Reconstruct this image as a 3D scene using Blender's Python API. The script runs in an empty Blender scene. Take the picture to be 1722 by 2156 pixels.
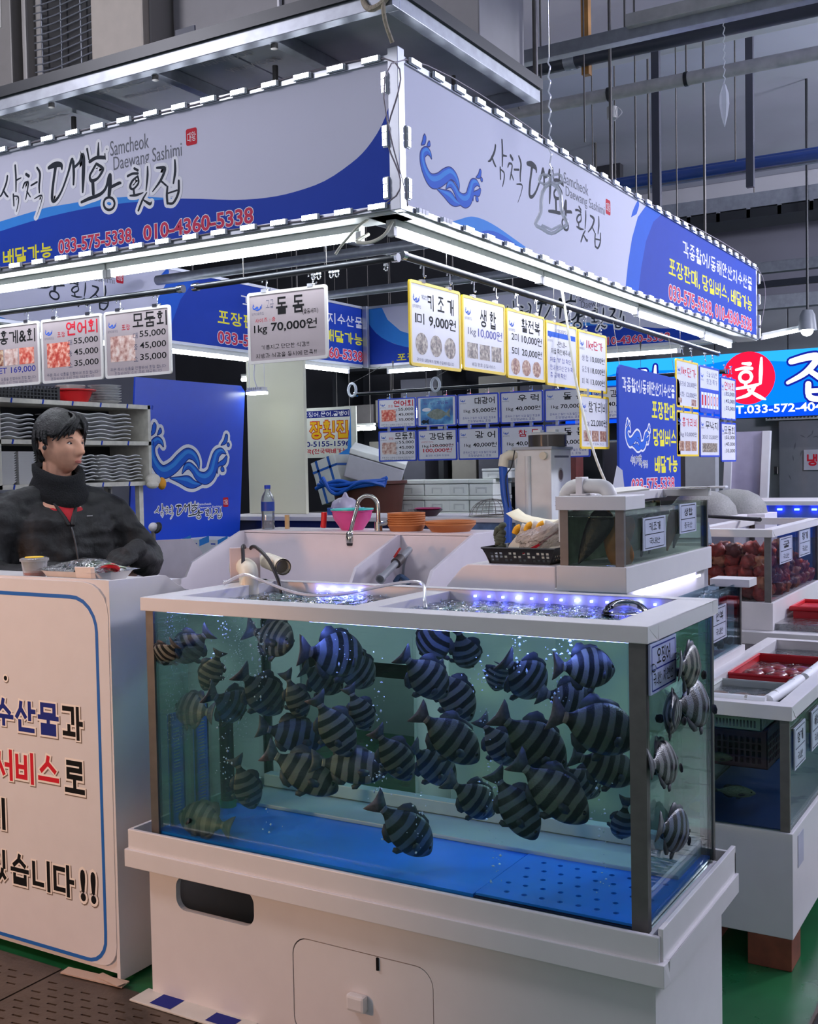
import bpy, bmesh, math, random
from mathutils import Vector as V, Matrix, geometry, noise
random.seed(11)
SC = bpy.context.scene
COL = SC.collection

# ------------------------------------------------------------------ camera
FPX, YAW, PITCH, ROLL = 2342.2, 30.86, -2.236, -1.1
CAM = V((0, 0, 1.55))
_y, _p, _r = (math.radians(a) for a in (YAW, PITCH, ROLL))
FW = V((-math.sin(_y) * math.cos(_p), math.cos(_y) * math.cos(_p), math.sin(_p)))
_rt = V((math.cos(_y), math.sin(_y), 0))
_up = _rt.cross(FW)
RT = math.cos(_r) * _rt + math.sin(_r) * _up
UP = -math.sin(_r) * _rt + math.cos(_r) * _up
cam = bpy.data.cameras.new('camera')
cam.sensor_fit = 'HORIZONTAL'
cam.sensor_width = 36.0
cam.lens = 36.0 * FPX / 1722
cam.clip_start = 0.05
cam_o = bpy.data.objects.new('camera', cam)
COL.objects.link(cam_o)
cam_o.matrix_world = Matrix(((RT.x, UP.x, -FW.x, 0), (RT.y, UP.y, -FW.y, 0), (RT.z, UP.z, -FW.z, CAM.z), (0, 0, 0, 1)))
SC.camera = cam_o

# ------------------------------------------------------------------ view, world, warm lamp and added fill lamps
SC.view_settings.view_transform = 'Standard'
SC.view_settings.look = 'None'
SC.view_settings.gamma = 1
SC.view_settings.use_curve_mapping = False
SC.view_settings.exposure = 0.72
SC.cycles.transparent_max_bounces = 20
SC.cycles.max_bounces = 6
SC.cycles.diffuse_bounces = 3
SC.cycles.glossy_bounces = 3
SC.cycles.use_adaptive_sampling = True
SC.cycles.adaptive_threshold = 0.06
SC.cycles.sample_clamp_indirect = 4
SC.cycles.caustics_reflective = False
SC.cycles.caustics_refractive = False

w = bpy.data.worlds.new('hall_air')
SC.world = w
w.use_nodes = True
w.node_tree.nodes['Background'].inputs[0].default_value = (0.62, 0.64, 0.80, 1)
w.node_tree.nodes['Background'].inputs[1].default_value = 0.38


def lamp(name, kind, loc, energy, col, size=0.3, target=None, sx=None):
 l = bpy.data.lights.new(name, kind)
 l.energy = energy
 l.color = col
 if kind == 'AREA':
  l.shape = 'RECTANGLE'
  l.size = size
  l.size_y = sx or size
 else:
  l.shadow_soft_size = size
 o = bpy.data.objects.new(name, l)
 COL.objects.link(o)
 o.location = loc
 if target is not None:
  o.rotation_euler = (V(target) - V(loc)).to_track_quat('-Z', 'Y').to_euler()
 return o


# warm lamp from the camera's left, then added fill lamps (all out of frame)
o = lamp('aisle_warm_lamp', 'SPOT', (-3.5, -0.3, 1.4), 105, (1.0, 0.50, 0.25), 0.12, (-2.75, 2.4, 0.45))
o.data.spot_size = math.radians(54)
o.data.spot_blend = 0.6
lamp('fill_lamp_front', 'POINT', (1.0, -1.6, 2.2), 16, (0.97, 0.92, 0.92), 0.4)  # added fill, shines through the big tank onto the panels behind
lamp('fill_lamp_back', 'POINT', (1.6, 12.4, 3.8), 200, (0.84, 0.84, 1.0), 0.4)  # added fill to lift the far ceiling and wall
lamp('fill_lamp_side', 'POINT', (1.8, 4.6, 3.9), 84, (0.62, 0.64, 1.0), 0.4)  # added cool fill for the right-hand faces and the ceiling
lamp('fill_lamp_far', 'POINT', (1.9, 7.9, 3.8), 380, (0.84, 0.86, 1.0), 0.4)  # added fill to brighten the ceiling
lamp('fill_lamp_left', 'POINT', (-4.7, 0.5, 4.1), 125, (0.94, 0.92, 1.0), 0.4)  # added fill for the front sign and the deck machines

# ------------------------------------------------------------------ helpers


def hitX(px, py, c):
 d = FW + RT * ((px - 861) / FPX) - UP * ((py - 1078) / FPX)
 return CAM + d * ((c - CAM.x) / d.x)


def hitY(px, py, c):
 d = FW + RT * ((px - 861) / FPX) - UP * ((py - 1078) / FPX)
 return CAM + d * ((c - CAM.y) / d.y)


def hitZ(px, py, c):
 d = FW + RT * ((px - 861) / FPX) - UP * ((py - 1078) / FPX)
 return CAM + d * ((c - CAM.z) / d.z)


def lin(c):
 return tuple(((x / 255) / 12.92 if x / 255 <= 0.04045 else ((x / 255 + 0.055) / 1.055) ** 2.4) for x in c) + (1,)


MATS = {}


def mat(name, col, rough=0.5, metal=0.0, var=0.05, vscale=14.0, bump=0.0, bscale=60.0, emit=0.0, spec=0.5):
 if name in MATS:
  return MATS[name]
 m = bpy.data.materials.new(name)
 m.use_nodes = True
 nt = m.node_tree
 b = nt.nodes['Principled BSDF']
 c = lin(col)
 b.inputs['Roughness'].default_value = rough
 b.inputs['Metallic'].default_value = metal
 b.inputs['Specular IOR Level'].default_value = spec
 tc = nt.nodes.new('ShaderNodeTexCoord')
 if var:
  n = nt.nodes.new('ShaderNodeTexNoise')
  n.inputs['Scale'].default_value = vscale
  n.inputs['Detail'].default_value = 5
  nt.links.new(tc.outputs['Object'], n.inputs['Vector'])
  r = nt.nodes.new('ShaderNodeValToRGB')
  r.color_ramp.elements[0].position = 0.3
  r.color_ramp.elements[1].position = 0.7
  r.color_ramp.elements[0].color = tuple(x * (1 - var) for x in c[:3]) + (1,)
  r.color_ramp.elements[1].color = tuple(min(1, x * (1 + var)) for x in c[:3]) + (1,)
  nt.links.new(n.outputs['Fac'], r.inputs[0])
  nt.links.new(r.outputs[0], b.inputs['Base Color'])
 else:
  b.inputs['Base Color'].default_value = c
 if bump:
  n2 = nt.nodes.new('ShaderNodeTexNoise')
  n2.inputs['Scale'].default_value = bscale
  n2.inputs['Detail'].default_value = 4
  nt.links.new(tc.outputs['Object'], n2.inputs['Vector'])
  bp = nt.nodes.new('ShaderNodeBump')
  bp.inputs['Strength'].default_value = bump
  bp.inputs['Distance'].default_value = 0.01
  nt.links.new(n2.outputs['Fac'], bp.inputs['Height'])
  nt.links.new(bp.outputs[0], b.inputs['Normal'])
 if emit:
  b.inputs['Emission Color'].default_value = c
  b.inputs['Emission Strength'].default_value = emit
 MATS[name] = m
 return m


def glow(name, col, strength):
 if name in MATS:
  return MATS[name]
 m = bpy.data.materials.new(name)
 m.use_nodes = True
 nt = m.node_tree
 nt.nodes.clear()
 e = nt.nodes.new('ShaderNodeEmission')
 e.inputs[0].default_value = lin(col)
 e.inputs[1].default_value = strength
 o = nt.nodes.new('ShaderNodeOutputMaterial')
 nt.links.new(e.outputs[0], o.inputs[0])
 MATS[name] = m
 return m


def pane_mat(name, tint, gloss=1.0, rough=0.0, bump=0.0, bscale=30.0, ior=1.45, vec=(1, 1, 1), base=0.0, body=None, haze=0.0):
 """clear sheet: tinted see-through plus a fresnel mirror, optional waves; haze mixes in a diffuse body"""
 if name in MATS:
  return MATS[name]
 m = bpy.data.materials.new(name)
 m.use_nodes = True
 nt = m.node_tree
 nt.nodes.clear()
 t = nt.nodes.new('ShaderNodeBsdfTransparent')
 t.inputs[0].default_value = lin(tint)
 g = nt.nodes.new('ShaderNodeBsdfGlossy')
 g.inputs['Roughness'].default_value = rough
 f = nt.nodes.new('ShaderNodeFresnel')
 f.inputs[0].default_value = ior
 mx = nt.nodes.new('ShaderNodeMixShader')
 o = nt.nodes.new('ShaderNodeOutputMaterial')
 ml = nt.nodes.new('ShaderNodeMath')
 ml.operation = 'MULTIPLY_ADD'
 ml.inputs[1].default_value = gloss
 ml.inputs[2].default_value = base
 nt.links.new(f.outputs[0], ml.inputs[0])
 nt.links.new(ml.outputs[0], mx.inputs[0])
 last = t.outputs[0]
 if haze:
  d = nt.nodes.new('ShaderNodeBsdfDiffuse')
  d.inputs[0].default_value = lin(body or (255, 255, 255))
  mh = nt.nodes.new('ShaderNodeMixShader')
  mh.inputs[0].default_value = haze
  nt.links.new(t.outputs[0], mh.inputs[1])
  nt.links.new(d.outputs[0], mh.inputs[2])
  last = mh.outputs[0]
 nt.links.new(last, mx.inputs[1])
 nt.links.new(g.outputs[0], mx.inputs[2])
 nt.links.new(mx.outputs[0], o.inputs[0])
 if bump:
  tc = nt.nodes.new('ShaderNodeTexCoord')
  mp = nt.nodes.new('ShaderNodeMapping')
  mp.inputs['Scale'].default_value = vec
  n = nt.nodes.new('ShaderNodeTexNoise')
  n.inputs['Scale'].default_value = bscale
  n.inputs['Detail'].default_value = 3
  n.inputs['Distortion'].default_value = 0.6
  bp = nt.nodes.new('ShaderNodeBump')
  bp.inputs['Strength'].default_value = bump
  bp.inputs['Distance'].default_value = 0.02
  nt.links.new(tc.outputs['Object'], mp.inputs[0])
  nt.links.new(mp.outputs[0], n.inputs['Vector'])
  nt.links.new(n.outputs['Fac'], bp.inputs['Height'])
  nt.links.new(bp.outputs[0], g.inputs['Normal'])
  nt.links.new(bp.outputs[0], f.inputs['Normal'])
 MATS[name] = m
 return m


def catmull(pts, n=6):
 """smooth a list of tuples (any length) through all points"""
 P = [tuple(p) for p in pts]
 if len(P) < 3:
  return P
 out = []
 E = [P[0]] + P + [P[-1]]
 for i in range(1, len(E) - 2):
  a, b, c, d = E[i - 1], E[i], E[i + 1], E[i + 2]
  for k in range(n):
   t = k / n
   out.append(tuple(0.5 * (2 * b[j] + (c[j] - a[j]) * t + (2 * a[j] - 5 * b[j] + 4 * c[j] - d[j]) * t * t + (3 * b[j] - a[j] - 3 * c[j] + d[j]) * t ** 3) for j in range(len(b))))
 out.append(P[-1])
 return out


class G:
 """collects faces for one mesh object"""

 def __init__(self):
  self.v = []
  self.f = []
  self.m = []

 def add(self, vs, fs, mi=0):
  o = len(self.v)
  self.v += [V(p) for p in vs]
  for f in fs:
   self.f.append(tuple(i + o for i in f))
   self.m.append(mi)
  return self

 def box(self, x0, y0, z0, x1, y1, z1, mi=0):
  x0, x1 = min(x0, x1), max(x0, x1)
  y0, y1 = min(y0, y1), max(y0, y1)
  z0, z1 = min(z0, z1), max(z0, z1)
  return self.add([(x0, y0, z0), (x1, y0, z0), (x1, y1, z0), (x0, y1, z0), (x0, y0, z1), (x1, y0, z1), (x1, y1, z1), (x0, y1, z1)],
      [(0, 3, 2, 1), (4, 5, 6, 7), (0, 1, 5, 4), (1, 2, 6, 5), (2, 3, 7, 6), (3, 0, 4, 7)], mi)

 def obox(self, c, a, b, d, mi=0):
  c, a, b, d = V(c), V(a), V(b), V(d)
  vs = [c + sa * a + sb * b + sd * d for sd in (-1, 1) for sa, sb in ((-1, -1), (1, -1), (1, 1), (-1, 1))]
  return self.add(vs, [(0, 3, 2, 1), (4, 5, 6, 7), (0, 1, 5, 4), (1, 2, 6, 5), (2, 3, 7, 6), (3, 0, 4, 7)], mi)

 def tube(self, pts, r, n=8, closed=False, mi=0, caps=True, flat=1.0, ref=None):
  P = [V(p) for p in pts]
  N = len(P)
  rr = r if isinstance(r, (list, tuple)) else [r] * N
  up = None
  vs = []
  for i in range(N):
   a = P[i - 1] if (i > 0 or closed) else P[i]
   b = P[(i + 1) % N] if (i < N - 1 or closed) else P[i]
   t = (b - a).normalized()
   if up is None:
    up = V(ref) if ref else (V((0, 0, 1)) if abs(t.z) < 0.9 else V((1, 0, 0)))
   s = t.cross(up)
   if s.length < 1e-5:
    s = t.cross(V((0.3, 1, 0.2)))
   s.normalize()
   up = s.cross(t).normalized()
   for k in range(n):
    q = 2 * math.pi * k / n
    vs.append(P[i] + s * (math.cos(q) * rr[i]) + up * (math.sin(q) * rr[i] * flat))
  fs = []
  for i in range(N if closed else N - 1):
   j = (i + 1) % N
   for k in range(n):
    k2 = (k + 1) % n
    fs.append((i * n + k, i * n + k2, j * n + k2, j * n + k))
  if caps and not closed:
   fs.append(tuple(range(n - 1, -1, -1)))
   fs.append(tuple((N - 1) * n + k for k in range(n)))
  return self.add(vs, fs, mi)

 def cyl(self, p0, p1, r0, r1=None, n=14, mi=0, caps=True):
  return self.tube([p0, p1], [r0, r0 if r1 is None else r1], n, mi=mi, caps=caps)

 def lathe(self, prof, c=(0, 0, 0), n=24, mi=0, M=None, sx=1.0, sy=1.0):
  vs, fs = [], []
  for r, z in prof:
   for k in range(n):
    q = 2 * math.pi * k / n
    p = V((r * math.cos(q) * sx, r * math.sin(q) * sy, z))
    p = (M @ p) if M else p
    vs.append(p + V(c))
  for i in range(len(prof) - 1):
   for k in range(n):
    k2 = (k + 1) % n
    fs.append((i * n + k, i * n + k2, (i + 1) * n + k2, (i + 1) * n + k))
  if prof[0][0] > 1e-6:
   fs.append(tuple(range(n - 1, -1, -1)))
  if prof[-1][0] > 1e-6:
   fs.append(tuple((len(prof) - 1) * n + k for k in range(n)))
  return self.add(vs, fs, mi)

 def ball(self, c, r, nu=14, nv=9, mi=0, M=None):
  rx, ry, rz = r if isinstance(r, (tuple, list)) else (r, r, r)
  vs, fs = [], []
  for j in range(nv + 1):
   a = math.pi * j / nv
   for k in range(nu):
    q = 2 * math.pi * k / nu
    p = V((rx * math.sin(a) * math.cos(q), ry * math.sin(a) * math.sin(q), -rz * math.cos(a)))
    vs.append(V(c) + ((M @ p) if M else p))
  for j in range(nv):
   for k in range(nu):
    k2 = (k + 1) % nu
    fs.append((j * nu + k, j * nu + k2, (j + 1) * nu + k2, (j + 1) * nu + k))
  return self.add(vs, fs, mi)

 def plate(self, F, outer, holes=(), th=0.004, mi=0, z=0.0):
  """a flat board in frame F (o,u,v) with holes, thickness going back from the face"""
  o, u, v = F
  n = u.cross(v).normalized()
  loops = [[V((p[0], p[1], 0)) for p in L] for L in (outer, *holes)]
  tri = geometry.tessellate_polygon(loops)
  flat = [p for L in loops for p in L]
  a = [o + u * p.x + v * p.y + n * z for p in flat]
  b = [p - n * th for p in a]
  N = len(a)
  fs = []
  for t in tri:
   p0, p1, p2 = (flat[i] for i in t)
   s = (p1 - p0).cross(p2 - p0).z
   t2 = t if s > 0 else (t[0], t[2], t[1])
   fs.append(tuple(t2))
   fs.append((t2[0] + N, t2[2] + N, t2[1] + N))
  k = 0
  for li, L in enumerate(loops):
   m = len(L)
   area = sum(L[i].x * L[(i + 1) % m].y - L[(i + 1) % m].x * L[i].y for i in range(m))
   ccw = (area > 0) == (li == 0)
   for i in range(m):
    p, q = k + i, k + (i + 1) % m
    fs.append((p, p + N, q + N, q) if ccw else (q, q + N, p + N, p))
   k += m
  return self.add(a + b, fs, mi)

 def obj(self, name, mats, parent=None, smooth=False, bevel=0.0, seg=2, merge=True, **kw):
  me = bpy.data.meshes.new(name)
  if parent is not None:
   off = parent['_o'] if '_o' in parent else parent.location
   off = V(off)
  else:
   xs = [p.x for p in self.v]
   ys = [p.y for p in self.v]
   off = V(((min(xs) + max(xs)) / 2, (min(ys) + max(ys)) / 2, min(p.z for p in self.v)))
  me.from_pydata([p - off for p in self.v], [], self.f)
  for mm in (mats if isinstance(mats, (list, tuple)) else [mats]):
   me.materials.append(mm)
  me.polygons.foreach_set('material_index', self.m)
  if bevel:
   bm = bmesh.new()
   bm.from_mesh(me)
   bmesh.ops.remove_doubles(bm, verts=bm.verts, dist=1e-5)
   es = [e for e in bm.edges if len(e.link_faces) == 2 and e.calc_face_angle(0) > 0.5]
   bmesh.ops.bevel(bm, geom=es, offset=bevel, segments=seg, affect='EDGES', profile=0.6, clamp_overlap=True)
   bm.to_mesh(me)
   bm.free()
  if smooth:
   me.polygons.foreach_set('use_smooth', [True] * len(me.polygons))
   if smooth != 'all':
    me.set_sharp_from_angle(angle=math.radians(40))
  me.update()
  o = bpy.data.objects.new(name, me)
  COL.objects.link(o)
  if parent is not None:
   o.parent = parent
   po = V(parent['_o']) if '_o' in parent else V(parent.location)
   o['_o'] = tuple(po)
  else:
   o.location = off
   o['_o'] = tuple(off)
  for k, x in kw.items():
   o[{'cat': 'category'}.get(k, k)] = x
  return o


def thing(name, label, cat, loc, group=None):
 o = bpy.data.objects.new(name, None)
 COL.objects.link(o)
 o.location = loc
 o.empty_display_size = 0.05
 o['_o'] = tuple(loc)
 o['label'] = label
 o['category'] = cat
 if group:
  o['group'] = group
 return o


def copy_tree(o, parent=None):
 c = o.copy()
 COL.objects.link(c)
 if parent is not None:
  c.parent = parent
 for ch in [x for x in COL.objects if x.parent is o]:
  copy_tree(ch, c)
 return c


def rrect(x0, y0, x1, y1, r, n=6):
 out = []
 for cx, cy, a0 in ((x1 - r, y0 + r, -90), (x1 - r, y1 - r, 0), (x0 + r, y1 - r, 90), (x0 + r, y0 + r, 180)):
  for k in range(n + 1):
   a = math.radians(a0 + 90 * k / n)
   out.append((cx + r * math.cos(a), cy + r * math.sin(a)))
 return out


def circ(cx, cy, r, n=12, ry=None):
 return [(cx + r * math.cos(2 * math.pi * k / n), cy + (ry or r) * math.sin(2 * math.pi * k / n)) for k in range(n)]


TXT = {}
_BF = []


def latin_mesh(s, off):
 if not _BF:
  c = bpy.data.curves.new('t', 'FONT')
  _BF.append(bpy.data.objects.new('t', c))
 c = _BF[0].data
 c.body = s
 c.offset = off
 c.resolution_u = 3
 c.fill_mode = 'FRONT'
 m = _BF[0].to_mesh()
 r = ([(v.co.x, v.co.y) for v in m.vertices], [tuple(p.vertices) for p in m.polygons])
 _BF[0].to_mesh_clear()
 return r


_O = [(0.5 + 0.5 * math.cos(2 * math.pi * k / 14), 0.5 + 0.5 * math.sin(2 * math.pi * k / 14)) for k in range(15)]
JC = {'ㄱ': [[(0, 1), (1, 1), (1, 0)]], 'ㄴ': [[(0, 1), (0, 0), (1, 0)]], 'ㄷ': [[(1, 1), (0, 1), (0, 0), (1, 0)]],
      'ㄹ': [[(0, 1), (1, 1), (1, .5), (0, .5), (0, 0), (1, 0)]], 'ㅁ': [[(0, 1), (1, 1), (1, 0), (0, 0), (0, 1)]],
      'ㅂ': [[(0, 1), (0, 0), (1, 0), (1, 1)], [(0, .5), (1, .5)]], 'ㅅ': [[(.5, 1), (.42, .55), (0, 0)], [(.46, .62), (1, 0)]],
      'ㅇ': [_O], 'ㅈ': [[(0, 1), (1, 1)], [(.55, 1), (.42, .5), (0, 0)], [(.48, .6), (1, 0)]],
      'ㅊ': [[(.3, 1.05), (.7, 1.05)], [(0, .75), (1, .75)], [(.5, .75), (0, 0)], [(.5, .5), (1, 0)]],
      'ㅋ': [[(0, 1), (1, 1), (1, 0)], [(0, .52), (1, .52)]], 'ㅌ': [[(1, 1), (0, 1), (0, 0), (1, 0)], [(0, .5), (1, .5)]],
      'ㅍ': [[(0, 1), (1, 1)], [(0, 0), (1, 0)], [(.3, 1), (.3, 0)], [(.7, 1), (.7, 0)]],
      'ㅎ': [[(.3, 1.05), (.7, 1.05)], [(0, .74), (1, .74)], [(.5 + .56 * (x - .5), .27 + .56 * (y - .5)) for x, y in _O]]}
for d, q in zip('ㄲㄸㅃㅆㅉ', 'ㄱㄷㅂㅅㅈ'):
 JC[d] = [[(x * .44 + o, y) for x, y in st] for o in (0, .56) for st in JC[q]]
for d, q in zip('ㄳㄵㄶㄺㄻㄼㄽㄾㄿㅀㅄ', ('ㄱㅅ', 'ㄴㅈ', 'ㄴㅎ', 'ㄹㄱ', 'ㄹㅁ', 'ㄹㅂ', 'ㄹㅅ', 'ㄹㅌ', 'ㄹㅍ', 'ㄹㅎ', 'ㅂㅅ')):
 JC[d] = [[(x * .44 + o, y) for x, y in st] for o, z in ((0, q[0]), (.56, q[1])) for st in JC[z]]
CHO = 'ㄱㄲㄴㄷㄸㄹㅁㅂㅃㅅㅆㅇㅈㅉㅊㅋㅌㅍㅎ'
JON = ['', *'ㄱㄲㄳㄴㄵㄶㄷㄹㄺㄻㄼㄽㄾㄿㅀㅁㅂㅄㅅㅆㅇㅈㅊㅋㅌㅍㅎ']
_s = lambda x: [(x, 1), (x, 0)]
VV = {0: [_s(.3), [(.3, .5), (1, .5)]], 1: [_s(.15), _s(.85), [(.15, .5), (.85, .5)]], 2: [_s(.3), [(.3, .66), (1, .66)], [(.3, .36), (1, .36)]],
      3: [_s(.15), _s(.85), [(.15, .66), (.85, .66)], [(.15, .36), (.85, .36)]], 4: [_s(.75), [(0, .5), (.75, .5)]], 5: [_s(.45), _s(1), [(0, .5), (.45, .5)]],
      6: [_s(.75), [(0, .66), (.75, .66)], [(0, .36), (.75, .36)]], 7: [_s(.45), _s(1), [(0, .66), (.45, .66)], [(0, .36), (.45, .36)]], 20: [_s(.6)]}
VH = {8: [[(0, 0), (1, 0)], [(.5, 1), (.5, 0)]], 12: [[(0, 0), (1, 0)], [(.3, 1), (.3, 0)], [(.7, 1), (.7, 0)]], 13: [[(0, 1), (1, 1)], [(.5, 1), (.5, 0)]],
      17: [[(0, 1), (1, 1)], [(.3, 1), (.3, 0)], [(.7, 1), (.7, 0)]], 18: [[(0, .5), (1, .5)]]}
VC = {9: (8, 0), 10: (8, 1), 11: (8, 20), 14: (13, 4), 15: (13, 5), 16: (13, 20), 19: (18, 20)}


def hangul_strokes(ch):
 i = ord(ch) - 0xAC00
 l, v, t = CHO[i // 588], (i % 588) // 28, JON[i % 28]
 out = []

 def put(sts, b):
  for st in sts:
   out.append([(b[0] + x * (b[2] - b[0]), b[1] + y * (b[3] - b[1])) for x, y in st])
 if v in VV:
  put(JC[l], (.06, .47, .50, .95) if t else (.06, .16, .50, .86))
  put(VV[v], (.60, .40, .97, 1) if t else (.60, 0, .97, 1))
  if t:
   put(JC[t], (.2, .02, .86, .29))
 elif v in VH:
  put(JC[l], (.2, .66, .8, 1) if t else (.17, .53, .83, .97))
  put(VH[v], (.03, .40, .97, .56) if t else (.03, .10, .97, .40))
  if t:
   put(JC[t], (.2, .02, .8, .28))
 else:
  h, r = VC[v]
  put(JC[l], (.06, .64, .50, 1) if t else (.06, .52, .52, .95))
  put(VH[h], (.02, .42, .58, .56) if t else (.02, .14, .60, .40))
  put(VV[r], (.66, .38, 1, 1) if t else (.68, 0, 1, 1))
  if t:
   put(JC[t], (.2, .02, .86, .27))
 return out


def text_mesh(s, off):
 """text as flat faces: Hangul drawn stroke by stroke, the rest with the built-in font"""
 k = (s, off)
 if k in TXT:
  return TXT[k]
 vs, fs, zs = [], [], []
 pen = 0.0
 hw = 0.034 + off * 0.85
 run = ''

 def flush():
  nonlocal pen, run
  if run.strip():
   lead = len(run) - len(run.lstrip())
   a, b = latin_mesh(run.strip(), off)
   o = len(vs)
   pen += 0.3 * lead
   vs.extend((x * 1.1 + pen, y * 1.1, 0.0) for x, y in a)
   fs.extend(tuple(i + o for i in f) for f in b)
   pen += max(x for x, y in a) * 1.1 + 0.07 + 0.3 * (len(run) - len(run.rstrip()))
  else:
   pen += 0.3 * len(run)
  run = ''
 for ch in s:
  if 0xAC00 <= ord(ch) <= 0xD7A3:
   flush()
   lay = 0
   for st in hangul_strokes(ch):
    n = len(st)
    closed = st[0] == st[-1] and n > 3
    for i in range(n - 1):
     a = V((st[i][0] * .86 + pen, st[i][1] * .86 - .06))
     b = V((st[i + 1][0] * .86 + pen, st[i + 1][1] * .86 - .06))
     d = (b - a)
     if d.length < 1e-6:
      continue
     d.normalize()
     ext = hw * (0.35 if n > 8 else (1.0 if (i > 0 and i < n - 2) or n > 2 else 0.6))
     q = V((-d.y, d.x)) * hw
     a, b = a - d * ext, b + d * ext
     o = len(vs)
     lay += 1
     zl = lay * 1.1e-5
     vs.extend([(a.x - q.x, a.y - q.y, zl), (b.x - q.x, b.y - q.y, zl), (b.x + q.x, b.y + q.y, zl), (a.x + q.x, a.y + q.y, zl)])
     fs.append((o, o + 1, o + 2, o + 3))
   pen += 0.98
  else:
   run += ch
 flush()
 TXT[k] = (vs, fs)
 return TXT[k]


class Print(G):
 """flat print on a sheet: frame (o,u,v); coordinates in metres on the sheet"""

 def __init__(self, o, u, v):
  super().__init__()
  self.F = (V(o), V(u).normalized(), V(v).normalized())
  self.n = self.F[1].cross(self.F[2])
  self.ms = []

 def mi(self, m):
  if m not in self.ms:
   self.ms.append(m)
  return self.ms.index(m)

 def pt(self, x, y, l):
  o, u, v = self.F
  return o + u * x + v * y + self.n * l * 0.45

 def poly(self, pts, m, l=0.0006):
  tri = geometry.tessellate_polygon([[V((p[0], p[1], 0)) for p in pts]])
  fs = []
  for t in tri:
   a, b, c = (pts[i] for i in t)
   s = (b[0] - a[0]) * (c[1] - a[1]) - (c[0] - a[0]) * (b[1] - a[1])
   fs.append(t if s > 0 else (t[0], t[2], t[1]))
  self.add([self.pt(p[0], p[1], l) for p in pts], fs, self.mi(m))

 def rect(self, x0, y0, x1, y1, m, l=0.0006):
  self.add([self.pt(x0, y0, l), self.pt(x1, y0, l), self.pt(x1, y1, l), self.pt(x0, y1, l)], [(0, 1, 2, 3)], self.mi(m))

 def line(self, pts, wd, m, l=0.0006, closed=False):
  P = [V((p[0], p[1])) for p in pts]
  N = len(P)
  vs, fs = [], []
  for i in range(N):
   a = P[i - 1] if (i or closed) else P[i]
   b = P[(i + 1) % N] if (i < N - 1 or closed) else P[i]
   t = (b - a).normalized()
   q = V((-t.y, t.x)) * wd / 2
   vs += [self.pt(P[i].x + q.x, P[i].y + q.y, l), self.pt(P[i].x - q.x, P[i].y - q.y, l)]
  for i in range(N if closed else N - 1):
   j = (i + 1) % N
   fs.append((2 * i + 1, 2 * j + 1, 2 * j, 2 * i))
  self.add(vs, fs, self.mi(m))

 def stroke(self, pts, m, l=0.0006, grow=0.0, n=5, shift=(0, 0)):
  """brush stroke: points (x, y, full width); each stroke a hair above the last"""
  self.nst = (getattr(self, 'nst', 0) + 1) % 28
  l = l + self.nst * 1.2e-5
  Q = catmull(pts, n)
  vs, fs = [], []
  for i, q in enumerate(Q):
   a = Q[max(0, i - 1)]
   b = Q[min(len(Q) - 1, i + 1)]
   t = V((b[0] - a[0], b[1] - a[1]))
   if t.length < 1e-9:
    t = V((1, 0))
   t.normalize()
   h = max(q[2], 1e-5) / 2 + grow
   vs += [self.pt(q[0] - t.y * h + shift[0], q[1] + t.x * h + shift[1], l), self.pt(q[0] + t.y * h + shift[0], q[1] - t.x * h + shift[1], l)]
  for i in range(len(Q) - 1):
   fs.append((2 * i + 1, 2 * i + 3, 2 * i + 2, 2 * i))
  self.add(vs, fs, self.mi(m))
  for ci, q in enumerate((Q[0], Q[-1])):
   l += 4e-6
   h = max(q[2], 1e-5) / 2 + grow
   cs = circ(q[0] + shift[0], q[1] + shift[1], h, 10)
   self.add([self.pt(x, y, l) for x, y in cs], [tuple(range(10))], self.mi(m))

 def text(self, s, x0, y0, x1, y1, m, bold=0.0, l=0.0009, skew=0.0, keep=False):
  vs, fs = text_mesh(s, bold)
  if not vs:
   return
  ax, bx = min(p[0] for p in vs), max(p[0] for p in vs)
  ay, by = min(p[1] for p in vs), max(p[1] for p in vs)
  kx, ky = (x1 - x0) / (bx - ax), (y1 - y0) / (by - ay)
  if keep:
   kx = ky
  self.add([self.pt(x0 + (p[0] - ax) * kx + skew * (p[1] - ay) * ky, y0 + (p[1] - ay) * ky, l + p[2]) for p in vs], fs, self.mi(m))

 def textb(self, s, x0, y0, x1, y1, m, mo, bold=0.03, edge=0.05, l=0.0009):
  """text with a lighter edge round it"""
  vs, fs = text_mesh(s, bold)
  ax, bx = min(p[0] for p in vs), max(p[0] for p in vs)
  ay, by = min(p[1] for p in vs), max(p[1] for p in vs)
  kx, ky = (x1 - x0) / (bx - ax), (y1 - y0) / (by - ay)
  for off, mm, ll in ((bold + edge, mo, l), (bold, m, l + 0.0004)):
   v2, f2 = text_mesh(s, off)
   self.add([self.pt(x0 + (p[0] - ax) * kx, y0 + (p[1] - ay) * ky, ll + p[2]) for p in v2], f2, self.mi(mm))

 def done(self, name, parent, **kw):
  if not self.v:
   return None
  return self.obj(name, self.ms, parent, **kw)


X_, Y_, Z_ = V((1, 0, 0)), V((0, 1, 0)), V((0, 0, 1))

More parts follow.
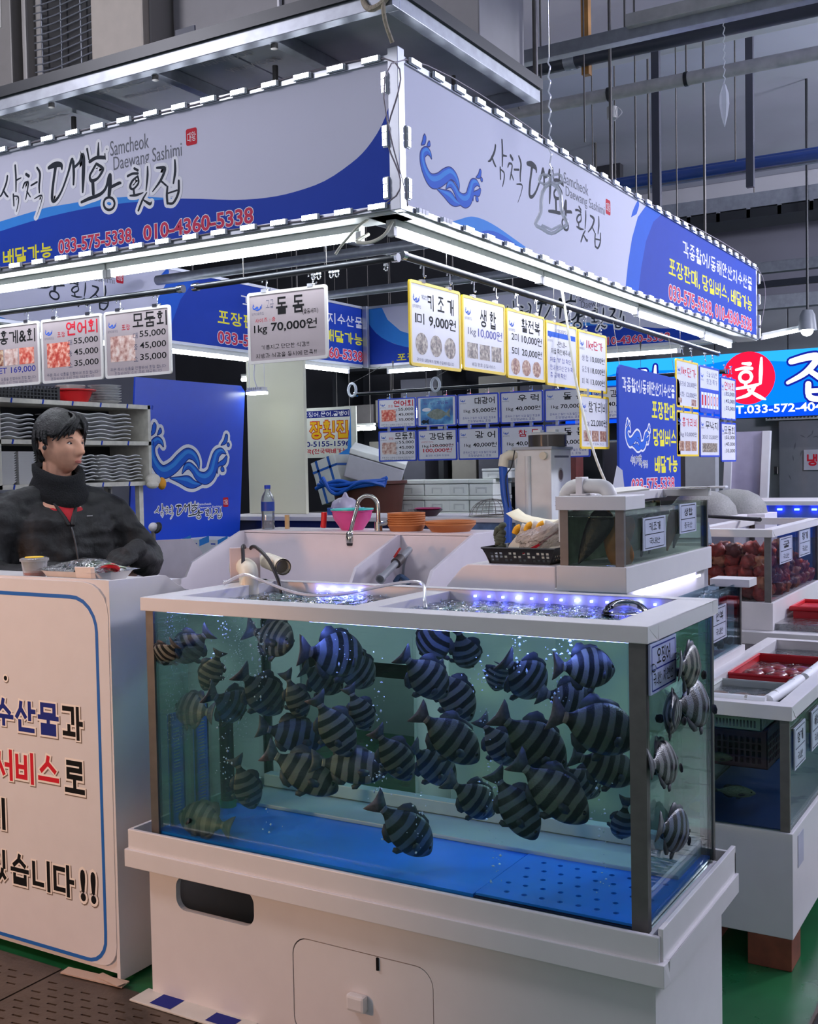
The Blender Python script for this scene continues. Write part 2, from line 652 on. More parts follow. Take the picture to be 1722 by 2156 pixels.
# ------------------------------------------------------------------ shared materials
WHITE = mat('white_acrylic', (214, 209, 207), 0.38, var=0.02)
WHITE2 = mat('white_board', (222, 220, 224), 0.4, var=0.02)
STEEL = mat('stainless_steel', (150, 146, 140), 0.35, 0.85, var=0.08, vscale=30)
STEELD = mat('dull_steel', (105, 102, 98), 0.45, 0.6, var=0.1, vscale=30)
GALV = mat('galvanised_steel', (150, 154, 162), 0.4, 0.6, var=0.12, vscale=25)
BLACK = mat('black_plastic', (22, 22, 25), 0.45)
DARK = mat('dark_metal', (40, 42, 46), 0.4, 0.3)
BLUE = mat('print_blue', (33, 66, 172), 0.6, var=0.02, spec=0.15)
NAVY = mat('print_navy', (30, 40, 120), 0.6, var=0, spec=0.15)
LBLUE = mat('print_light_blue', (60, 140, 225), 0.6, var=0.02, spec=0.15)
MBLUE = mat('print_mid_blue', (38, 96, 205), 0.6, var=0.02, spec=0.15)
YEL = mat('print_yellow', (236, 226, 60), 0.6, var=0, spec=0.15)
RED = mat('print_red', (196, 30, 50), 0.6, var=0, spec=0.15)
PINKR = mat('print_phone_red', (206, 62, 92), 0.6, var=0, spec=0.15)
INK = mat('print_ink', (38, 44, 54), 0.6, var=0, spec=0.15)
INKB = mat('print_black', (18, 18, 20), 0.6, var=0, spec=0.15)
GREY = mat('print_grey', (110, 112, 122), 0.6, var=0, spec=0.15)
SHEETW = mat('print_white', (232, 232, 238), 0.6, var=0, spec=0.15)
CLEARP = pane_mat('clear_plastic', (245, 247, 250), 1.0, 0.05)
TUBE_ON = glow('lit_tube', (236, 244, 255), 25.0)
LED_ON = glow('lit_led', (235, 242, 255), 14.0)

# ------------------------------------------------------------------ the hall: floor, ceiling, walls
def floor_material():
 m = bpy.data.materials.new('green_painted_floor')
 m.use_nodes = True
 nt = m.node_tree
 b = nt.nodes['Principled BSDF']
 tc = nt.nodes.new('ShaderNodeTexCoord')
 n = nt.nodes.new('ShaderNodeTexNoise')
 n.inputs['Scale'].default_value = 3.0
 n.inputs['Detail'].default_value = 8
 r = nt.nodes.new('ShaderNodeValToRGB')
 r.color_ramp.elements[0].color = lin((18, 74, 40))
 r.color_ramp.elements[1].color = lin((36, 108, 62))
 r.color_ramp.elements[0].position = 0.3
 r.color_ramp.elements[1].position = 0.72
 nt.links.new(tc.outputs['Object'], n.inputs['Vector'])
 nt.links.new(n.outputs['Fac'], r.inputs[0])
 nt.links.new(r.outputs[0], b.inputs['Base Color'])
 n2 = nt.nodes.new('ShaderNodeTexNoise')
 n2.inputs['Scale'].default_value = 7
 n2.inputs['Detail'].default_value = 6
 nt.links.new(tc.outputs['Object'], n2.inputs['Vector'])
 mr = nt.nodes.new('ShaderNodeMapRange')
 mr.inputs['To Min'].default_value = 0.12
 mr.inputs['To Max'].default_value = 0.5
 nt.links.new(n2.outputs['Fac'], mr.inputs[0])
 nt.links.new(mr.outputs[0], b.inputs['Roughness'])
 return m


def struct(o):
 o['kind'] = 'structure'
 return o


FLOORM = floor_material()
struct(G().box(-12, -5, -0.06, 6, 16, 0.0).obj('floor', FLOORM, label='green painted wet market floor', cat='floor'))
CEILM = mat('ceiling_paint', (206, 206, 222), 0.8, var=0.1, vscale=0.7)
struct(G().box(-12, -5, 4.6, 6, 16, 4.7).obj('ceiling', CEILM, label='grey concrete ceiling slab of the hall', cat='ceiling'))
WALLM = mat('wall_paint', (128, 128, 140), 0.75, var=0.08, vscale=1.2)
struct(G().box(-12, 13.2, 0, 6, 13.3, 4.6).obj('wall_back', WALLM, label='grey far wall of the market hall', cat='wall'))
struct(G().box(-10.1, -5, 0, -10, 13.2, 4.6).obj('wall_left', WALLM, label='grey side wall of the market hall', cat='wall'))
BEAMM = mat('beam_paint', (212, 210, 216), 0.8, var=0.08, vscale=1.5)
for i, y in enumerate((6.6, 12.3)):
 struct(G().box(-10, y, 4.15, 6, y + 0.45, 4.6).obj('trim_%d' % (i + 1), BEAMM, bevel=0.015, label=('concrete beam across the ceiling over the stall', 'concrete beam across the ceiling near the far wall')[i], cat='beam'))

# drain gratings let into the floor: checker plates with slots
GRATE = mat('grating_plate', (96, 84, 74), 0.4, 0.55, var=0.18, vscale=9, bump=0.25, bscale=40)
SLOT = mat('grating_slot', (20, 18, 17), 0.8, var=0)


def grating(name, x0, x1, y0, y1, step, label):
 t = thing(name, label, 'drain grating', ((x0 + x1) / 2, (y0 + y1) / 2, 0))
 k = 0
 x = x0
 F = (V((0, 0, 0.012)), X_, Y_)
 while x < x1 - 1e-4:
  xe = min(x + step, x1)
  holes = []
  j = 0
  yy = y0 + 0.03
  while yy < y1 - 0.06:
   xx = x + 0.03 + (0.035 if j % 2 else 0.0)
   while xx < xe - 0.05:
    holes.append([(xx, yy), (xx + 0.034, yy + 0.004), (xx + 0.034, yy + 0.011), (xx, yy + 0.007)])
    xx += 0.07
   yy += 0.032
   j += 1
  G().plate(F, [(x + 0.004, y0), (xe - 0.004, y0), (xe - 0.004, y1), (x + 0.004, y1)], holes, 0.010).obj('plate', GRATE, t)
  x = xe
  k += 1
 G().box(x0, y0, 0.0005, x1, y1, 0.0012).obj('gutter', SLOT, t)
 return t


grating('drain_grating', -3.9, -1.5, 1.86, 2.36, 0.6, 'brown slotted steel drain plates in front of the lettered counter')
grating('drain_grating', -0.62, 0.0, 2.7, 4.6, 0.62, 'grey slotted steel drain plate beside the right-hand tanks')

# ------------------------------------------------------------------ the big fish tank and its stand
GX0, GX1, GY0, GY1, GZ0, GZ1 = -2.3155, -0.817, 2.376, 2.915, 0.496, 1.152
GLASS_F = pane_mat('tank_glass', (240, 251, 248), 0.55, 0.0)
GLASS_B = pane_mat('tank_glass_far', (222, 245, 238), 0.25, 0.0)
TBLUE = mat('tank_floor_blue', (24, 132, 244), 0.3, var=0.05, vscale=6)
st = thing('tank_stand', 'white tank stand with raised tray, oval opening and round-cornered hatch', 'tank stand', (-1.57, 2.64, 0))
Fy = (V((0, 2.376, 0)), X_, Z_)
hatch = rrect(-1.815, 0.02, -1.375, 0.292, 0.05)
G().plate(Fy, [(-2.335, 0.0), (-0.80, 0.0), (-0.80, 0.42), (-2.335, 0.42)],
          [rrect(-2.232, 0.285, -1.945, 0.385, 0.035)[::-1], hatch[::-1]], 0.018).obj('front_panel', WHITE, st)
d = G().plate((V((0, 2.377, 0)), X_, Z_), rrect(-1.812, 0.023, -1.378, 0.289, 0.048), [], 0.016).obj('hatch', WHITE, st)
G().box(-1.543, 2.372, 0.255, -1.537, 2.378, 0.288).obj('pull_slot', INKB, d)
G().box(-1.628, 2.352, 0.138, -1.572, 2.378, 0.182).obj('knob', WHITE, d, bevel=0.008)
G().box(-2.335, 2.394, 0, -2.317, 2.92, 0.42).obj('side_panel', WHITE, st)
G().box(-0.818, 2.394, 0, -0.80, 2.92, 0.42).obj('side_panel', WHITE, st)
G().box(-2.317, 2.90, 0, -0.818, 2.92, 0.42).obj('back_panel', WHITE, st)
G().box(-2.33, 2.38, 0.42, -0.81, 2.92, 0.49).obj('deck', WHITE, st)
tx0, tx1, ty0, ty1 = -2.378, -0.772, 2.336, 2.962
G().box(tx0, ty0, 0.445, tx1 - 0.006, ty0 + 0.012, 0.51).obj('tray_board', WHITE, st, bevel=0.003)
G().box(tx0, ty0 + 0.012, 0.445, tx0 + 0.012, ty1, 0.51).obj('tray_board', WHITE, st, bevel=0.002)
G().box(tx1 - 0.012, ty0 + 0.012, 0.445, tx1, ty1, 0.525).obj('tray_board', WHITE, st, bevel=0.002)
G().box(tx0, ty1 - 0.012, 0.445, tx1, ty1, 0.51).obj('tray_board', WHITE, st, bevel=0.002)
G().box(tx0 - 0.008, ty0 - 0.008, 0.400, tx1 + 0.008, ty0 + 0.03, 0.452).box(tx0 - 0.008, ty0 + 0.03, 0.400, tx0 + 0.03, ty1, 0.452).box(tx1 - 0.03, ty0 + 0.03, 0.40, tx1 + 0.008, ty1, 0.452).box(tx0 + 0.03, ty0 + 0.03, 0.41, tx1 - 0.03, ty1, 0.43).obj('tray_skirt', WHITE, st, bevel=0.002)

tk = thing('fish_tank', 'large glass tank of striped fish with white rim and blue floor', 'fish tank', (-1.566, 2.645, GZ0))
for a, b in (((GX0, GY0, GZ0), (GX1, GY0 + 0.006, GZ1)), ((GX1 - 0.006, GY0 + 0.006, GZ0), (GX1, GY1, GZ1))):
 G().box(*a, *b).obj('glass_pane', GLASS_F, tk)
G().box(GX0, GY0 + 0.006, GZ0, GX0 + 0.006, GY1, GZ1).obj('glass_pane', GLASS_B, tk)
G().box(GX0, GY1 - 0.006, GZ0, GX1, GY1, GZ1).obj('glass_pane', GLASS_B, tk)
for x, y, sx, sy in ((GX0, GY0, 1, 1), (GX1, GY0, -1, 1), (GX0, GY1, 1, -1), (GX1, GY1, -1, -1)):
 wd = 0.036 if x == GX1 else 0.026
 dd = 0.020 if y == GY0 else 0.012
 g = G().box(x - 0.003 * sx, y - 0.003 * sy, GZ0, x + wd * sx, y + 0.005 * sy, GZ1).box(x - 0.003 * sx, y + 0.005 * sy, GZ0, x + 0.002 * sx, y + dd * sy, GZ1)
 g.obj('corner_post', STEELD, tk, bevel=0.0008)
# rim: four boards, divider, inner walls
rz0, rz1 = 1.152, 1.191
rx0, rx1, ry0, ry1 = -2.33, -0.805, 2.364, 2.932
rim = G()
rim.box(rx0, ry0, rz0, rx1, ry0 + 0.075, rz1).box(rx0, ry1 - 0.05, rz0, rx1, ry1, rz1).box(rx0, ry0 + 0.075, rz0, rx0 + 0.09, ry1 - 0.05, rz1).box(rx1 - 0.095, ry0 + 0.075, rz0, rx1, ry1 - 0.05, rz1)
rim.obj('rim', WHITE, tk, bevel=0.002)
G().box(-1.66, ry0 + 0.075, rz0 - 0.01, -1.585, ry1 - 0.05, rz1 - 0.006).obj('rim_divider', WHITE, tk, bevel=0.002)
# floor plate with perforated insert
G().box(GX0 + 0.006, GY0 + 0.006, GZ0, -1.262, GY1 - 0.006, GZ0 + 0.008).obj('floor_plate', TBLUE, tk)
g = G()
ys_ = [GY0 + 0.012] + [2.458 + j * 0.056 for j in range(8)] + [GY1 - 0.008]
for j in range(9):
 hs = [circ(-1.215 + i * 0.047 + (0.0 if j % 2 else 0.022), 2.43 + j * 0.056, 0.0075, 8)[::-1] for i in range(8)] if j < 8 else []
 g.plate((V((0, 0, GZ0 + 0.010)), X_, Y_), [(-1.258, ys_[j]), (GX1 - 0.008, ys_[j]), (GX1 - 0.008, ys_[j + 1]), (-1.258, ys_[j + 1])], hs, 0.006)
g.obj('perforated_plate', TBLUE, tk)
G().box(-1.26, GY0 + 0.006, GZ0, GX1 - 0.006, GY1 - 0.006, GZ0 + 0.002).obj('sump_floor', mat('sump_dark', (12, 26, 70), 0.6), tk)
LEDGE = mat('ledge_pale', (170, 190, 190), 0.4)
G().box(GX0 + 0.03, 2.70, GZ0 + 0.008, GX1 - 0.03, 2.90, GZ0 + 0.02).box(GX0 + 0.03, 2.86, GZ0 + 0.02, GX1 - 0.03, 2.90, GZ0 + 0.06).obj('back_ledge', LEDGE, tk, bevel=0.003)
# water with a churned surface
WATER = pane_mat('water_surface', (220, 235, 240), 1.6, 0.02, bump=1.0, bscale=26, ior=1.33, base=0.12)
random.seed(3)


def water_sheet(x0, y0, x1, y1, z, amp, nx, ny, seed=0.0, freq=16):
 g = G()
 vs, fs = [], []
 for j in range(ny + 1):
  for i in range(nx + 1):
   x = x0 + (x1 - x0) * i / nx
   y = y0 + (y1 - y0) * j / ny
   h = noise.noise(V((x * freq, y * freq, seed))) * amp + noise.noise(V((x * freq * 2.6, y * freq * 2.6, seed + 5))) * amp * 0.6
   vs.append((x, y, z + h))
 for j in range(ny):
  for i in range(nx):
   a = j * (nx + 1) + i
   fs.append((a, a + 1, a + nx + 2, a + nx + 1))
 g.add(vs, fs)
 return g


water_sheet(GX0 + 0.006, GY0 + 0.006, GX1 - 0.006, GY1 - 0.006, 1.160, 0.006, 130, 48).obj('water', WATER, tk, smooth='all')
# blue strip light under the rim
LEDB = glow('tank_strip_light', (118, 134, 255), 30.0)
for k in range(26):
 x = -2.06 + k * 0.013 if k < 13 else -1.50 + (k - 13) * 0.045
 G().box(x, 2.868, 1.172, x + 0.006, 2.876, 1.178).obj('strip_light', glow('rim_dot_light', (70, 84, 255), 18) if k % 4 else LEDB, tk)
G().box(-1.75, 2.40, 1.146, -0.86, 2.41, 1.150).obj('strip_light', LEDB, tk)
G().box(-2.26, 2.40, 1.146, -2.05, 2.41, 1.150).obj('strip_light', LEDB, tk)
G().box(-0.832, 2.62, 1.142, -0.826, 2.86, 1.150).obj('strip_light', LEDB, tk)

# label hung on the tank's side
tg = thing('tank_label', 'clear sleeve label hung on the big tank side glass', 'label', (-0.806, 2.475, 1.03))
G().box(-0.812, 2.383, 1.033, -0.806, 2.572, 1.148).obj('sleeve', mat('label_card', (176, 182, 214), 0.3), tg, bevel=0.002)
P = Print((-0.806, 2.383, 1.033), Y_, Z_)
P.line(rrect(0.01, 0.008, 0.179, 0.107, 0.003, 2), 0.0035, NAVY, closed=True)
P.line([(0.01, 0.055), (0.179, 0.055)], 0.0035, NAVY)
P.text('오징어', 0.045, 0.063, 0.14, 0.1, INKB, 0.02)
P.text('국내산', 0.02, 0.018, 0.075, 0.046, INKB, 0.01)
P.text('자연산', 0.09, 0.018, 0.16, 0.046, INKB, 0.01)
P.done('lettering', tg)
for y in (2.392, 2.562):
 G().ball((-0.802, y, 1.095), (0.006, 0.010, 0.010), 10, 6).obj('suction_cup', CLEARP, tg, smooth='all')

# strainers by the left wall of the tank
STR = mat('strainer_blue', (24, 98, 196), 0.35)


def strainer(y0, y1, label):
 t = thing('strainer', label, 'strainer', (-2.295, (y0 + y1) / 2, GZ0 + 0.008), 'strainer plates in the big tank')
 F = (V((-2.285, 0, 0)), Y_, Z_)
 hs = []
 for blk in range(2):
  for k in range(13):
   z = 0.54 + blk * 0.135 + k * 0.0095
   hs.append([(y0 + 0.014, z), (y1 - 0.014, z), (y1 - 0.014, z + 0.005), (y0 + 0.014, z + 0.005)][::-1])
 G().plate(F, [(y0, GZ0 + 0.008), (y1, GZ0 + 0.008), (y1, 0.84), (y0, 0.84)], hs, 0.006).obj('slotted_plate', STR, t)
 G().box(-2.295, y0, GZ0 + 0.008, -2.285, y0 + 0.006, 0.84).box(-2.295, y1 - 0.006, GZ0 + 0.008, -2.285, y1, 0.84).obj('side_flange', STR, t)
 return t


strainer(2.425, 2.485, 'slotted blue strainer plate nearest the front glass of the tank')
strainer(2.535, 2.595, 'slotted blue strainer plate farther from the front glass')
g = G().cyl((-2.27, 2.66, GZ0 + 0.015), (-2.27, 2.66, 0.80), 0.022)
t = thing('pump', 'dark upright pump with green cap beside the strainers in the tank', 'pump', (-2.27, 2.66, GZ0 + 0.008))
g.obj('body', BLACK, t, smooth=True)
G().cyl((-2.27, 2.66, 0.80), (-2.27, 2.66, 0.825), 0.024, 0.018).cyl((-2.27, 2.66, GZ0 + 0.008), (-2.27, 2.66, GZ0 + 0.03), 0.026).obj('cap', mat('pump_green', (20, 130, 90), 0.4), t, smooth=True)

# bubbles rising in the water
random.seed(21)
bub = G()
OCT = [(1, 0, 0), (-1, 0, 0), (0, 1, 0), (0, -1, 0), (0, 0, 1), (0, 0, -1)]
OF = [(0, 2, 4), (2, 1, 4), (1, 3, 4), (3, 0, 4), (2, 0, 5), (1, 2, 5), (3, 1, 5), (0, 3, 5)]


def bubble(x, y, z, r):
 a = random.random() * 6
 k = 0.6 + 0.8 * random.random()
 bub.add([(x + r * (p[0] * math.cos(a) - p[1] * math.sin(a)) * k, y + r * (p[0] * math.sin(a) + p[1] * math.cos(a)), z + r * p[2] / k) for p in OCT], OF)


for px, lo, hi, n, yy in ((470, 1300, 1640, 70, 2.42), (545, 1300, 1480, 60, 2.41), (800, 1350, 1780, 46, 2.4), (1025, 1420, 1700, 34, 2.395), (1090, 1290, 1420, 30, 2.40), (1170, 1360, 1500, 36, 2.395), (800, 1560, 1700, 22, 2.395), (880, 1660, 1800, 18, 2.395), (1045, 1640, 1860, 26, 2.39), (1270, 1640, 1880, 24, 2.39), (575, 1690, 1800, 8, 2.39), (720, 1290, 1420, 18, 2.4), (1190, 1290, 1390, 26, 2.4), (1010, 1380, 1440, 18, 2.40)):
 for k in range(n):
  p = hitY(px + random.gauss(0, 11), random.uniform(lo, hi), yy + random.random() * 0.03)
  if p.x > GX0 + 0.02 and GZ0 + 0.02 < p.z < 1.15:
   bubble(p.x, p.y, p.z, 0.0013 + 0.0036 * random.random() ** 2)
for px, n in ((352, 260), (385, 120), (505, 240)):
 for k in range(n):
  p = hitX(px + random.gauss(0, 12), random.uniform(1295, 1560), -2.27)
  if GY0 + 0.02 < p.y < GY1 - 0.02 and p.z < 1.15:
   bubble(p.x, p.y, p.z, 0.0009 + 0.0012 * random.random())
for k in range(500):
 x = random.uniform(GX0 + 0.1, GX1 - 0.1)
 bubble(x, random.uniform(2.46, 2.86), 1.160 + random.random() * 0.008, 0.001 + 0.003 * random.random())
bub.obj('bubbles', mat('bubble_skin', (225, 235, 250), 0.05, spec=1.0), label='small bright air bubbles rising in the big tank', cat='bubbles', kind='stuff')
g = G()
g.lathe([(0.062 * math.cos(a), 0.042 * math.sin(a)) for a in [k * math.pi / 2 / 7 for k in range(7)]] + [(0.001, 0.042)], (-0.985, 2.72, 1.163), 22)
g.obj('water_bubble', pane_mat('bubble_film', (245, 245, 255), 1.0, 0.0, base=0.03), smooth='all', label='big clear air bubble dome on the tank water', cat='bubble')

# pipework, cables and hose at the back left of the tank rim
PVC = mat('pvc_cream', (222, 214, 190), 0.4)


def bend(pts, k=5):
 return catmull(pts, k)


t = thing('pvc_pipe', 'cream plastic overflow pipe with elbow over the tank rim', 'pipe', (-2.28, 2.82, 1.10))
G().tube(bend([(-2.47, 3.0, 1.16), (-2.47, 2.98, 1.21), (-2.455, 2.965, 1.232), (-2.40, 2.92, 1.236), (-2.33, 2.85, 1.236), (-2.285, 2.805, 1.234), (-2.262, 2.78, 1.215), (-2.258, 2.775, 1.15)]), 0.031, 16).obj('elbow_pipe', PVC, t, smooth=True)
M = (V((-2.17, 2.84, 1.243)) - V((-2.33, 2.96, 1.25))).normalized()
g = G().tube([(-2.33, 2.96, 1.25), (-2.17, 2.84, 1.243)], 0.027, 16, caps=False).tube([(-2.19, 2.855, 1.244), (-2.17, 2.84, 1.243)], 0.022, 16, caps=False)
g.obj('outlet_pipe', PVC, t, smooth=True)
G().cyl(V((-2.19, 2.855, 1.244)) - M * 0.004, V((-2.19, 2.855, 1.244)), 0.0225).obj('pipe_bore', mat('bore', (120, 112, 96), 0.6), t)
t = thing('pipe_bracket', 'pale pink plastic bracket plate holding the cream pipe', 'bracket', (-2.36, 2.88, 1.19))
G().obox((-2.352, 2.872, 1.245), (0.035, 0.035, 0), (0.004, -0.004, 0), (0, 0, 0.055)).obj('plate', mat('pink_acrylic', (226, 206, 204), 0.4), t, bevel=0.002)
G().obox((-2.352, 2.872, 1.187), (0.05, 0.05, 0), (0.02, -0.02, 0), (0, 0, 0.004)).obj('foot', WHITE, t)
CABLE = mat('cable_black', (28, 22, 24), 0.4)
for pts, lab in (([(-2.27, 2.76, 1.12), (-2.275, 2.765, 1.20), (-2.30, 2.80, 1.27), (-2.325, 2.83, 1.305), (-2.35, 2.87, 1.30), (-2.36, 2.90, 1.26)], 'black cable looping up over the pipe bracket'),
                 ([(-2.36, 2.90, 1.27), (-2.33, 2.88, 1.30), (-2.29, 2.86, 1.30), (-2.22, 2.83, 1.265), (-2.16, 2.80, 1.205), (-2.14, 2.79, 1.165)], 'black cable dipping into the water behind the pipe')):
 G().tube(bend(pts), 0.006, 8).obj('cable', CABLE, smooth=True, label=lab, cat='cable')
G().tube(bend([(-2.30, 2.70, 1.197), (-2.25, 2.74, 1.225), (-2.15, 2.70, 1.215), (-1.98, 2.66, 1.185), (-1.85, 2.68, 1.185), (-1.70, 2.76, 1.215), (-1.60, 2.74, 1.222), (-1.545, 2.66, 1.185), (-1.53, 2.64, 1.165)]), 0.005, 8).obj('air_hose', pane_mat('hose_clear', (235, 240, 242), 0.5, 0.2, haze=0.55, body=(240, 240, 245)), smooth=True, label='thin clear air hose lying across the tank top', cat='hose')
# cardboard-film scrap under the stand
FILM = mat('film_paper', (205, 200, 190), 0.5)
t = thing('protective_film', 'white and blue printed film scrap under the stand corner', 'film scrap', (-2.15, 2.33, 0.013))
G().obox((-2.15, 2.345, 0.016), (0.21, 0, 0), (0, 0.04, 0.0), (0, 0, 0.003)).obj('strip', FILM, t, bevel=0.002)
P = Print((-2.36, 2.305, 0.0195), X_, Y_)
P.rect(0.07, 0.01, 0.15, 0.07, NAVY)
P.rect(0.28, 0.01, 0.37, 0.06, NAVY)
P.done('print', t)

# ------------------------------------------------------------------ the striped fish
def fish_material():
 m = bpy.data.materials.new('striped_fish_skin')
 m.use_nodes = True
 nt = m.node_tree
 b = nt.nodes['Principled BSDF']
 b.inputs['Roughness'].default_value = 0.38
 L = nt.links.new
 tc = nt.nodes.new('ShaderNodeTexCoord')
 sp = nt.nodes.new('ShaderNodeSeparateXYZ')
 L(tc.outputs['Object'], sp.inputs[0])
 n = nt.nodes.new('ShaderNodeTexNoise')
 n.inputs['Scale'].default_value = 5
 n.inputs['Detail'].default_value = 4
 L(tc.outputs['Object'], n.inputs['Vector'])

 def math_(op, a, bb=None, c=None):
  q = nt.nodes.new('ShaderNodeMath')
  q.operation = op
  for i, s in enumerate((a, bb, c)):
   if s is None:
    continue
   if isinstance(s, (int, float)):
    q.inputs[i].default_value = s
   else:
    L(s, q.inputs[i])
  return q.outputs[0]
 nn = math_('MULTIPLY_ADD', n.outputs['Fac'], 0.055, -0.0275)
 z2 = math_('MULTIPLY', sp.outputs['Z'], sp.outputs['Z'])
 xx = math_('ADD', sp.outputs['X'], nn)
 xx = math_('ADD', xx, math_('MULTIPLY', z2, 0.12))
 s = math_('SINE', math_('MULTIPLY', xx, 41.0))
 s = math_('ADD', s, 0.06)
 st = nt.nodes.new('ShaderNodeMapRange')
 st.inputs['From Min'].default_value = -0.22
 st.inputs['From Max'].default_value = 0.22
 L(s, st.inputs[0])
 # dark mask on the snout
 hd = nt.nodes.new('ShaderNodeMapRange')
 hd.inputs['From Min'].default_value = 0.40
 hd.inputs['From Max'].default_value = 0.445
 L(xx, hd.inputs[0])
 dk = math_('MAXIMUM', st.outputs[0], hd.outputs[0])
 oi = nt.nodes.new('ShaderNodeObjectInfo')
 r = nt.nodes.new('ShaderNodeValToRGB')
 r.color_ramp.elements[0].color = lin((112, 110, 98))
 r.color_ramp.elements[1].color = lin((92, 104, 128))  # bluish end puts the cast of the tank lighting into some skins
 e = r.color_ramp.elements.new(0.5)
 e.color = lin((132, 130, 118))
 L(oi.outputs['Random'], r.inputs[0])
 n3 = nt.nodes.new('ShaderNodeTexNoise')
 n3.inputs['Scale'].default_value = 40
 L(tc.outputs['Object'], n3.inputs['Vector'])
 v = nt.nodes.new('ShaderNodeMix')
 v.data_type = 'RGBA'
 v.blend_type = 'MULTIPLY'
 v.inputs[0].default_value = 0.35
 L(r.outputs[0], v.inputs[6])
 L(n3.outputs['Color'], v.inputs[7])
 mx = nt.nodes.new('ShaderNodeMix')
 mx.data_type = 'RGBA'
 L(dk, mx.inputs[0])
 L(v.outputs[2], mx.inputs[6])
 mx.inputs[7].default_value = lin((20, 21, 25))
 L(mx.outputs[2], b.inputs['Base Color'])
 bp = nt.nodes.new('ShaderNodeBump')
 bp.inputs['Strength'].default_value = 0.1
 bp.inputs['Distance'].default_value = 0.02
 vo = nt.nodes.new('ShaderNodeTexVoronoi')
 vo.inputs['Scale'].default_value = 70
 L(tc.outputs['Object'], vo.inputs['Vector'])
 L(vo.outputs['Distance'], bp.inputs['Height'])
 L(bp.outputs[0], b.inputs['Normal'])
 return m


FSKIN = fish_material()
FFIN = mat('fish_fin', (52, 54, 62), 0.5, var=0.3, vscale=30)
FTAIL = mat('fish_tail', (78, 80, 84), 0.5, var=0.3, vscale=24)
FEYE = mat('fish_eye', (10, 10, 12), 0.1)
PROF = [(0.500, 0.000, -0.022, 0.006), (0.490, 0.028, -0.045, 0.022), (0.465, 0.062, -0.078, 0.038), (0.42, 0.112, -0.118, 0.055), (0.36, 0.160, -0.158, 0.070), (0.28, 0.206, -0.192, 0.083), (0.18, 0.233, -0.212, 0.090), (0.08, 0.236, -0.218, 0.088), (-0.02, 0.216, -0.206, 0.080), (-0.12, 0.170, -0.168, 0.062), (-0.20, 0.115, -0.118, 0.042), (-0.26, 0.068, -0.070, 0.026), (-0.31, 0.050, -0.050, 0.017), (-0.345, 0.054, -0.054, 0.010)]


def fish_parts(bendy, curl):
 def B(x, y, z):
  return V((x, y + bendy * (x - 0.25) ** 2 * (1 if x < 0.25 else 0.2), z))
 body = G()
 n = 20
 vs, fs = [], []
 pr = catmull(PROF, 2)
 for x, up, dn, hw in pr:
  cz, hz = (up + dn) / 2, (up - dn) / 2
  for k in range(n):
   q = 2 * math.pi * k / n
   sy = math.copysign(abs(math.cos(q)) ** 0.9, math.cos(q))
   vs.append(B(x, sy * hw * (1 - 0.25 * abs(math.sin(q))), cz + math.sin(q) * hz))
 for i in range(len(pr) - 1):
  for k in range(n):
   k2 = (k + 1) % n
   fs.append((i * n + k, (i + 1) * n + k, (i + 1) * n + k2, i * n + k2))
 fs.append(tuple(range(n)))
 fs.append(tuple((len(pr) - 1) * n + k for k in range(n - 1, -1, -1)))
 body.add(vs, fs)

 def fin(outline, th, lean=0.0):
  g = G()
  N = len(outline)
  cx = sum(p[0] for p in outline) / N
  cz = sum(p[1] for p in outline) / N
  vs = []
  for sgn in (1, -1):
   for x, z in outline:
    vs.append(B(x, sgn * th + lean * abs(z), z))
   vs.append(B(cx, sgn * th * 2.2 + lean * abs(cz), cz))
  fs = []
  for k in range(N):
   k2 = (k + 1) % N
   fs.append((k, k2, N))
   fs.append((N + 1 + k2, N + 1 + k, 2 * N + 1))
   fs.append((k2, k, N + 1 + k, N + 1 + k2))
  g.add(vs, fs)
  return g
 tail = fin([(-0.33, 0.05), (-0.38, 0.085), (-0.45, 0.135), (-0.505, 0.155), (-0.49, 0.09), (-0.478, 0.03), (-0.475, -0.02), (-0.485, -0.085), (-0.50, -0.15), (-0.45, -0.13), (-0.38, -0.085), (-0.33, -0.05)], 0.004, curl * 0.2)
 dors = fin([(0.24, 0.20), (0.18, 0.255), (0.08, 0.268), (-0.02, 0.25), (-0.07, 0.275), (-0.14, 0.265), (-0.20, 0.195), (-0.22, 0.12), (-0.20, 0.09), (-0.10, 0.16), (0.02, 0.20), (0.14, 0.215)], 0.005)
 anal = fin([(0.0, -0.19), (-0.03, -0.245), (-0.10, -0.25), (-0.18, -0.20), (-0.22, -0.12), (-0.20, -0.09), (-0.10, -0.15)], 0.005)
 pelv = fin([(0.20, -0.19), (0.14, -0.275), (0.08, -0.285), (0.06, -0.24), (0.12, -0.19)], 0.006)
 pecs = []
 for s in (1, -1):
  g = G()
  o = V((0.27, 0.080 * s, -0.06))
  pts = [(0, 0.02), (-0.07, 0.045), (-0.14, 0.035), (-0.165, -0.005), (-0.13, -0.045), (-0.06, -0.05), (0, -0.025)]
  vs = []
  for th in (0.003, -0.003):
   for x, z in pts:
    vs.append(o + V((x * 0.92, s * (0.012 - x * 0.45) + th, z - 0.02 * (-x))))
  N = len(pts)
  fs = [tuple(range(N)), tuple(range(2 * N - 1, N - 1, -1))]
  for k in range(N):
   k2 = (k + 1) % N
   fs.append((k2, k, N + k, N + k2))
  g.add(vs, fs)
  pecs.append(g)
 eyes = [G().ball((0.405, 0.050 * s, 0.035), (0.024, 0.012, 0.024), 10, 7) for s in (1, -1)]
 return body, [('tail_fin', tail, FTAIL), ('dorsal_fin', dors, FFIN), ('anal_fin', anal, FFIN), ('pelvic_fin', pelv, FFIN)] + [('pectoral_fin', g, FFIN) for g in pecs] + [('eye', g, FEYE) for g in eyes]


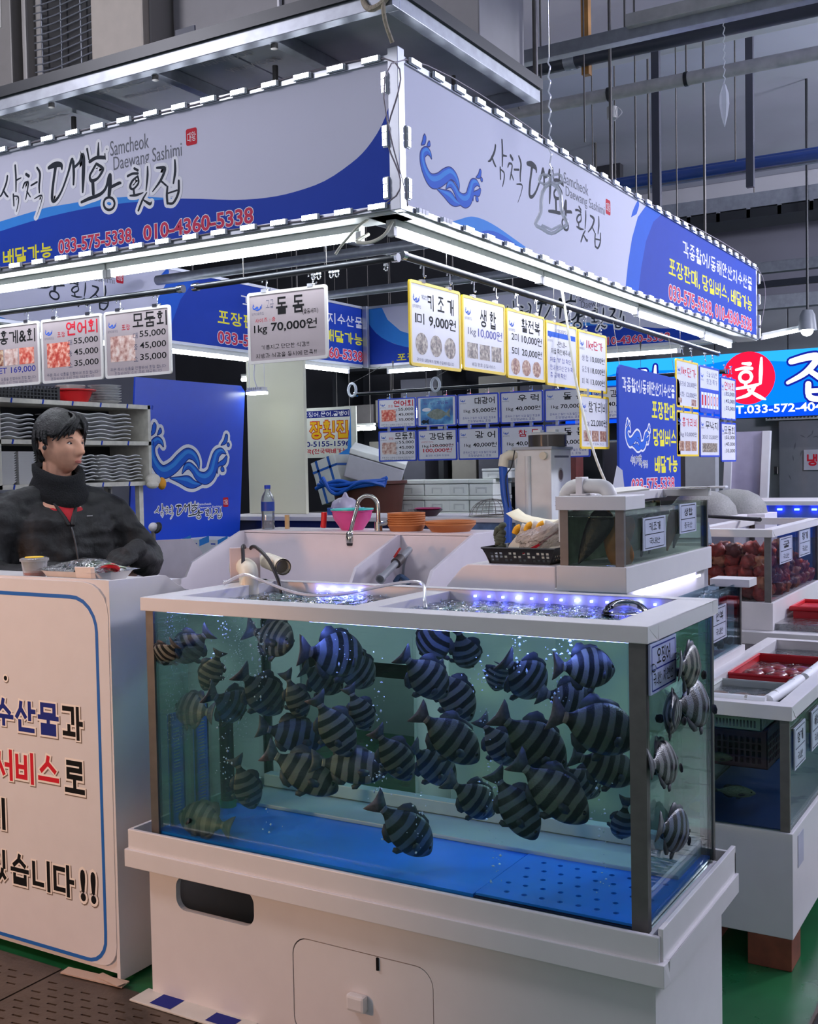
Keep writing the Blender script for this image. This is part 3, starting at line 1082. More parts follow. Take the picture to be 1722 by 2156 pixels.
def mesh_of(g, name, m):
 me = bpy.data.meshes.new(name)
 me.from_pydata([tuple(p) for p in g.v], [], g.f)
 me.materials.append(m)
 me.polygons.foreach_set('use_smooth', [True] * len(me.polygons))
 return me


FISH = []
for bendy, curl in ((0.0, 0.0), (0.28, 0.3), (-0.28, -0.3), (0.5, 0.2)):
 b, ps = fish_parts(bendy, curl)
 FISH.append((mesh_of(b, 'striped_fish', FSKIN), [(nm, mesh_of(g, nm, m)) for nm, g, m in ps]))


def put_fish(tail, head, hpx, y, label, var=0, away=1):
 """tail and head as seen, height as seen, distance plane; a fish seen short is turned in depth"""
 cx, cy = (tail[0] + head[0]) / 2, (tail[1] + head[1]) / 2
 c = hitY(cx, cy, y)
 if c.x < GX0 + 0.075:
  c = hitX(cx, cy, GX0 + 0.075)
 dep = (c - CAM).dot(FW)
 s = dep / FPX
 dx, dy = (head[0] - tail[0]) * s, -(head[1] - tail[1]) * s
 seen = math.hypot(dx, dy)
 Lr = max(seen, hpx * s / 0.46)
 ang = math.acos(min(1, seen / Lr)) * away
 f2 = (RT * dx + UP * dy).normalized()
 view = (c - CAM).normalized()
 f = (f2 * math.cos(ang) + view * math.sin(ang)).normalized()
 up = view.cross(f2)
 if up.z < 0 or (abs(up.z) < 0.25 and up.dot(RT) < 0):
  up = -up
 up = (up - f * up.dot(f)).normalized()
 sd = up.cross(f)
 me, ps = FISH[var]
 o = bpy.data.objects.new('striped_fish', me)
 COL.objects.link(o)
 o.matrix_world = Matrix(((f.x * Lr, sd.x * Lr, up.x * Lr, c.x), (f.y * Lr, sd.y * Lr, up.y * Lr, c.y), (f.z * Lr, sd.z * Lr, up.z * Lr, c.z), (0, 0, 0, 1)))
 o['label'] = label
 o['category'] = 'fish'
 o['group'] = 'striped fish in the big tank'
 for nm, m2 in ps:
  q = bpy.data.objects.new(nm, m2)
  COL.objects.link(q)
  q.parent = o
 return o


FL = [
 ((447, 1325), (362, 1392), 66, 2.47, 'striped fish near the top left post, snout down to the left', 0, 1),
 ((468, 1360), (428, 1456), 50, 2.44, 'lean striped fish diving steeply above the strainers', 1, 1),
 ((452, 1502), (366, 1488), 72, 2.44, 'striped fish heading left just above the strainer tops', 0, 1),
 ((458, 1470), (513, 1500), 78, 2.48, 'short-looking upright-striped fish just right of the strainers', 1, 1),
 ((502, 1412), (594, 1500), 80, 2.46, 'striped fish nosing down right, under the pale bubble column', 0, 1),
 ((536, 1330), (616, 1356), 80, 2.56, 'striped fish turned half away under the rim, upper left', 2, -1),
 ((632, 1370), (768, 1384), 98, 2.45, 'large pale brown striped fish right under the rim, facing right', 0, 1),
 ((708, 1378), (786, 1440), 76, 2.60, 'darker fish half hidden behind the large brown one', 0, 1),
 ((604, 1424), (642, 1515), 50, 2.50, 'slim dark fish hanging head down at the middle left', 3, 1),
 ((622, 1398), (722, 1450), 70, 2.66, 'bluish fish seen dimly below the large brown one', 2, 1),
 ((660, 1462), (742, 1594), 74, 2.43, 'broad-striped fish diving steeply in the middle left', 0, 1),
 ((736, 1452), (779, 1540), 54, 2.50, 'small striped fish diving beside the gap left of centre', 1, 1),
 ((543, 1530), (686, 1562), 72, 2.50, 'light striped fish facing right with its tail spread', 0, 1),
 ((556, 1578), (712, 1664), 74, 2.43, 'black-masked striped fish nosing down above the green floor', 0, 1),
 ((652, 1602), (817, 1622), 66, 2.48, 'long striped fish level and facing right above green floor', 0, 1),
 ((496, 1600), (538, 1706), 58, 2.50, 'whitish striped fish head down, right of the strainers', 1, 1),
 ((490, 1744), (374, 1712), 72, 2.41, 'striped fish facing left low by the left post', 0, 1),
 ((786, 1532), (868, 1644), 68, 2.42, 'striped fish diving right at the tank centre', 0, 1),
 ((792, 1690), (912, 1800), 84, 2.42, 'pale blue striped fish nosing onto the blue floor', 1, 1),
 ((372, 1352), (332, 1396), 56, 2.41, 'fish partly hidden by the left corner post', 0, 1),
 ((944, 1320), (888, 1382), 78, 2.58, 'dark fish facing left, close under the rim at the centre', 2, 1),
 ((840, 1374), (944, 1468), 80, 2.45, 'striped fish nosing down, upper centre of the tank', 0, 1),
 ((910, 1398), (995, 1520), 76, 2.58, 'very dark fish diving behind the upper centre one', 0, 1),
 ((872, 1494), (1012, 1604), 86, 2.42, 'large striped fish diving right in the exact middle', 0, 1),
 ((850, 1560), (962, 1650), 74, 2.60, 'blue-tinged fish behind the two central divers', 2, 1),
 ((968, 1340), (992, 1408), 62, 2.72, 'dim bluish fish hanging at the back under the rim', 3, 1),
 ((1056, 1384), (1148, 1462), 92, 2.47, 'dark fish nosing down right of centre under the rim', 0, 1),
 ((1160, 1402), (1300, 1410), 88, 2.45, 'striped fish level under the rim near the right post', 0, 1),
 ((1066, 1372), (1040, 1456), 56, 2.64, 'small dark fish head down behind the right-hand group', 3, 1),
 ((1038, 1496), (1196, 1622), 100, 2.44, 'biggest dark fish, diving right of centre', 0, 1),
 ((1014, 1518), (1084, 1614), 64, 2.62, 'grey fish showing between the two large divers', 1, 1),
 ((1150, 1498), (1352, 1562), 112, 2.44, 'largest boldly striped fish with a white-edged tail', 0, 1),
 ((1126, 1456), (1270, 1488), 80, 2.60, 'fish above and behind the boldly striped one', 0, 1),
 ((1196, 1586), (1346, 1640), 82, 2.54, 'striped fish level below the boldly striped one', 0, 1),
 ((1080, 1596), (1238, 1728), 90, 2.43, 'brownish striped fish diving at the lower right', 0, 1),
 ((1186, 1616), (1266, 1676), 66, 2.66, 'dark fish behind the brownish lower right diver', 1, 1),
 ((950, 1648), (1046, 1716), 74, 2.46, 'rounded blue-grey fish with its tail up, lower centre', 1, 1),
 ((1036, 1622), (1130, 1766), 66, 2.42, 'long fish plunging almost straight down, lower right', 0, 1),
 ((1316, 1700), (1304, 1770), 52, 2.60, 'fish tail showing just left of the right post', 3, 1),
 ((1430, 1402), (1468, 1406), 96, 2.58, 'narrow upright-striped fish behind the side glass, beside the label', 0, 1),
 ((1444, 1484), (1486, 1480), 104, 2.70, 'upright-striped fish deep behind the side glass', 1, 1),
 ((1388, 1500), (1428, 1504), 92, 2.50, 'fish behind the side glass below the hanging label', 2, 1),
 ((1366, 1610), (1424, 1604), 96, 2.47, 'pale striped fish at mid height behind the side glass', 0, 1),
 ((1383, 1740), (1449, 1756), 96, 2.52, 'lone striped fish low behind the side glass', 0, 1),
]
for a in FL:
 put_fish(*a)

# ------------------------------------------------------------------ brush logo, wave emblem
# logo strokes traced as (x, y, width); the frame below is the sheet they are painted on
_LZ = [
 [(50, 440, 22), (40, 500, 24), (5, 590, 22), (-20, 620, 12)], [(15, 560, 20), (40, 600, 22), (55, 615, 16)],
 [(115, 350, 22), (122, 450, 24), (122, 570, 16)], [(125, 475, 20), (165, 455, 12)], [(100, 595, 20), (105, 690, 18)],
 [(105, 610, 14), (140, 615, 16), (143, 660, 16), (127, 740, 10)],
 [(208, 425, 30), (230, 440, 32)], [(180, 540, 16), (195, 500, 20), (225, 492, 18), (222, 540, 18), (205, 635, 14)], [(215, 570, 18), (243, 615, 14)],
 [(250, 520, 18), (300, 490, 20)], [(300, 370, 22), (325, 420, 28), (318, 520, 24), (320, 580, 16)],
 [(278, 632, 10), (325, 605, 16), (343, 615, 12), (330, 680, 8), (300, 770, 5), (290, 790, 2)],
 [(400, 370, 36), (450, 345, 56), (500, 345, 46), (510, 380, 20)],
 [(455, 370, 40), (445, 440, 34), (430, 560, 34), (430, 645, 36), (462, 640, 30), (510, 560, 24), (560, 420, 26), (590, 310, 34), (600, 300, 28)],
 [(605, 320, 34), (610, 420, 32), (607, 510, 22)], [(610, 370, 26), (660, 320, 30), (680, 262, 38), (692, 300, 44), (690, 440, 44), (685, 575, 22)],
 [(800, 335, 24), (850, 370, 30), (850, 400, 30), (810, 460, 26), (760, 480, 36), (745, 440, 26), (775, 380, 26), (800, 335, 24)],
 [(770, 490, 40), (775, 590, 36)], [(675, 660, 26), (740, 630, 34), (830, 595, 34), (880, 540, 30), (905, 450, 34), (915, 430, 34)],
 [(915, 435, 44), (915, 520, 48), (908, 600, 42)], [(930, 530, 30), (990, 500, 30), (1005, 500, 22)],
 [(908 + 46 * math.sin(k * 0.7854), 672 - 54 * math.cos(k * 0.7854), 24) for k in range(9)],
 [(1120, 375, 22), (1150, 392, 24)], [(1065, 440, 24), (1105, 420, 22), (1150, 418, 24)],
 [(1150, 440, 18), (1155, 500, 22), (1110, 550, 20), (1085, 530, 26), (1105, 480, 24), (1150, 440, 18)], [(1115, 555, 24), (1120, 600, 24)],
 [(1085, 605, 16), (1140, 600, 24), (1195, 580, 10)], [(1232, 360, 16), (1232, 440, 26), (1220, 560, 14)],
 [(1225, 580, 12), (1190, 640, 22), (1155, 730, 22)], [(1195, 640, 14), (1250, 675, 28), (1265, 660, 14)],
 [(1310, 370, 20), (1370, 370, 32), (1375, 400, 30), (1340, 480, 26), (1275, 570, 12)], [(1345, 480, 18), (1390, 520, 18)],
 [(1462, 305, 18), (1465, 400, 28), (1450, 500, 18)], [(1400, 530, 22), (1395, 600, 26), (1400, 670, 24)],
 [(1495, 480, 24), (1492, 580, 28), (1450, 665, 24), (1405, 670, 20)], [(1405, 585, 16), (1480, 560, 16)],
 [(722, 212, 24), (738, 300, 16)], [(818, 160, 14), (816, 260, 34)], [(745, 318, 34), (800, 285, 34), (866, 284, 34)], [(888, 212, 12), (889, 214, 12)], [(872, 250, 12), (876, 296, 16)]]


def _lc(x, y):
 p = hitY(x * 0.2497, 260 + y * 0.2497, 3.093)
 return p.x + 3.78, p.z - 2.47


LOGO = []
for s in _LZ:
 LOGO.append([(*_lc(x, y), wd * 0.2497 * 3.95 / FPX) for x, y, wd in s])   # about 0.98 wide, 0.36 high
WAVES = [
 [(265, 960, 8), (240, 900, 40), (190, 880, 60), (130, 960, 70), (130, 1100, 80), (190, 1250, 95), (270, 1310, 110), (380, 1250, 110), (480, 1140, 110), (570, 1060, 95), (650, 1090, 80), (700, 1180, 50), (715, 1270, 6)],
 [(495, 1335, 5), (540, 1250, 50), (590, 1230, 60), (650, 1290, 70), (710, 1380, 90), (800, 1410, 110), (880, 1340, 110), (920, 1200, 100), (960, 1070, 80), (1030, 1020, 50), (1090, 1060, 5)],
 [(340, 1395, 5), (450, 1420, 50), (560, 1450, 100), (640, 1490, 70), (740, 1495, 5)],
 [(110, 825, 3), (150, 760, 40), (165, 680, 40), (165, 660, 20)], [(200, 805, 5), (230, 760, 35), (235, 730, 20)],
 [(1025, 935, 3), (1085, 880, 40), (1105, 800, 35)], [(1126, 926, 34), (1128, 928, 34)],
 [(960, 1340, 4), (975, 1230, 25), (1060, 1180, 50), (1095, 1110, 25)], [(1035, 1285, 46), (1050, 1300, 20)]]


def draw_logo(P, x, y, sx, sy, m=INK, edge=None, l=0.0012):
 k = (sx + sy) / 2
 for s in LOGO:
  q = [(x + a * sx, y + b * sy, c * k) for a, b, c in s]
  if edge:
   P.stroke(q, edge, l - 0.0004, grow=0.012 * k)
  P.stroke(q, m, l)


def draw_waves(P, x, y, sx, sy, back=None, l=0.001, detail=True):
 """breaking-wave emblem, x..x+sx wide (1000 units), y..y+sy high (850 units)"""
 for w_ in WAVES:
  q = [(x + (a - 100) / 1020 * sx, y + (1560 - b) / 920 * sy, c / 1020 * sx) for a, b, c in w_]
  if back:
   P.stroke(q, back, l - 0.0003, grow=0.035 * sx)
  P.stroke(q, NAVY, l, grow=0.006 * sx)
  P.stroke(q, MBLUE, l + 0.0003, grow=-0.002 * sx)
  if detail and len(q) > 4:
   P.stroke([(a, b + 0.18 * c, c * 0.35) for a, b, c in q], LBLUE, l + 0.0006)


def draw_seal(P, x, y, sz):
 P.poly(rrect(x, y, x + sz, y + sz * 1.15, sz * 0.15, 3), RED, 0.001)
 P.text('대왕', x + sz * 0.12, y + sz * 0.25, x + sz * 0.9, y + sz * 0.9, SHEETW, 0.01, 0.0014)


# ------------------------------------------------------------------ the ring of lit fascia signs
SX, SY, SXL, SYB, SZ0, SZ1 = -1.8587, 3.0932, -5.05, 7.835, 2.386, 2.88
FASC = mat('sign_sheet', (206, 206, 224), 0.6, var=0.02, vscale=2, spec=0.15)
ALU = mat('aluminium', (188, 192, 200), 0.35, 0.7, var=0.05)
SOFF = mat('soffit_white', (214, 216, 212), 0.5, var=0.05)


def front_design(P, x0, x1):
 """sheet of the long front: blue wave foot, logo, phone line; drawn in (x, z)"""
 top = [(-5.05, 2.878), (-4.98, 2.74), (-4.86, 2.62), (-4.66, 2.535), (-4.4, 2.50), (-4.1, 2.52), (-3.769, 2.554), (-3.5, 2.574), (-3.224, 2.578), (-3.0, 2.566), (-2.79, 2.548), (-2.55, 2.51), (-2.40, 2.497), (-2.28, 2.50), (-2.158, 2.518), (-2.05, 2.56), (-1.986, 2.60), (-1.93, 2.66), (-1.893, 2.73)]
 cl = lambda p: (min(max(p[0], x0), x1), p[1])
 lo = [(x1, 2.392), (x0, 2.392)]
 P.poly([cl(p) for p in [(-4.1, 2.52), (-3.95, 2.565), (-3.769, 2.593), (-3.5, 2.612), (-3.198, 2.606), (-3.0, 2.586), (-2.8, 2.549), (-3.0, 2.56), (-3.224, 2.57), (-3.769, 2.545)]], LBLUE, 0.0006)
 P.poly([cl(p) for p in [(-5.045, 2.876), (-4.86, 2.876), (-4.80, 2.76), (-4.68, 2.66), (-4.45, 2.58), (-4.1, 2.53), (-4.4, 2.50), (-4.66, 2.53), (-4.86, 2.61), (-4.98, 2.73)]], LBLUE, 0.0006)
 P.poly([cl(p) for p in catmull(top, 3)] + lo, BLUE, 0.0009)
 draw_logo(P, -3.78, 2.47, 1, 1, INK, SHEETW, 0.0018)
 P.text('Samcheok', -3.143, 2.756, -2.945, 2.812, GREY, 0.0, 0.0012)
 P.text('Daewang Sashimi', -3.128, 2.685, -2.785, 2.752, GREY, 0.0, 0.0012)
 draw_seal(P, -2.763, 2.732, 0.052)
 P.text('포장판매, 당일버스,', -4.72, 2.415, -3.83, 2.476, YEL, 0.03, 0.0016)
 P.text('배달가능', -3.765, 2.415, -3.475, 2.476, YEL, 0.03, 0.0016)
 P.textb('033-575-5338,', -3.44, 2.412, -3.03, 2.476, PINKR, SHEETW, 0.025, 0.035, 0.0016)
 P.textb('010-4360-5338', -2.985, 2.418, -2.463, 2.476, PINKR, SHEETW, 0.025, 0.035, 0.0016)


def side_design(P):
 """sheet of the long sides, drawn in (y, z)"""
 P.poly(catmull([(3.40, 2.392), (3.505, 2.425), (3.60, 2.453), (3.70, 2.460), (3.82, 2.452), (3.98, 2.43), (4.25, 2.392)], 4), LBLUE, 0.0006)
 P.poly(catmull([(3.62, 2.392), (3.72, 2.424), (3.82, 2.432), (3.94, 2.42), (4.08, 2.392)], 4), MBLUE, 0.0009)
 draw_waves(P, 3.245, 2.466, 0.44, 0.20, None, 0.0008)
 draw_logo(P, 3.74, 2.475, 1.17, 0.94, INK, None, 0.0012)
 P.text('Samcheok', 4.46, 2.752, 4.74, 2.80, GREY, 0.0, 0.001)
 P.text('Daewang Sashimi', 4.48, 2.69, 4.94, 2.745, GREY, 0.0, 0.001)
 draw_seal(P, 4.955, 2.715, 0.06)
 P.poly([(5.205, 2.392), (5.25, 2.53), (5.31, 2.66), (5.40, 2.78), (5.55, 2.874), (5.85, 2.874), (5.6, 2.392)], MBLUE, 0.0006)
 P.poly([(5.39, 2.392), (5.44, 2.53), (5.52, 2.68), (5.64, 2.80), (5.80, 2.874), (7.80, 2.874), (7.80, 2.392)], BLUE, 0.0009)
 P.poly(catmull([(5.30, 2.76), (5.33, 2.80), (5.40, 2.86), (5.42, 2.84), (5.38, 2.79)], 3), MBLUE, 0.0006)
 P.text('각종활어/동해안산지수산물', 6.14, 2.70, 7.69, 2.79, SHEETW, 0.02, 0.0014)
 P.text('포장판매, 당일버스, 배달가능', 5.885, 2.553, 7.685, 2.655, YEL, 0.025, 0.0014)
 P.textb('033-575-5338, 010-4360-5338', 5.88, 2.415, 7.68, 2.515, PINKR, SHEETW, 0.025, 0.035, 0.0014)


# shared LED module meshes
def led_mesh(axis, lit):
 g = G()
 if axis == 'x':
  g.box(-0.034, 0, -0.0075, 0.034, 0.005, 0.0075)
 elif axis == 'y':
  g.box(0, -0.034, -0.0075, 0.005, 0.034, 0.0075)
 else:
  g.box(-0.0075, -0.0075, -0.034, 0.0075, 0.0075, 0.034)
 return g


LEDW = mat('led_case', (215, 220, 228), 0.3)
_ledcache = {}


def led(parent, c, along, out, lit=True):
 """a three-lamp module lying along a direction, facing out"""
 key = (tuple(along), tuple(out), lit)
 if key not in _ledcache:
  a, o = V(along), V(out)
  b = a.cross(o)
  g = G()
  g.obox(o * 0.003, a * 0.036, b * 0.009, o * 0.003)
  for k in (-1, 0, 1):
   g.obox(a * (0.022 * k) + o * 0.0085, a * 0.0095, b * 0.008, o * 0.0025)
   g.m[-5] = 1
  me = bpy.data.meshes.new('led_module')
  me.from_pydata([tuple(p) for p in g.v], [], g.f)
  me.materials.append(LEDW)
  me.materials.append(LED_ON if lit else CLEARP)
  me.polygons.foreach_set('material_index', g.m)
  _ledcache[key] = me
 o = bpy.data.objects.new('led_module', _ledcache[key])
 COL.objects.link(o)
 o.parent = parent
 o.location = V(c) - V(parent['_o'])


def sign_shell(t, axis, a0, a1, b0, b1):
 """box of a fascia running along axis; b0 is the outer face, b1 the inner face"""
 def bx(p0, q0, z0, p1, q1, z1):
  return (p0, q0, z0, p1, q1, z1) if axis == 'x' else (q0, p0, z0, q1, p1, z1)
 lo, hi = min(b0, b1), max(b0, b1)
 G().box(*bx(a0, lo + 0.004, SZ0 + 0.006, a1, hi - 0.004, SZ1 - 0.006)).obj('light_box', FASC, t)
 g = G()
 for q in (lo, hi):
  for z in (SZ0, SZ1 - 0.02):
   g.box(*bx(a0, q - 0.004, z, a1, q + 0.004, z + 0.02))
 g.obj('frame_rail', ALU, t, bevel=0.001)
 G().box(*bx(a0, lo + 0.006, SZ0 - 0.006, a1, hi - 0.006, SZ0 + 0.004)).obj('soffit', SOFF, t)


ins = 0.15
TH = 0.15
# front
sf = thing('fascia_sign', 'long front fascia sign with brush lettering, blue wave and phone numbers', 'sign', ((SX + SXL) / 2, SY + 0.07, SZ0), 'fascia signs round the stall')
sign_shell(sf, 'x', SXL, SX - 0.035, SY + 0.004, SY + TH)
P = Print((0, SY + 0.0079, 0), X_, Z_)
front_design(P, -5.05, -1.893)
P.done('printed_sheet', sf)
k = 0
x = -1.955
while x > -4.0:
 led(sf, (x, SY - 0.004, 2.872), (1, 0, 0), (0, -1, 0))
 x -= 0.137
x = -1.94
while x > -4.0:
 led(sf, (x, SY - 0.006, 2.400), (1, 0, 0), (0, -1, 0))
 x -= 0.133
for z in (2.79, 2.62, 2.455):
 led(sf, (-1.905, SY - 0.004, z), (0, 0, 1), (0, -1, 0))
G().tube(catmull([(-4.0, SY - 0.003, 2.868), (-3.4, SY - 0.004, 2.874), (-2.7, SY - 0.003, 2.868), (-1.905, SY - 0.004, 2.868), (-1.903, SY - 0.004, 2.62), (-1.905, SY - 0.004, 2.41), (-2.6, SY - 0.004, 2.404), (-3.2, SY - 0.004, 2.398), (-4.0, SY - 0.004, 2.404)], 8), 0.0025, 6).obj('led_wire', mat('wire_grey', (150, 140, 150), 0.5), sf)
# right side
sr = thing('fascia_sign', 'fascia sign running down the right side with wave emblem and shop lettering', 'sign', (SX - 0.07, (SY + SYB) / 2, SZ0), 'fascia signs round the stall')
sign_shell(sr, 'y', SY + 0.035, SYB, SX - 0.004, SX - TH)
P = Print((SX - 0.0079, 0, 0), Y_, Z_)
side_design(P)
P.done('printed_sheet', sr)
y = 3.19
while y < 7.8:
 led(sr, (SX + 0.004, y, 2.872), (0, 1, 0), (1, 0, 0))
 y += 0.155
y = 3.22
k = 0
while y < 7.8:
 led(sr, (SX + 0.004, y, 2.396), (0, 1, 0), (1, 0, 0), lit=k not in (0, 1, 4, 6))
 y += 0.165
 k += 1
for z in (2.62, 2.455):
 led(sr, (SX + 0.004, 3.135, z), (0, 0, 1), (1, 0, 0))
for z in (2.80, 2.66, 2.52, 2.43):
 led(sr, (SX + 0.004, 7.82, z), (0, 0, 1), (1, 0, 0))
G().tube(catmull([(SX + 0.003, 3.135, 2.40), (SX + 0.003, 3.14, 2.87), (SX + 0.003, 5.0, 2.868), (SX + 0.003, 7.82, 2.868), (SX + 0.003, 7.82, 2.40)], 8), 0.0025, 6).obj('led_wire', MATS['wire_grey'], sr)
# inner faces of the far sides
sl = thing('fascia_sign', 'fascia sign seen from inside along the left of the stall', 'sign', (SXL - 0.07, (SY + SYB) / 2, SZ0), 'fascia signs round the stall')
sign_shell(sl, 'y', SY + 0.16, SYB - 0.16, SXL - TH, SXL + 0.05)
P = Print((SXL + 0.0461, 0, 0), Y_, Z_)
side_design(P)
P.done('printed_sheet', sl)
sb = thing('fascia_sign', 'fascia sign seen from inside across the far end of the stall', 'sign', ((SX + SXL) / 2, SYB - 0.07, SZ0), 'fascia signs round the stall')
sign_shell(sb, 'x', SXL + 0.06, SX - 0.16, SYB, SYB - 0.12)
P = Print((0.02, SYB - 0.1161, 0), X_, Z_)
front_design(P, -5.0, -2.05)
P.done('printed_sheet', sb)
g = G().box(SX - 0.036, SY - 0.004, SZ0 - 0.004, SX + 0.004, SY + 0.036, SZ1 + 0.02)
g.obj('corner_post', ALU, bevel=0.003, label='bare aluminium corner post joining the front and side signs', cat='post')
g = G().box(SXL + 0.052, SYB - 0.16, SZ0 - 0.004, SXL + 0.098, SYB - 0.125, SZ1)
g.obj('corner_post', ALU, bevel=0.003, label='aluminium post in the far inside corner of the signs', cat='post')

# fluorescent fittings
def fitting(p0, p1, label):
 p0, p1 = V(p0), V(p1)
 d = (p1 - p0).normalized()
 s = d.cross(Z_)
 t = thing('tube_light', label, 'tube light', tuple((p0 + p1) / 2 + V((0, 0, -0.02))), 'fluorescent tubes under the signs')
 G().obox((p0 + p1) / 2 + V((0, 0, 0.026)), (p1 - p0) / 2, s * 0.019, V((0, 0, 0.012))).obj('batten', SOFF, t, bevel=0.002)
 G().cyl(p0 + d * 0.02, p1 - d * 0.02, 0.0135, n=12).obj('tube', TUBE_ON, t, smooth=True)
 for p, e in ((p0, d), (p1, -d)):
  G().obox(p + e * 0.008, e * 0.011, s * 0.013, V((0, 0, 0.017))).obj('lamp_holder', WHITE2, t, bevel=0.002)
 return t


zf = 2.342
fitting((-3.27, 3.205, zf), (-2.08, 3.205, zf), 'fluorescent tube under the front sign, next to the corner')
fitting((-4.48, 3.205, zf), (-3.28, 3.205, zf), 'fluorescent tube under the front sign, at the picture edge')
fitting((-1.955, 3.19, zf), (-1.955, 4.39, zf), 'fluorescent tube under the side sign, nearest the corner')
fitting((-1.955, 4.40, zf), (-1.955, 5.60, zf), 'fluorescent tube under the side sign, second from the corner')
fitting((-1.955, 5.61, zf - 0.01), (-1.955, 6.81, zf - 0.01), 'fluorescent tube under the side sign, third from the corner')
fitting((-1.955, 6.82, zf - 0.02), (-1.955, 7.45, zf - 0.02), 'short fluorescent tube at the far end of the side sign')
fitting((-5.03, 4.15, zf), (-5.03, 5.25, zf), 'fluorescent tube under the left inner sign behind the price boards')
fitting((-5.03, 5.28, zf), (-5.03, 6.38, zf), 'fluorescent tube under the left inner sign, middle one')
fitting((-5.03, 6.40, zf), (-5.03, 7.50, zf), 'fluorescent tube under the left inner sign, by the far corner')
fitting((-4.80, 7.74, zf), (-3.6, 7.74, zf), 'fluorescent tube under the far inner sign, by the far corner')
fitting((-3.58, 7.74, zf), (-2.38, 7.74, zf), 'fluorescent tube under the far inner sign, right half')
fitting(tuple(hitY(1602, 712, 9.3)), tuple(hitY(1692, 693, 9.5)), 'bright tube beyond the far end of the side sign')
# loose flex at the corner
FLEX = mat('flex_white', (215, 212, 196), 0.5)
G().tube(catmull([(-2.02, 3.15, 2.38), (-2.04, 3.12, 2.355), (-2.10, 3.11, 2.30), (-2.12, 3.10, 2.27)], 6), 0.005, 7).obj('lamp_cord', FLEX, smooth=True, label='loose white lamp cord end hanging at the sign corner', cat='cord')
G().tube(catmull([(-2.05, 3.2, 2.345), (-2.06, 3.14, 2.312), (-2.00, 3.13, 2.30), (-1.95, 3.14, 2.32), (-1.93, 3.16, 2.365)], 6), 0.006, 7).obj('lamp_cord', FLEX, smooth=True, label='white cord looping between the two corner tubes', cat='cord')

# ------------------------------------------------------------------ rails and hung price boards
RAILM = mat('rail_black', (30, 33, 38), 0.35, 0.2)
HOOKM = pane_mat('hook_clear', (235, 238, 240), 1.6, 0.08, haze=0.35, body=(245, 246, 250))


def rail(p0, p1, r, label, wires, ztop):
 p0, p1 = V(p0), V(p1)
 t = thing('hanging_rail', label, 'rail', tuple((p0 + p1) / 2), 'black rails carrying price boards')
 d = (p1 - p0).normalized()
 G().cyl(p0, p1, r, n=12).obj('bar', RAILM, t, smooth=True)
 for p, e in ((p0, -d), (p1, d)):
  G().cyl(p - e * 0.012, p + e * 0.012, r * 1.3, n=14).obj('end_cap', CLEARP, t, smooth=True)
 for q in wires:
  p = p0 + (p1 - p0) * q
  G().cyl(p, (p.x, p.y, ztop), 0.0012, n=5).obj('wire', STEELD, t)
  G().cyl((p.x, p.y, ztop), (p.x, p.y, ztop - 0.05), 0.008, 0.002, n=8).obj('wire_clip', BLACK, t)
 return t


rail((-2.88, 3.265, 2.258), (-1.985, 3.265, 2.268), 0.012, 'black rail under the front sign holding one grey price board', (0.26, 0.68), 2.38)
rail((-4.6, 3.265, 2.258), (-2.955, 3.265, 2.258), 0.012, 'black rail at the left holding three white price boards', (0.3, 0.75), 2.38)
rail((-1.985, 3.31, 2.284), (-1.985, 7.25, 2.256), 0.014, 'long black rail under the side sign holding yellow price boards', (0.08, 0.33, 0.46, 0.62, 0.8), 2.38)
rail((-4.86, 7.35, 2.145), (-1.95, 7.35, 2.145), 0.014, 'black rail at the far end with two rows of blue boards', (0.12, 0.52, 0.8), 2.38)

_hm = None


def s_hook(parent, p, side):
 """clear plastic S hook hanging from p"""
 q = []
 for k in range(9):
  a = math.radians(200 - 27 * k)
  q.append((0.011 * math.cos(a), 0.0, 0.011 * math.sin(a) - 0.013))
 for k in range(8):
  a = math.radians(160 + 26 * k) if True else 0
  q.append((0.009 * math.cos(a) + 0.018, 0.0, 0.010 * math.sin(a) - 0.035))
 s = V(side)
 G().tube([V(p) + s * a + V((0, 0, c)) for a, b, c in q], 0.0028, 6).obj('hook', HOOKM, parent, smooth=True)
 G().obox(V(p) + V((0, 0, 0.002)), s * 0.014, s.cross(Z_) * 0.006, V((0, 0, 0.004))).obj('hook_clip', HOOKM, parent)


PHOTO = {}


def photo_mat(name, c1, c2, c3, sc=60):
 if name in PHOTO:
  return PHOTO[name]
 m = bpy.data.materials.new(name)
 m.use_nodes = True
 nt = m.node_tree
 b = nt.nodes['Principled BSDF']
 b.inputs['Roughness'].default_value = 0.3
 tc = nt.nodes.new('ShaderNodeTexCoord')
 n = nt.nodes.new('ShaderNodeTexNoise')
 n.inputs['Scale'].default_value = sc
 n.inputs['Detail'].default_value = 3
 r = nt.nodes.new('ShaderNodeValToRGB')
 r.color_ramp.elements[0].position = 0.35
 r.color_ramp.elements[0].color = lin(c1)
 r.color_ramp.elements[1].position = 0.65
 r.color_ramp.elements[1].color = lin(c3)
 e = r.color_ramp.elements.new(0.5)
 e.color = lin(c2)
 nt.links.new(tc.outputs['Object'], n.inputs['Vector'])
 nt.links.new(n.outputs['Fac'], r.inputs[0])
 nt.links.new(r.outputs[0], b.inputs['Base Color'])
 PHOTO[name] = m
 return m


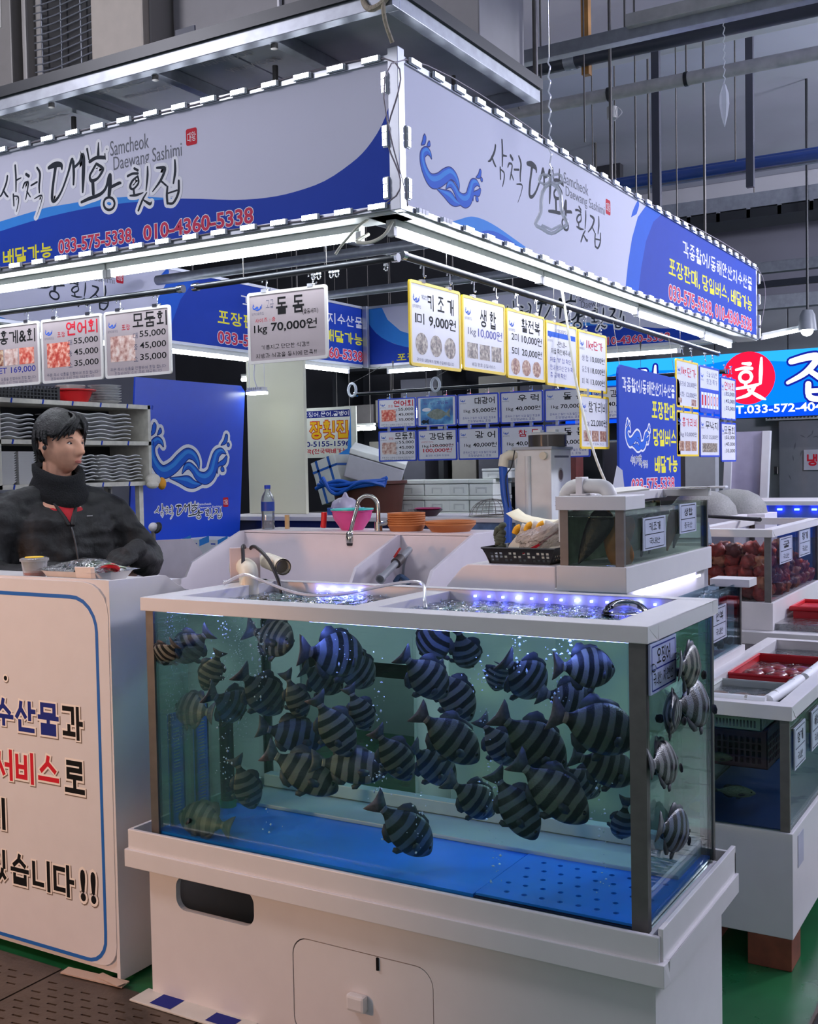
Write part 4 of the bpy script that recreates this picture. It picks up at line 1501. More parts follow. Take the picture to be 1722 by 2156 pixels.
SALM = photo_mat('salmon_print', (196, 70, 60), (224, 120, 100), (240, 190, 170), 55)
SASH = photo_mat('white_sashimi_print', (170, 120, 110), (214, 180, 168), (230, 214, 206), 40)
SHEL = photo_mat('shellfish_print', (70, 60, 56), (140, 124, 110), (200, 190, 170), 70)
MEAT = photo_mat('clam_print', (120, 62, 50), (176, 130, 106), (214, 190, 160), 70)
SEA = photo_mat('sea_print', (30, 80, 150), (60, 130, 190), (120, 190, 220), 12)
FISHG = mat('fish_print', (120, 130, 120), 0.4, var=0.3, vscale=60)
SHEETA = mat('board_sheet', (226, 224, 230), 0.28, var=0.03, vscale=8)
SHEETG = mat('board_sheet_grey', (178, 166, 168), 0.25, var=0.04, vscale=6)
FRW = mat('board_frame_white', (222, 218, 214), 0.35)
FRY = mat('board_frame_yellow', (240, 204, 30), 0.4, var=0.03)
FRB = mat('board_frame_blue', (32, 66, 190), 0.4, var=0.03)
BLACKT, REDT, BLUET, GRT = INKB, RED, mat('marker_blue', (40, 50, 150), 0.5, var=0), mat('marker_grey', (90, 90, 112), 0.5, var=0)
CMAP = {'k': BLACKT, 'r': REDT, 'b': BLUET, 'g': GRT}


def board(tl, u, wd, ht, frame, items, label, group, hooks=(), sheet=SHEETA, th=0.008, fw_=0.011, logo=True, hooktop=None, name='price_board', cat='price board'):
 """framed price board; tl is its top left corner, u its right direction"""
 tl, u = V(tl), V(u).normalized()
 n = u.cross(Z_)
 o = tl - Z_ * ht
 t = thing(name, label, cat, tuple(o + u * wd / 2 - n * th / 2), group)
 F = (o, u, Z_)
 G().plate(F, rrect(0, 0, wd, ht, 0.012, 4), [rrect(fw_, fw_, wd - fw_, ht - fw_, 0.005, 3)[::-1]], th, z=th * 0.25).obj('frame', frame, t)
 G().plate(F, rrect(fw_ * 0.7, fw_ * 0.7, wd - fw_ * 0.7, ht - fw_ * 0.7, 0.005, 2), [], th * 0.6).obj('sheet', sheet, t)
 P = Print(o, u, Z_)
 if logo:
  draw_waves(P, wd * 0.07, ht * 0.74, wd * 0.12, ht * 0.10, None, 0.0006, False)
  P.text('삼척대왕횟집', wd * 0.055, ht * 0.68, wd * 0.21, ht * 0.72, GRT, 0.0, 0.0006)
 for it in items:
  k = it[0]
  x0, y0, x1, y1 = it[2][0] * wd, it[2][1] * ht, it[2][2] * wd, it[2][3] * ht
  if k == 't':
   P.text(it[1], x0, y0, x1, y1, CMAP[it[3]], it[4] if len(it) > 4 else 0.008, 0.0008)
  elif k in 'pof':
   Q = Print(o, u, Z_)
   if k == 'p':
    Q.rect(x0, y0, x1, y1, it[1], 0.0006 if it[1] is not SHEETW else 0.0007)
   elif k == 'o':
    Q.poly(circ((x0 + x1) / 2, (y0 + y1) / 2, (x1 - x0) / 2, 18, (y1 - y0) / 2), it[1], 0.0007)
   else:
    Q.poly([(x0 + (x1 - x0) * a, y0 + (y1 - y0) * b) for a, b in it[3]], it[1], 0.0009)
   Q.done('picture' if it[1] in PHOTO.values() else 'printed_patch', t)
  elif k == 'l':
   P.line([(x0, y0), (x1, y1)], 0.002, CMAP[it[3]], 0.0012)
 P.done('lettering', t)
 for q in hooks:
  p = tl + u * (wd * q) - n * th * 0.4
  if hooktop:
   s_hook(t, (p.x, p.y, tl.z + hooktop), u)
   G().obox((p.x, p.y, tl.z + 0.003), u * 0.012, n * 0.007, Z_ * 0.006).obj('hook_foot', HOOKM, t)
  else:
   G().obox((p.x, p.y, tl.z + 0.010), u * 0.012, n * 0.006, Z_ * 0.018).obj('link_clip', HOOKM, t)
 return t


def prices(rows, x0=0.52, x1=0.93, y=0.56, dy=0.17, h=0.105, c='k'):
 out = []
 for i, (a, b) in enumerate(rows):
  out.append(('t', a, (x0 - 0.075, y - i * dy, x0 - 0.01, y - i * dy + h * 0.8), 'g'))
  out.append(('t', b, (x0 + 0.02, y - i * dy, x1, y - i * dy + h), c))
 return out


TRI = [('대', '55,000'), ('중', '45,000'), ('소', '35,000')]
NOTE = [('t', '주문 즉시 상품을 진행하여 포장 합니다', (0.08, 0.10, 0.92, 0.15), 'g'), ('t', '포장하여도 소지 크림 제공합니다', (0.14, 0.04, 0.86, 0.085), 'g')]
SALMON = [('t', '포장', (0.27, 0.70, 0.40, 0.78), 'r'), ('t', '연어회', (0.42, 0.71, 0.93, 0.92), 'r', 0.03), ('p', SALM, (0.09, 0.24, 0.47, 0.62))] + prices(TRI) + NOTE
MODUM = [('t', '포장', (0.27, 0.70, 0.40, 0.78), 'r'), ('t', '모둠회', (0.44, 0.71, 0.95, 0.93), 'k', 0.02), ('p', SASH, (0.09, 0.24, 0.47, 0.62))] + prices(TRI) + NOTE
LG = 'white framed price boards on the left rail'
ZB = 2.205
yb = 3.265
for x0, its, lab in ((-3.372, MODUM, 'white framed price board with slices picture, last before the rail gap'),
                     (-3.742, SALMON, 'white framed price board with a red heading and salmon picture'),
                     (-4.112, [('t', '홍게&회', (0.30, 0.68, 0.93, 0.90), 'k', 0.02), ('p', MEAT, (0.08, 0.34, 0.36, 0.60)), ('p', SASH, (0.38, 0.34, 0.62, 0.60)), ('p', SALM, (0.64, 0.34, 0.9, 0.60)), ('t', 'SET 169,000', (0.2, 0.2, 0.92, 0.31), 'b', 0.01)] + NOTE, 'white framed price board cut by the picture edge, reading SET 169,000')):
 board((x0, yb, ZB), X_, 0.358, 0.268, FRW, its, lab, LG, (0.22, 0.78), SHEETG, hooktop=0.047)
board((-2.632, yb, ZB + 0.004), X_, 0.36, 0.262, FRW,
      [('t', '고급', (0.24, 0.76, 0.34, 0.88), 'g'), ('t', '돌 돔', (0.37, 0.66, 0.72, 0.90), 'k', 0.03), ('t', '(줄돔새끼)', (0.70, 0.62, 0.89, 0.70), 'k'), ('t', '사이즈 : 중', (0.10, 0.575, 0.36, 0.635), 'r'), ('t', '1kg', (0.08, 0.40, 0.25, 0.54), 'k', 0.012), ('t', '70,000원', (0.30, 0.42, 0.87, 0.565), 'k', 0.02), ('t', '기름지고 단단한 식감!!', (0.17, 0.19, 0.77, 0.255), 'k'), ('t', '지방과 식감을 동시에 만족!!', (0.10, 0.075, 0.86, 0.14), 'k')],
      'grey sheeted price board reading 1kg 70,000, hung alone', LG, (0.22, 0.80), SHEETG, hooktop=0.05)
for i in range(5):
 t = thing('rail_ring', 'small clear glider ring hanging empty on the front rail', 'ring', (-2.33 + i * 0.024 + (0.03 if i > 1 else 0) + (0.18 if i == 4 else 0), 3.265, 2.225), 'empty clear glider rings')
 q = V(t.location)
 G().tube([(q.x + 0.007 * math.cos(a), q.y, q.z + 0.012 + 0.009 * math.sin(a)) for a in [k * math.pi / 6 for k in range(12)]], 0.0025, 6, closed=True).obj('ring', HOOKM, t, smooth=True)
 G().obox((q.x, q.y, q.z + 0.024), X_ * 0.007, Y_ * 0.005, Z_ * 0.004).obj('glider', HOOKM, t)

xr = -1.985
YG = 'yellow framed price boards on the side rail'
ZY = 2.205
CIR = [(0.10, 0.14, 0.33, 0.40), (0.38, 0.14, 0.61, 0.40), (0.66, 0.14, 0.89, 0.40)]
SQR = [(0.10, 0.17, 0.34, 0.38), (0.38, 0.17, 0.62, 0.38), (0.66, 0.17, 0.9, 0.38)]
YB = [
 (3.352, 0.382, 0.30, 2.21, [('t', '계절한정', (0.22, 0.80, 0.36, 0.85), 'g'), ('t', '키 조 개', (0.34, 0.68, 0.86, 0.88), 'k', 0.02), ('t', '1미', (0.10, 0.50, 0.27, 0.63), 'k', 0.012), ('t', '9,000원', (0.36, 0.48, 0.90, 0.63), 'k', 0.02)] + [('o', SHEL, c) for c in CIR] + [('t', '관자와 내장까지 함께 손질해드립니다', (0.12, 0.06, 0.85, 0.10), 'g')], 'yellow framed price board priced 9,000 with three round pictures'),
 (3.742, 0.375, 0.285, 2.205, [('t', '생 합', (0.40, 0.62, 0.78, 0.86), 'k', 0.02), ('t', '1kg', (0.12, 0.46, 0.30, 0.58), 'g'), ('t', '10,000원', (0.35, 0.46, 0.92, 0.60), 'b', 0.012)] + [('p', SHEL, c) for c in SQR] + [('t', '해감 완료 손질서비스', (0.2, 0.07, 0.75, 0.12), 'g')], 'yellow framed price board priced 10,000 in blue'),
 (4.125, 0.385, 0.285, 2.198, [('t', '활전복', (0.38, 0.70, 0.88, 0.90), 'k', 0.02), ('t', '2미', (0.12, 0.55, 0.30, 0.66), 'k', 0.01), ('t', '10,000원', (0.38, 0.53, 0.92, 0.66), 'k', 0.012), ('t', '5미', (0.12, 0.35, 0.30, 0.46), 'k', 0.01), ('t', '20,000원', (0.38, 0.34, 0.92, 0.46), 'k', 0.012)] + [('o', MEAT, (a, 0.06, c, 0.30)) for a, b, c, d in CIR], 'yellow framed price board with 10,000 and 20,000 price lines'),
 (4.518, 0.365, 0.285, 2.19, [('p', MBLUE, (0.06, 0.76, 0.94, 0.84)), ('t', '삼척대왕횟집', (0.28, 0.84, 0.72, 0.90), 'g'), ('t', '-안내-', (0.34, 0.62, 0.64, 0.71), 'k', 0.01), ('t', '저울 확인해주세요', (0.16, 0.50, 0.84, 0.59), 'k', 0.012), ('t', '저울 "0" 점 확인', (0.12, 0.37, 0.78, 0.45), 'b'), ('t', '안내 받으신 단가 확인', (0.12, 0.25, 0.92, 0.33), 'b'), ('t', '총 금액 확인', (0.12, 0.13, 0.62, 0.21), 'b')], 'yellow framed notice board without prices, with a blue wave header'),
 (4.888, 0.375, 0.285, 2.185, [('t', '1kg단가', (0.28, 0.68, 0.86, 0.86), 'r', 0.02), ('t', '생 합', (0.12, 0.50, 0.34, 0.60), 'g'), ('t', '10,000원', (0.42, 0.49, 0.92, 0.60), 'k'), ('t', '동조개', (0.12, 0.31, 0.36, 0.41), 'g'), ('t', '18,000원', (0.42, 0.30, 0.92, 0.41), 'k'), ('t', '피 복', (0.12, 0.12, 0.34, 0.22), 'g'), ('t', '13,000원', (0.42, 0.11, 0.92, 0.22), 'k')], 'yellow framed board listing three prices under a red heading'),
]
for y0, wd, ht, zt, its, lab in YB:
 board((xr, y0, zt), Y_, wd - 0.008, ht, FRY, its, lab, YG, (0.26, 0.78), hooktop=0.065)
board((xr, 4.905, 1.885), Y_, 0.372, 0.258, FRY, [('t', '참가리비', (0.28, 0.68, 0.90, 0.88), 'k', 0.012), ('t', '1kg', (0.12, 0.42, 0.30, 0.53), 'g'), ('t', '22,000원', (0.35, 0.41, 0.92, 0.55), 'k', 0.01)] + [('p', MEAT, (a, 0.14, c, 0.34)) for a, b, c, d in SQR] + [('t', '크기 맛 모두 최고', (0.2, 0.07, 0.8, 0.11), 'g')], 'yellow framed board priced 22,000, hung below another', YG, (0.25, 0.75))

# boards farther down the side
xr2 = -1.93
fr = [(6.20, 0.43, 0.275, 2.145, FRY, [('t', '1kg', (0.22, 0.66, 0.45, 0.85), 'r', 0.02), ('t', '단가', (0.5, 0.66, 0.9, 0.85), 'r', 0.01), ('t', '가리비 20,000원', (0.12, 0.44, 0.92, 0.56), 'g'), ('t', '석화 12,000원', (0.12, 0.22, 0.92, 0.34), 'g'), ('p', MEAT, (0.10, 0.10, 0.24, 0.20)), ('p', MEAT, (0.68, 0.06, 0.9, 0.2))], 'far yellow framed board with red heading beside the blue notice'),
      (6.66, 0.43, 0.285, 2.14, FRB, [('t', '오늘 싱싱한', (0.35, 0.78, 0.9, 0.90), 'g'), ('t', '횟감 특가', (0.35, 0.62, 0.9, 0.74), 'g'), ('p', FRB, (0.03, 0.04, 0.97, 0.52))] + [('p', SHEETW, (0.08 + 0.15 * i, 0.10, 0.20 + 0.15 * i, 0.44)) for i in range(6)] + [('t', c, (0.105 + 0.15 * i, 0.16, 0.175 + 0.15 * i, 0.38), 'r', 0.01) for i, c in enumerate(['-', '1', '0', '0', '0', '0'])], 'far blue board with a row of flip price digits'),
      (7.13, 0.36, 0.275, 2.10, FRB, [('t', '연어회', (0.25, 0.7, 0.92, 0.9), 'r', 0.01)] + prices(TRI, 0.3), 'far blue board with red letters against the lit sign')]
for y0, wd, ht, zt, f_, its, lab in fr:
 board((xr2, y0, zt), Y_, wd, ht, f_, its, lab, 'boards at the far end of the side rail', (0.3, 0.7), hooktop=0.075)
for y0, wd, ht, zt, f_, its, lab in ((6.20, 0.43, 0.262, 1.852, FRY, [('t', '홍가리비', (0.25, 0.66, 0.92, 0.86), 'r', 0.01), ('t', '1kg 10,000원', (0.12, 0.42, 0.92, 0.54), 'g')] + [('p', MEAT, (a, 0.12, c, 0.34)) for a, b, c, d in SQR], 'far lower yellow board with a red heading and three pictures'),
         (6.66, 0.43, 0.255, 1.84, FRB, [('t', '무낙지', (0.28, 0.66, 0.92, 0.86), 'k', 0.01), ('t', '3마리 35,000원', (0.12, 0.42, 0.92, 0.54), 'g'), ('p', SHEL, (0.12, 0.12, 0.88, 0.34))], 'far lower blue board with one wide grey picture'),
         (7.13, 0.36, 0.255, 1.81, FRB, [('t', '모둠회', (0.2, 0.7, 0.92, 0.9), 'k', 0.01)] + prices(TRI, 0.3), 'far lower blue board with three price lines, last one')):
 board((xr2, y0, zt), Y_, wd, ht, f_, its, lab, 'boards at the far end of the side rail', (0.3, 0.7))

# two rows at the far end
KG = lambda nm, pr, c='k': [('t', nm, (0.42, 0.66, 0.90, 0.88), c, 0.02), ('t', '1kg', (0.15, 0.38, 0.31, 0.50), 'k'), ('t', pr, (0.36, 0.38, 0.93, 0.53), 'k', 0.015), ('t', '쫀득하고 찰진 식감 찰진 횟감용', (0.12, 0.19, 0.92, 0.26), 'b'), ('t', '초장양념채소 포함', (0.24, 0.09, 0.80, 0.16), 'b')]
top = [SALMON, None, KG('대광어', '55,000원'), KG('우 럭', '40,000원'), KG('돌 돔', '70,000원'), KG('감성돔', '40,000원')]
bot = [MODUM, [('t', '강담돔', (0.30, 0.66, 0.90, 0.88), 'k', 0.02), ('t', '(자연산 희귀)', (0.10, 0.56, 0.40, 0.62), 'r'), ('t', '1kg', (0.12, 0.40, 0.28, 0.50), 'k'), ('t', '120,000원', (0.32, 0.41, 0.90, 0.53), 'k', 0.01), ('l', '', (0.30, 0.46, 0.92, 0.48), 'r'), ('t', '100,000원', (0.14, 0.25, 0.86, 0.39), 'r', 0.015), ('t', '쫄깃한 식감의 최강자', (0.2, 0.13, 0.8, 0.19), 'b')], KG('광 어', '40,000원'), KG('참 돔', '40,000원', 'r'), KG('돌 돔', '70,000원')]
POST = [('p', SEA, (0.09, 0.07, 0.91, 0.93)), ('t', '강담돔', (0.50, 0.72, 0.80, 0.83), 'b', 0.02), ('t', '가을의 별미,', (0.16, 0.72, 0.46, 0.79), 'b'), ('o', SHEETW, (0.13, 0.50, 0.36, 0.62)),
  ('f', FISHG, (0.25, 0.18, 0.85, 0.62), [(0, 0.5), (0.08, 0.62), (0.25, 0.85), (0.45, 0.92), (0.65, 0.8), (0.82, 0.58), (1, 0.95), (0.96, 0.5), (1, 0.2), (0.8, 0.42), (0.6, 0.15), (0.4, 0.1), (0.2, 0.22), (0.06, 0.38)]),
  ('f', INK, (0.10, 0.08, 0.30, 0.26), [(0, 0.5), (0.3, 0.9), (0.7, 0.7), (1, 1), (0.95, 0), (0.7, 0.3), (0.3, 0.1)])]
names_t = ['first, with red heading and salmon picture', 'second, a poster of a grey fish on blue', 'third, priced 55,000', 'fourth, priced 40,000', 'fifth, priced 70,000', 'sixth, half hidden']
names_b = ['first, with slices picture', 'second, with a red 100,000 price', 'third, priced 40,000', 'fourth, with a red heading', 'fifth, behind the purifier']
for i, its in enumerate(top):
 board((-4.655 + i * 0.352, 7.35, 2.095), X_, 0.342, 0.232, FRB, its or POST, 'upper row far blue board: ' + names_t[i], 'blue framed boards at the far end', (0.28, 0.72), hooktop=0.04, logo=its is not None)
for i, its in enumerate(bot):
 board((-4.655 + i * 0.352, 7.35, 1.845), X_, 0.342, 0.238, FRB, its, 'lower row far blue board: ' + names_b[i], 'blue framed boards at the far end', (0.28, 0.72))
for i, x in enumerate((-4.86, -4.11, -3.18)):
 t = thing('hanging_ring', ('grey plastic hand ring beside the far corner post', 'grey plastic hand ring above the second far board', 'grey plastic hand ring behind the yellow boards')[i], 'ring', (x, 7.3, 2.12), 'grey hand rings')
 G().tube([(x + 0.036 * math.cos(a), 7.3, 2.175 + 0.05 * math.sin(a)) for a in [k * math.pi / 8 for k in range(16)]], 0.011, 8, closed=True).obj('ring', mat('ring_grey', (190, 196, 206), 0.35), t, smooth=True)
 G().tube([(x, 7.3, 2.23), (x, 7.5, 2.3), (x, 7.72, 2.384)], 0.002, 5).obj('thread', STEELD, t)

# big blue notice hung beside the tanks
t = thing('notice_board', 'tall blue hanging notice with yellow lettering and wave emblem', 'notice board', (-1.93, 5.75, 1.36))
F = (V((-1.93, 5.27, 1.37)), Y_, Z_)
G().plate(F, [(0, 0), (1.0, 0), (1.0, 0.56)] + [(0.96 + 0.04 * math.cos(a), 0.61 + 0.05 * math.sin(a)) for a in (0.3, 0.8, 1.3)] + [(0.04, 0.675), (0.01, 0.66), (0, 0.63)], [], 0.012).obj('panel', BLUE, t)
P = Print((-1.93, 5.27, 1.37), Y_, Z_)
P.text('각종활어/동해안산지수산물', 0.05, 0.545, 0.90, 0.62, SHEETW, 0.025)
draw_waves(P, 0.10, 0.25, 0.36, 0.155, SHEETW, 0.0008, False)
draw_logo(P, 0.16, 0.145, 0.27, 0.24, INK, SHEETW, 0.0010)
for i, s in enumerate(('포장판매', '당일버스', '배달가능')):
 P.text(s, 0.50 + 0.02 * i, 0.42 - i * 0.145, 0.90 + 0.02 * i, 0.515 - i * 0.145, YEL, 0.035)
P.textb('033-575-5338', 0.17, 0.035, 0.88, 0.105, PINKR, SHEETW, 0.02, 0.04)
P.textb('010-4360-5338', 0.17, -0.0, 0.88, 0.014, PINKR, SHEETW, 0.02, 0.04)
P.done('lettering', t)
for y in (5.31, 6.2):
 G().cyl((-1.936, y, 2.03), (-1.97, y, 2.26), 0.0015, n=5).obj('hanging_wire', STEELD, t)

# ------------------------------------------------------------------ lettered counter at the left
ct = thing('serving_counter', 'white counter with blue border line and big Korean lettering', 'counter', (-3.35, 2.6, 0))
G().box(-4.3, 2.392, 0.03, -2.49, 2.41, 1.232).obj('front_wall', WHITE, ct)
G().plate((V((0, 2.384, 0)), X_, Z_), [(-4.3, 0.045), (-2.557, 0.045)] + [(-2.557 + 0.07 * math.sin(a), 0.115 - 0.07 * math.cos(a)) for a in (0.3, 0.6, 0.9, 1.2, 1.5708)] + [(-2.582 + 0.10 * math.cos(a), 1.125 + 0.10 * math.sin(a)) for a in (0, 0.3, 0.6, 0.9, 1.2, 1.5708)] + [(-4.3, 1.225)], [], 0.008).obj('front_board', WHITE, ct, bevel=0.0015)
G().plate((V((-2.476, 0, 0)), Y_, Z_), [(2.386, 0.012), (2.72, 0.012), (2.72, 1.17), (2.70, 1.185), (2.685, 1.19), (2.63, 1.225), (2.61, 1.228), (2.386, 1.232)], [], 0.014).obj('side_panel', WHITE, ct, bevel=0.001)
G().box(-4.3, 2.41, 1.19, -2.49, 2.715, 1.207).obj('top_board', WHITE, ct)
G().box(-4.3, 2.695, 0.0, -2.49, 2.711, 1.19).obj('back_wall', WHITE, ct)
P = Print((0, 2.3838, 0), X_, Z_)
BORD = mat('border_blue', (34, 100, 176), 0.4, var=0)
P.line([(-4.28, 1.177), (-2.64, 1.177)] + [(-2.635 + 0.103 * math.sin(a), 1.074 + 0.103 * math.cos(a)) for a in (0.2, 0.5, 0.8, 1.1, 1.35, 1.57)] + [(-2.532, 0.15)] + [(-2.61 + 0.078 * math.cos(a), 0.131 - 0.078 * math.sin(a)) for a in (0.2, 0.5, 0.8, 1.1, 1.4, 1.57)] + [(-4.28, 0.053)], 0.012, BORD, 0.0008)
DKB = mat('sign_navy', (28, 40, 122), 0.4, var=0)
SRD = mat('sign_red', (204, 26, 44), 0.4, var=0)
SHD = mat('print_shadow', (120, 104, 92), 0.6, var=0)
CREAM = mat('print_cream', (236, 226, 214), 0.5, var=0)


def ctext(s, x0, y0, x1, y1, m, mul=1.0):
 for off, mm, l, dx in ((0.055 * mul + 0.062, SHD, 0.0006, 0.003), (0.055 * mul + 0.055, CREAM, 0.0009, 0.0), (0.042 * mul, m, 0.0013, 0.0)):
  vs, fs = text_mesh(s, 0.042 * mul)
  ax, bx = min(p[0] for p in vs), max(p[0] for p in vs)
  ay, by = min(p[1] for p in vs), max(p[1] for p in vs)
  kx, ky = (x1 - x0) / (bx - ax), (y1 - y0) / (by - ay)
  v2, f2 = text_mesh(s, off)
  P.add([P.pt(x0 + (p[0] - ax) * kx + dx, y0 + (p[1] - ay) * ky - dx, l + p[2]) for p in v2], f2, P.mi(mm))


ctext('안녕하세요', -3.55, 0.90, -2.985, 1.005, INKB)
ctext('.', -2.957, 0.893, -2.941, 0.909, INKB)
ctext('신선한', -3.40, 0.735, -3.07, 0.838, DKB)
ctext('수산물', -3.012, 0.735, -2.708, 0.838, DKB)
ctext('과', -2.692, 0.733, -2.602, 0.838, INKB)
ctext('최상의', -3.42, 0.568, -3.09, 0.672, SRD)
ctext('서비스', -3.022, 0.568, -2.715, 0.672, SRD)
ctext('로', -2.69, 0.566, -2.602, 0.668, INKB)
ctext('보답하리', -3.42, 0.40, -2.972, 0.507, INKB)
ctext('있', -3.06, 0.232, -2.975, 0.335, INKB)
ctext('습', -2.955, 0.232, -2.868, 0.335, INKB)
ctext('니', -2.852, 0.232, -2.77, 0.332, INKB)
ctext('다', -2.755, 0.232, -2.662, 0.334, INKB)
ctext('!', -2.635, 0.232, -2.612, 0.332, INKB)
ctext('!', -2.59, 0.232, -2.567, 0.332, INKB)
P.done('lettering', ct)
G().obox((-2.56, 2.36, 0.017), (0.12, 0.01, 0), (-0.004, 0.02, 0), (0, 0, 0.002)).obox((-2.50, 2.365, 0.021), (0.06, -0.012, 0.002), (0.003, 0.014, 0), (0, 0, 0.001)).obj('paper_scrap', mat('wet_paper', (186, 160, 140), 0.6), label='wet pale paper scrap at the foot of the counter', cat='scrap')

# things on the counter
t = thing('sauce_cup', 'clear lidded cup of red sauce with yellow lid label', 'cup', (-2.885, 2.46, 1.207), 'takeaway sample set')
c = V((-2.885, 2.46, 1.207))
G().lathe([(0.032, 0.0), (0.042, 0.07), (0.041, 0.07), (0.031, 0.002)], c, 24).obj('cup', pane_mat('cup_clear', (248, 250, 250), 0.5, 0.1, haze=0.22, body=(240, 240, 240)), t, smooth=True)
G().lathe([(0.031, 0.002), (0.036, 0.032), (0.001, 0.034)], c, 20).obj('sauce', mat('red_sauce', (150, 42, 24), 0.3, var=0.3, vscale=60), t, smooth=True)
G().lathe([(0.046, 0.068), (0.046, 0.076), (0.038, 0.079), (0.001, 0.079)], c, 24).obj('lid', MATS['cup_clear'], t, smooth=True)
G().lathe([(0.03, 0.0795), (0.028, 0.082), (0.001, 0.083)], c, 20).obj('lid_label', mat('label_yellow', (240, 196, 20), 0.5), t)
t = thing('sashimi_tray', 'white foam tray of green leaves and red-edged film wrap', 'food tray', (-2.68, 2.50, 1.207), 'takeaway sample set')
g = G()
for z, ex, ey in ((0.0, 0.125, 0.055), (0.038, 0.155, 0.075), (0.042, 0.16, 0.08), (0.036, 0.148, 0.07), (0.006, 0.12, 0.05)):
 for a in range(20):
  q = 2 * math.pi * a / 20
  sx = math.copysign(abs(math.cos(q)) ** 0.5, math.cos(q)) * ex
  sy = math.copysign(abs(math.sin(q)) ** 0.5, math.sin(q)) * ey
  g.v.append(V((-2.69 + sx, 2.50 + sy, 1.207 + z)))
for i in range(4):
 for a in range(20):
  b = (a + 1) % 20
  g.f.append((i * 20 + a, i * 20 + b, (i + 1) * 20 + b, (i + 1) * 20 + a))
  g.m.append(0)
g.f += [tuple(range(19, -1, -1)), tuple(range(80, 100))]
g.m += [0, 0]
g.obj('tray', mat('foam_white', (232, 228, 224), 0.6), t, smooth=True)
random.seed(5)
LEAFM = [mat('leaf_green', (58, 96, 40), 0.45, var=0.3), mat('leaf_dark', (24, 40, 28), 0.4, var=0.3), mat('leaf_pale', (150, 170, 110), 0.45, var=0.2)]
for i in range(14):
 x = -2.79 + 0.017 * i
 a = random.uniform(-0.5, 0.5)
 d1 = V((math.cos(a), math.sin(a), 0.15)) * random.uniform(0.03, 0.05)
 d2 = V((-math.sin(a), math.cos(a), random.uniform(-0.4, 0.4))) * 0.018
 p = V((x, 2.50 + random.uniform(-0.03, 0.03), 1.247 + random.uniform(-0.004, 0.018)))
 g = G().add([p - d1, p - d1 * 0.3 + d2 + Z_ * 0.006, p + d1 * 0.5 + d2 * 0.8 + Z_ * 0.008, p + d1, p + d1 * 0.4 - d2, p - d1 * 0.4 - d2, p + Z_ * 0.014], [(0, 1, 6), (1, 2, 6), (2, 3, 6), (3, 4, 6), (4, 5, 6), (5, 0, 6)])
 g.obj('leaf', LEAFM[1 if i < 7 else (0 if i % 2 else 2)], t, smooth='all')
g = G()
for i in range(9):
 for j in range(5):
  x = -2.845 + i * 0.04
  y = 2.43 + j * 0.035
  g.v.append(V((x, y, 1.25 + 0.034 * math.sin(math.pi * i / 8) * math.sin(math.pi * j / 4) ** 0.5 + noise.noise(V((x * 40, y * 40, 0))) * 0.006)))
for i in range(8):
 for j in range(4):
  a = i * 5 + j
  g.f.append((a, a + 5, a + 6, a + 1))
  g.m.append(0)
g.obj('film_wrap', pane_mat('cling_film', (245, 248, 248), 2.2, 0.08, bump=0.8, bscale=60), t, smooth='all')
G().tube(catmull([(-2.60, 2.46, 1.25), (-2.575, 2.47, 1.262), (-2.555, 2.48, 1.266), (-2.54, 2.49, 1.252)], 5), [0.009] * 16, 8).obj('red_edge', mat('pack_red', (190, 24, 36), 0.35), t, smooth=True)
t = thing('name_card', 'small white standing card with shop logo in front of the tray', 'card', (-2.61, 2.425, 1.207))
G().obox((-2.615, 2.427, 1.236), (0.036, 0.006, 0), (0.0, 0.0015, 0.0006), (0, -0.006, 0.03)).obj('card', mat('card_white', (226, 214, 204), 0.4), t)
P = Print((-2.645, 2.4195, 1.209), V((0.986, 0.164, 0)), V((0, 0.2, 0.98)))
draw_waves(P, 0.004, 0.038, 0.014, 0.010, None, 0.0006, False)
draw_logo(P, 0.022, 0.030, 0.042, 0.05, INK, None, 0.0008)
for k in range(3):
 P.rect(0.012, 0.012 + 0.006 * k, 0.058, 0.0135 + 0.006 * k, GREY)
P.rect(0.004, 0.002, 0.066, 0.006, BLUE)
P.done('lettering', t)
G().obox((-2.555, 2.43, 1.235), (0.022, 0.02, 0), (0.0008, -0.0008, 0), (0, 0, 0.028)).obj('clear_holder', CLEARP, label='clear acrylic stand beside the logo card', cat='stand')

# ------------------------------------------------------------------ the seller
MX, MY = -3.545, 3.15
fB, lB = V((math.cos(math.radians(-20)), math.sin(math.radians(-20)), 0)), V((-math.sin(math.radians(-20)), math.cos(math.radians(-20)), 0))
fH, lH = V((math.cos(math.radians(2)), math.sin(math.radians(2)), 0.0)), V((-math.sin(math.radians(2)), math.cos(math.radians(2)), 0))
HC = V((MX + 0.035, MY - 0.005, 1.672))
man = thing('person', 'person in a black jacket, neck warmer and gloves looking to the side', 'person', (MX, MY, 0))


def bl(f, l, u):
 return V((MX, MY, 0)) + fB * f + lB * l + Z_ * u


def hl(f, l, u):
 return HC + fH * f + lH * l + Z_ * u


def capsule(g, pts, rs, n=16, sub=4):
 Q = catmull([(*p, r) for p, r in zip([tuple(q) for q in pts], rs)], sub)
 g.tube([V(q[:3]) for q in Q], [q[3] for q in Q], n)
 for q in (Q[0], Q[-1]):
  g.ball(q[:3], q[3] * 0.999, n, 9)


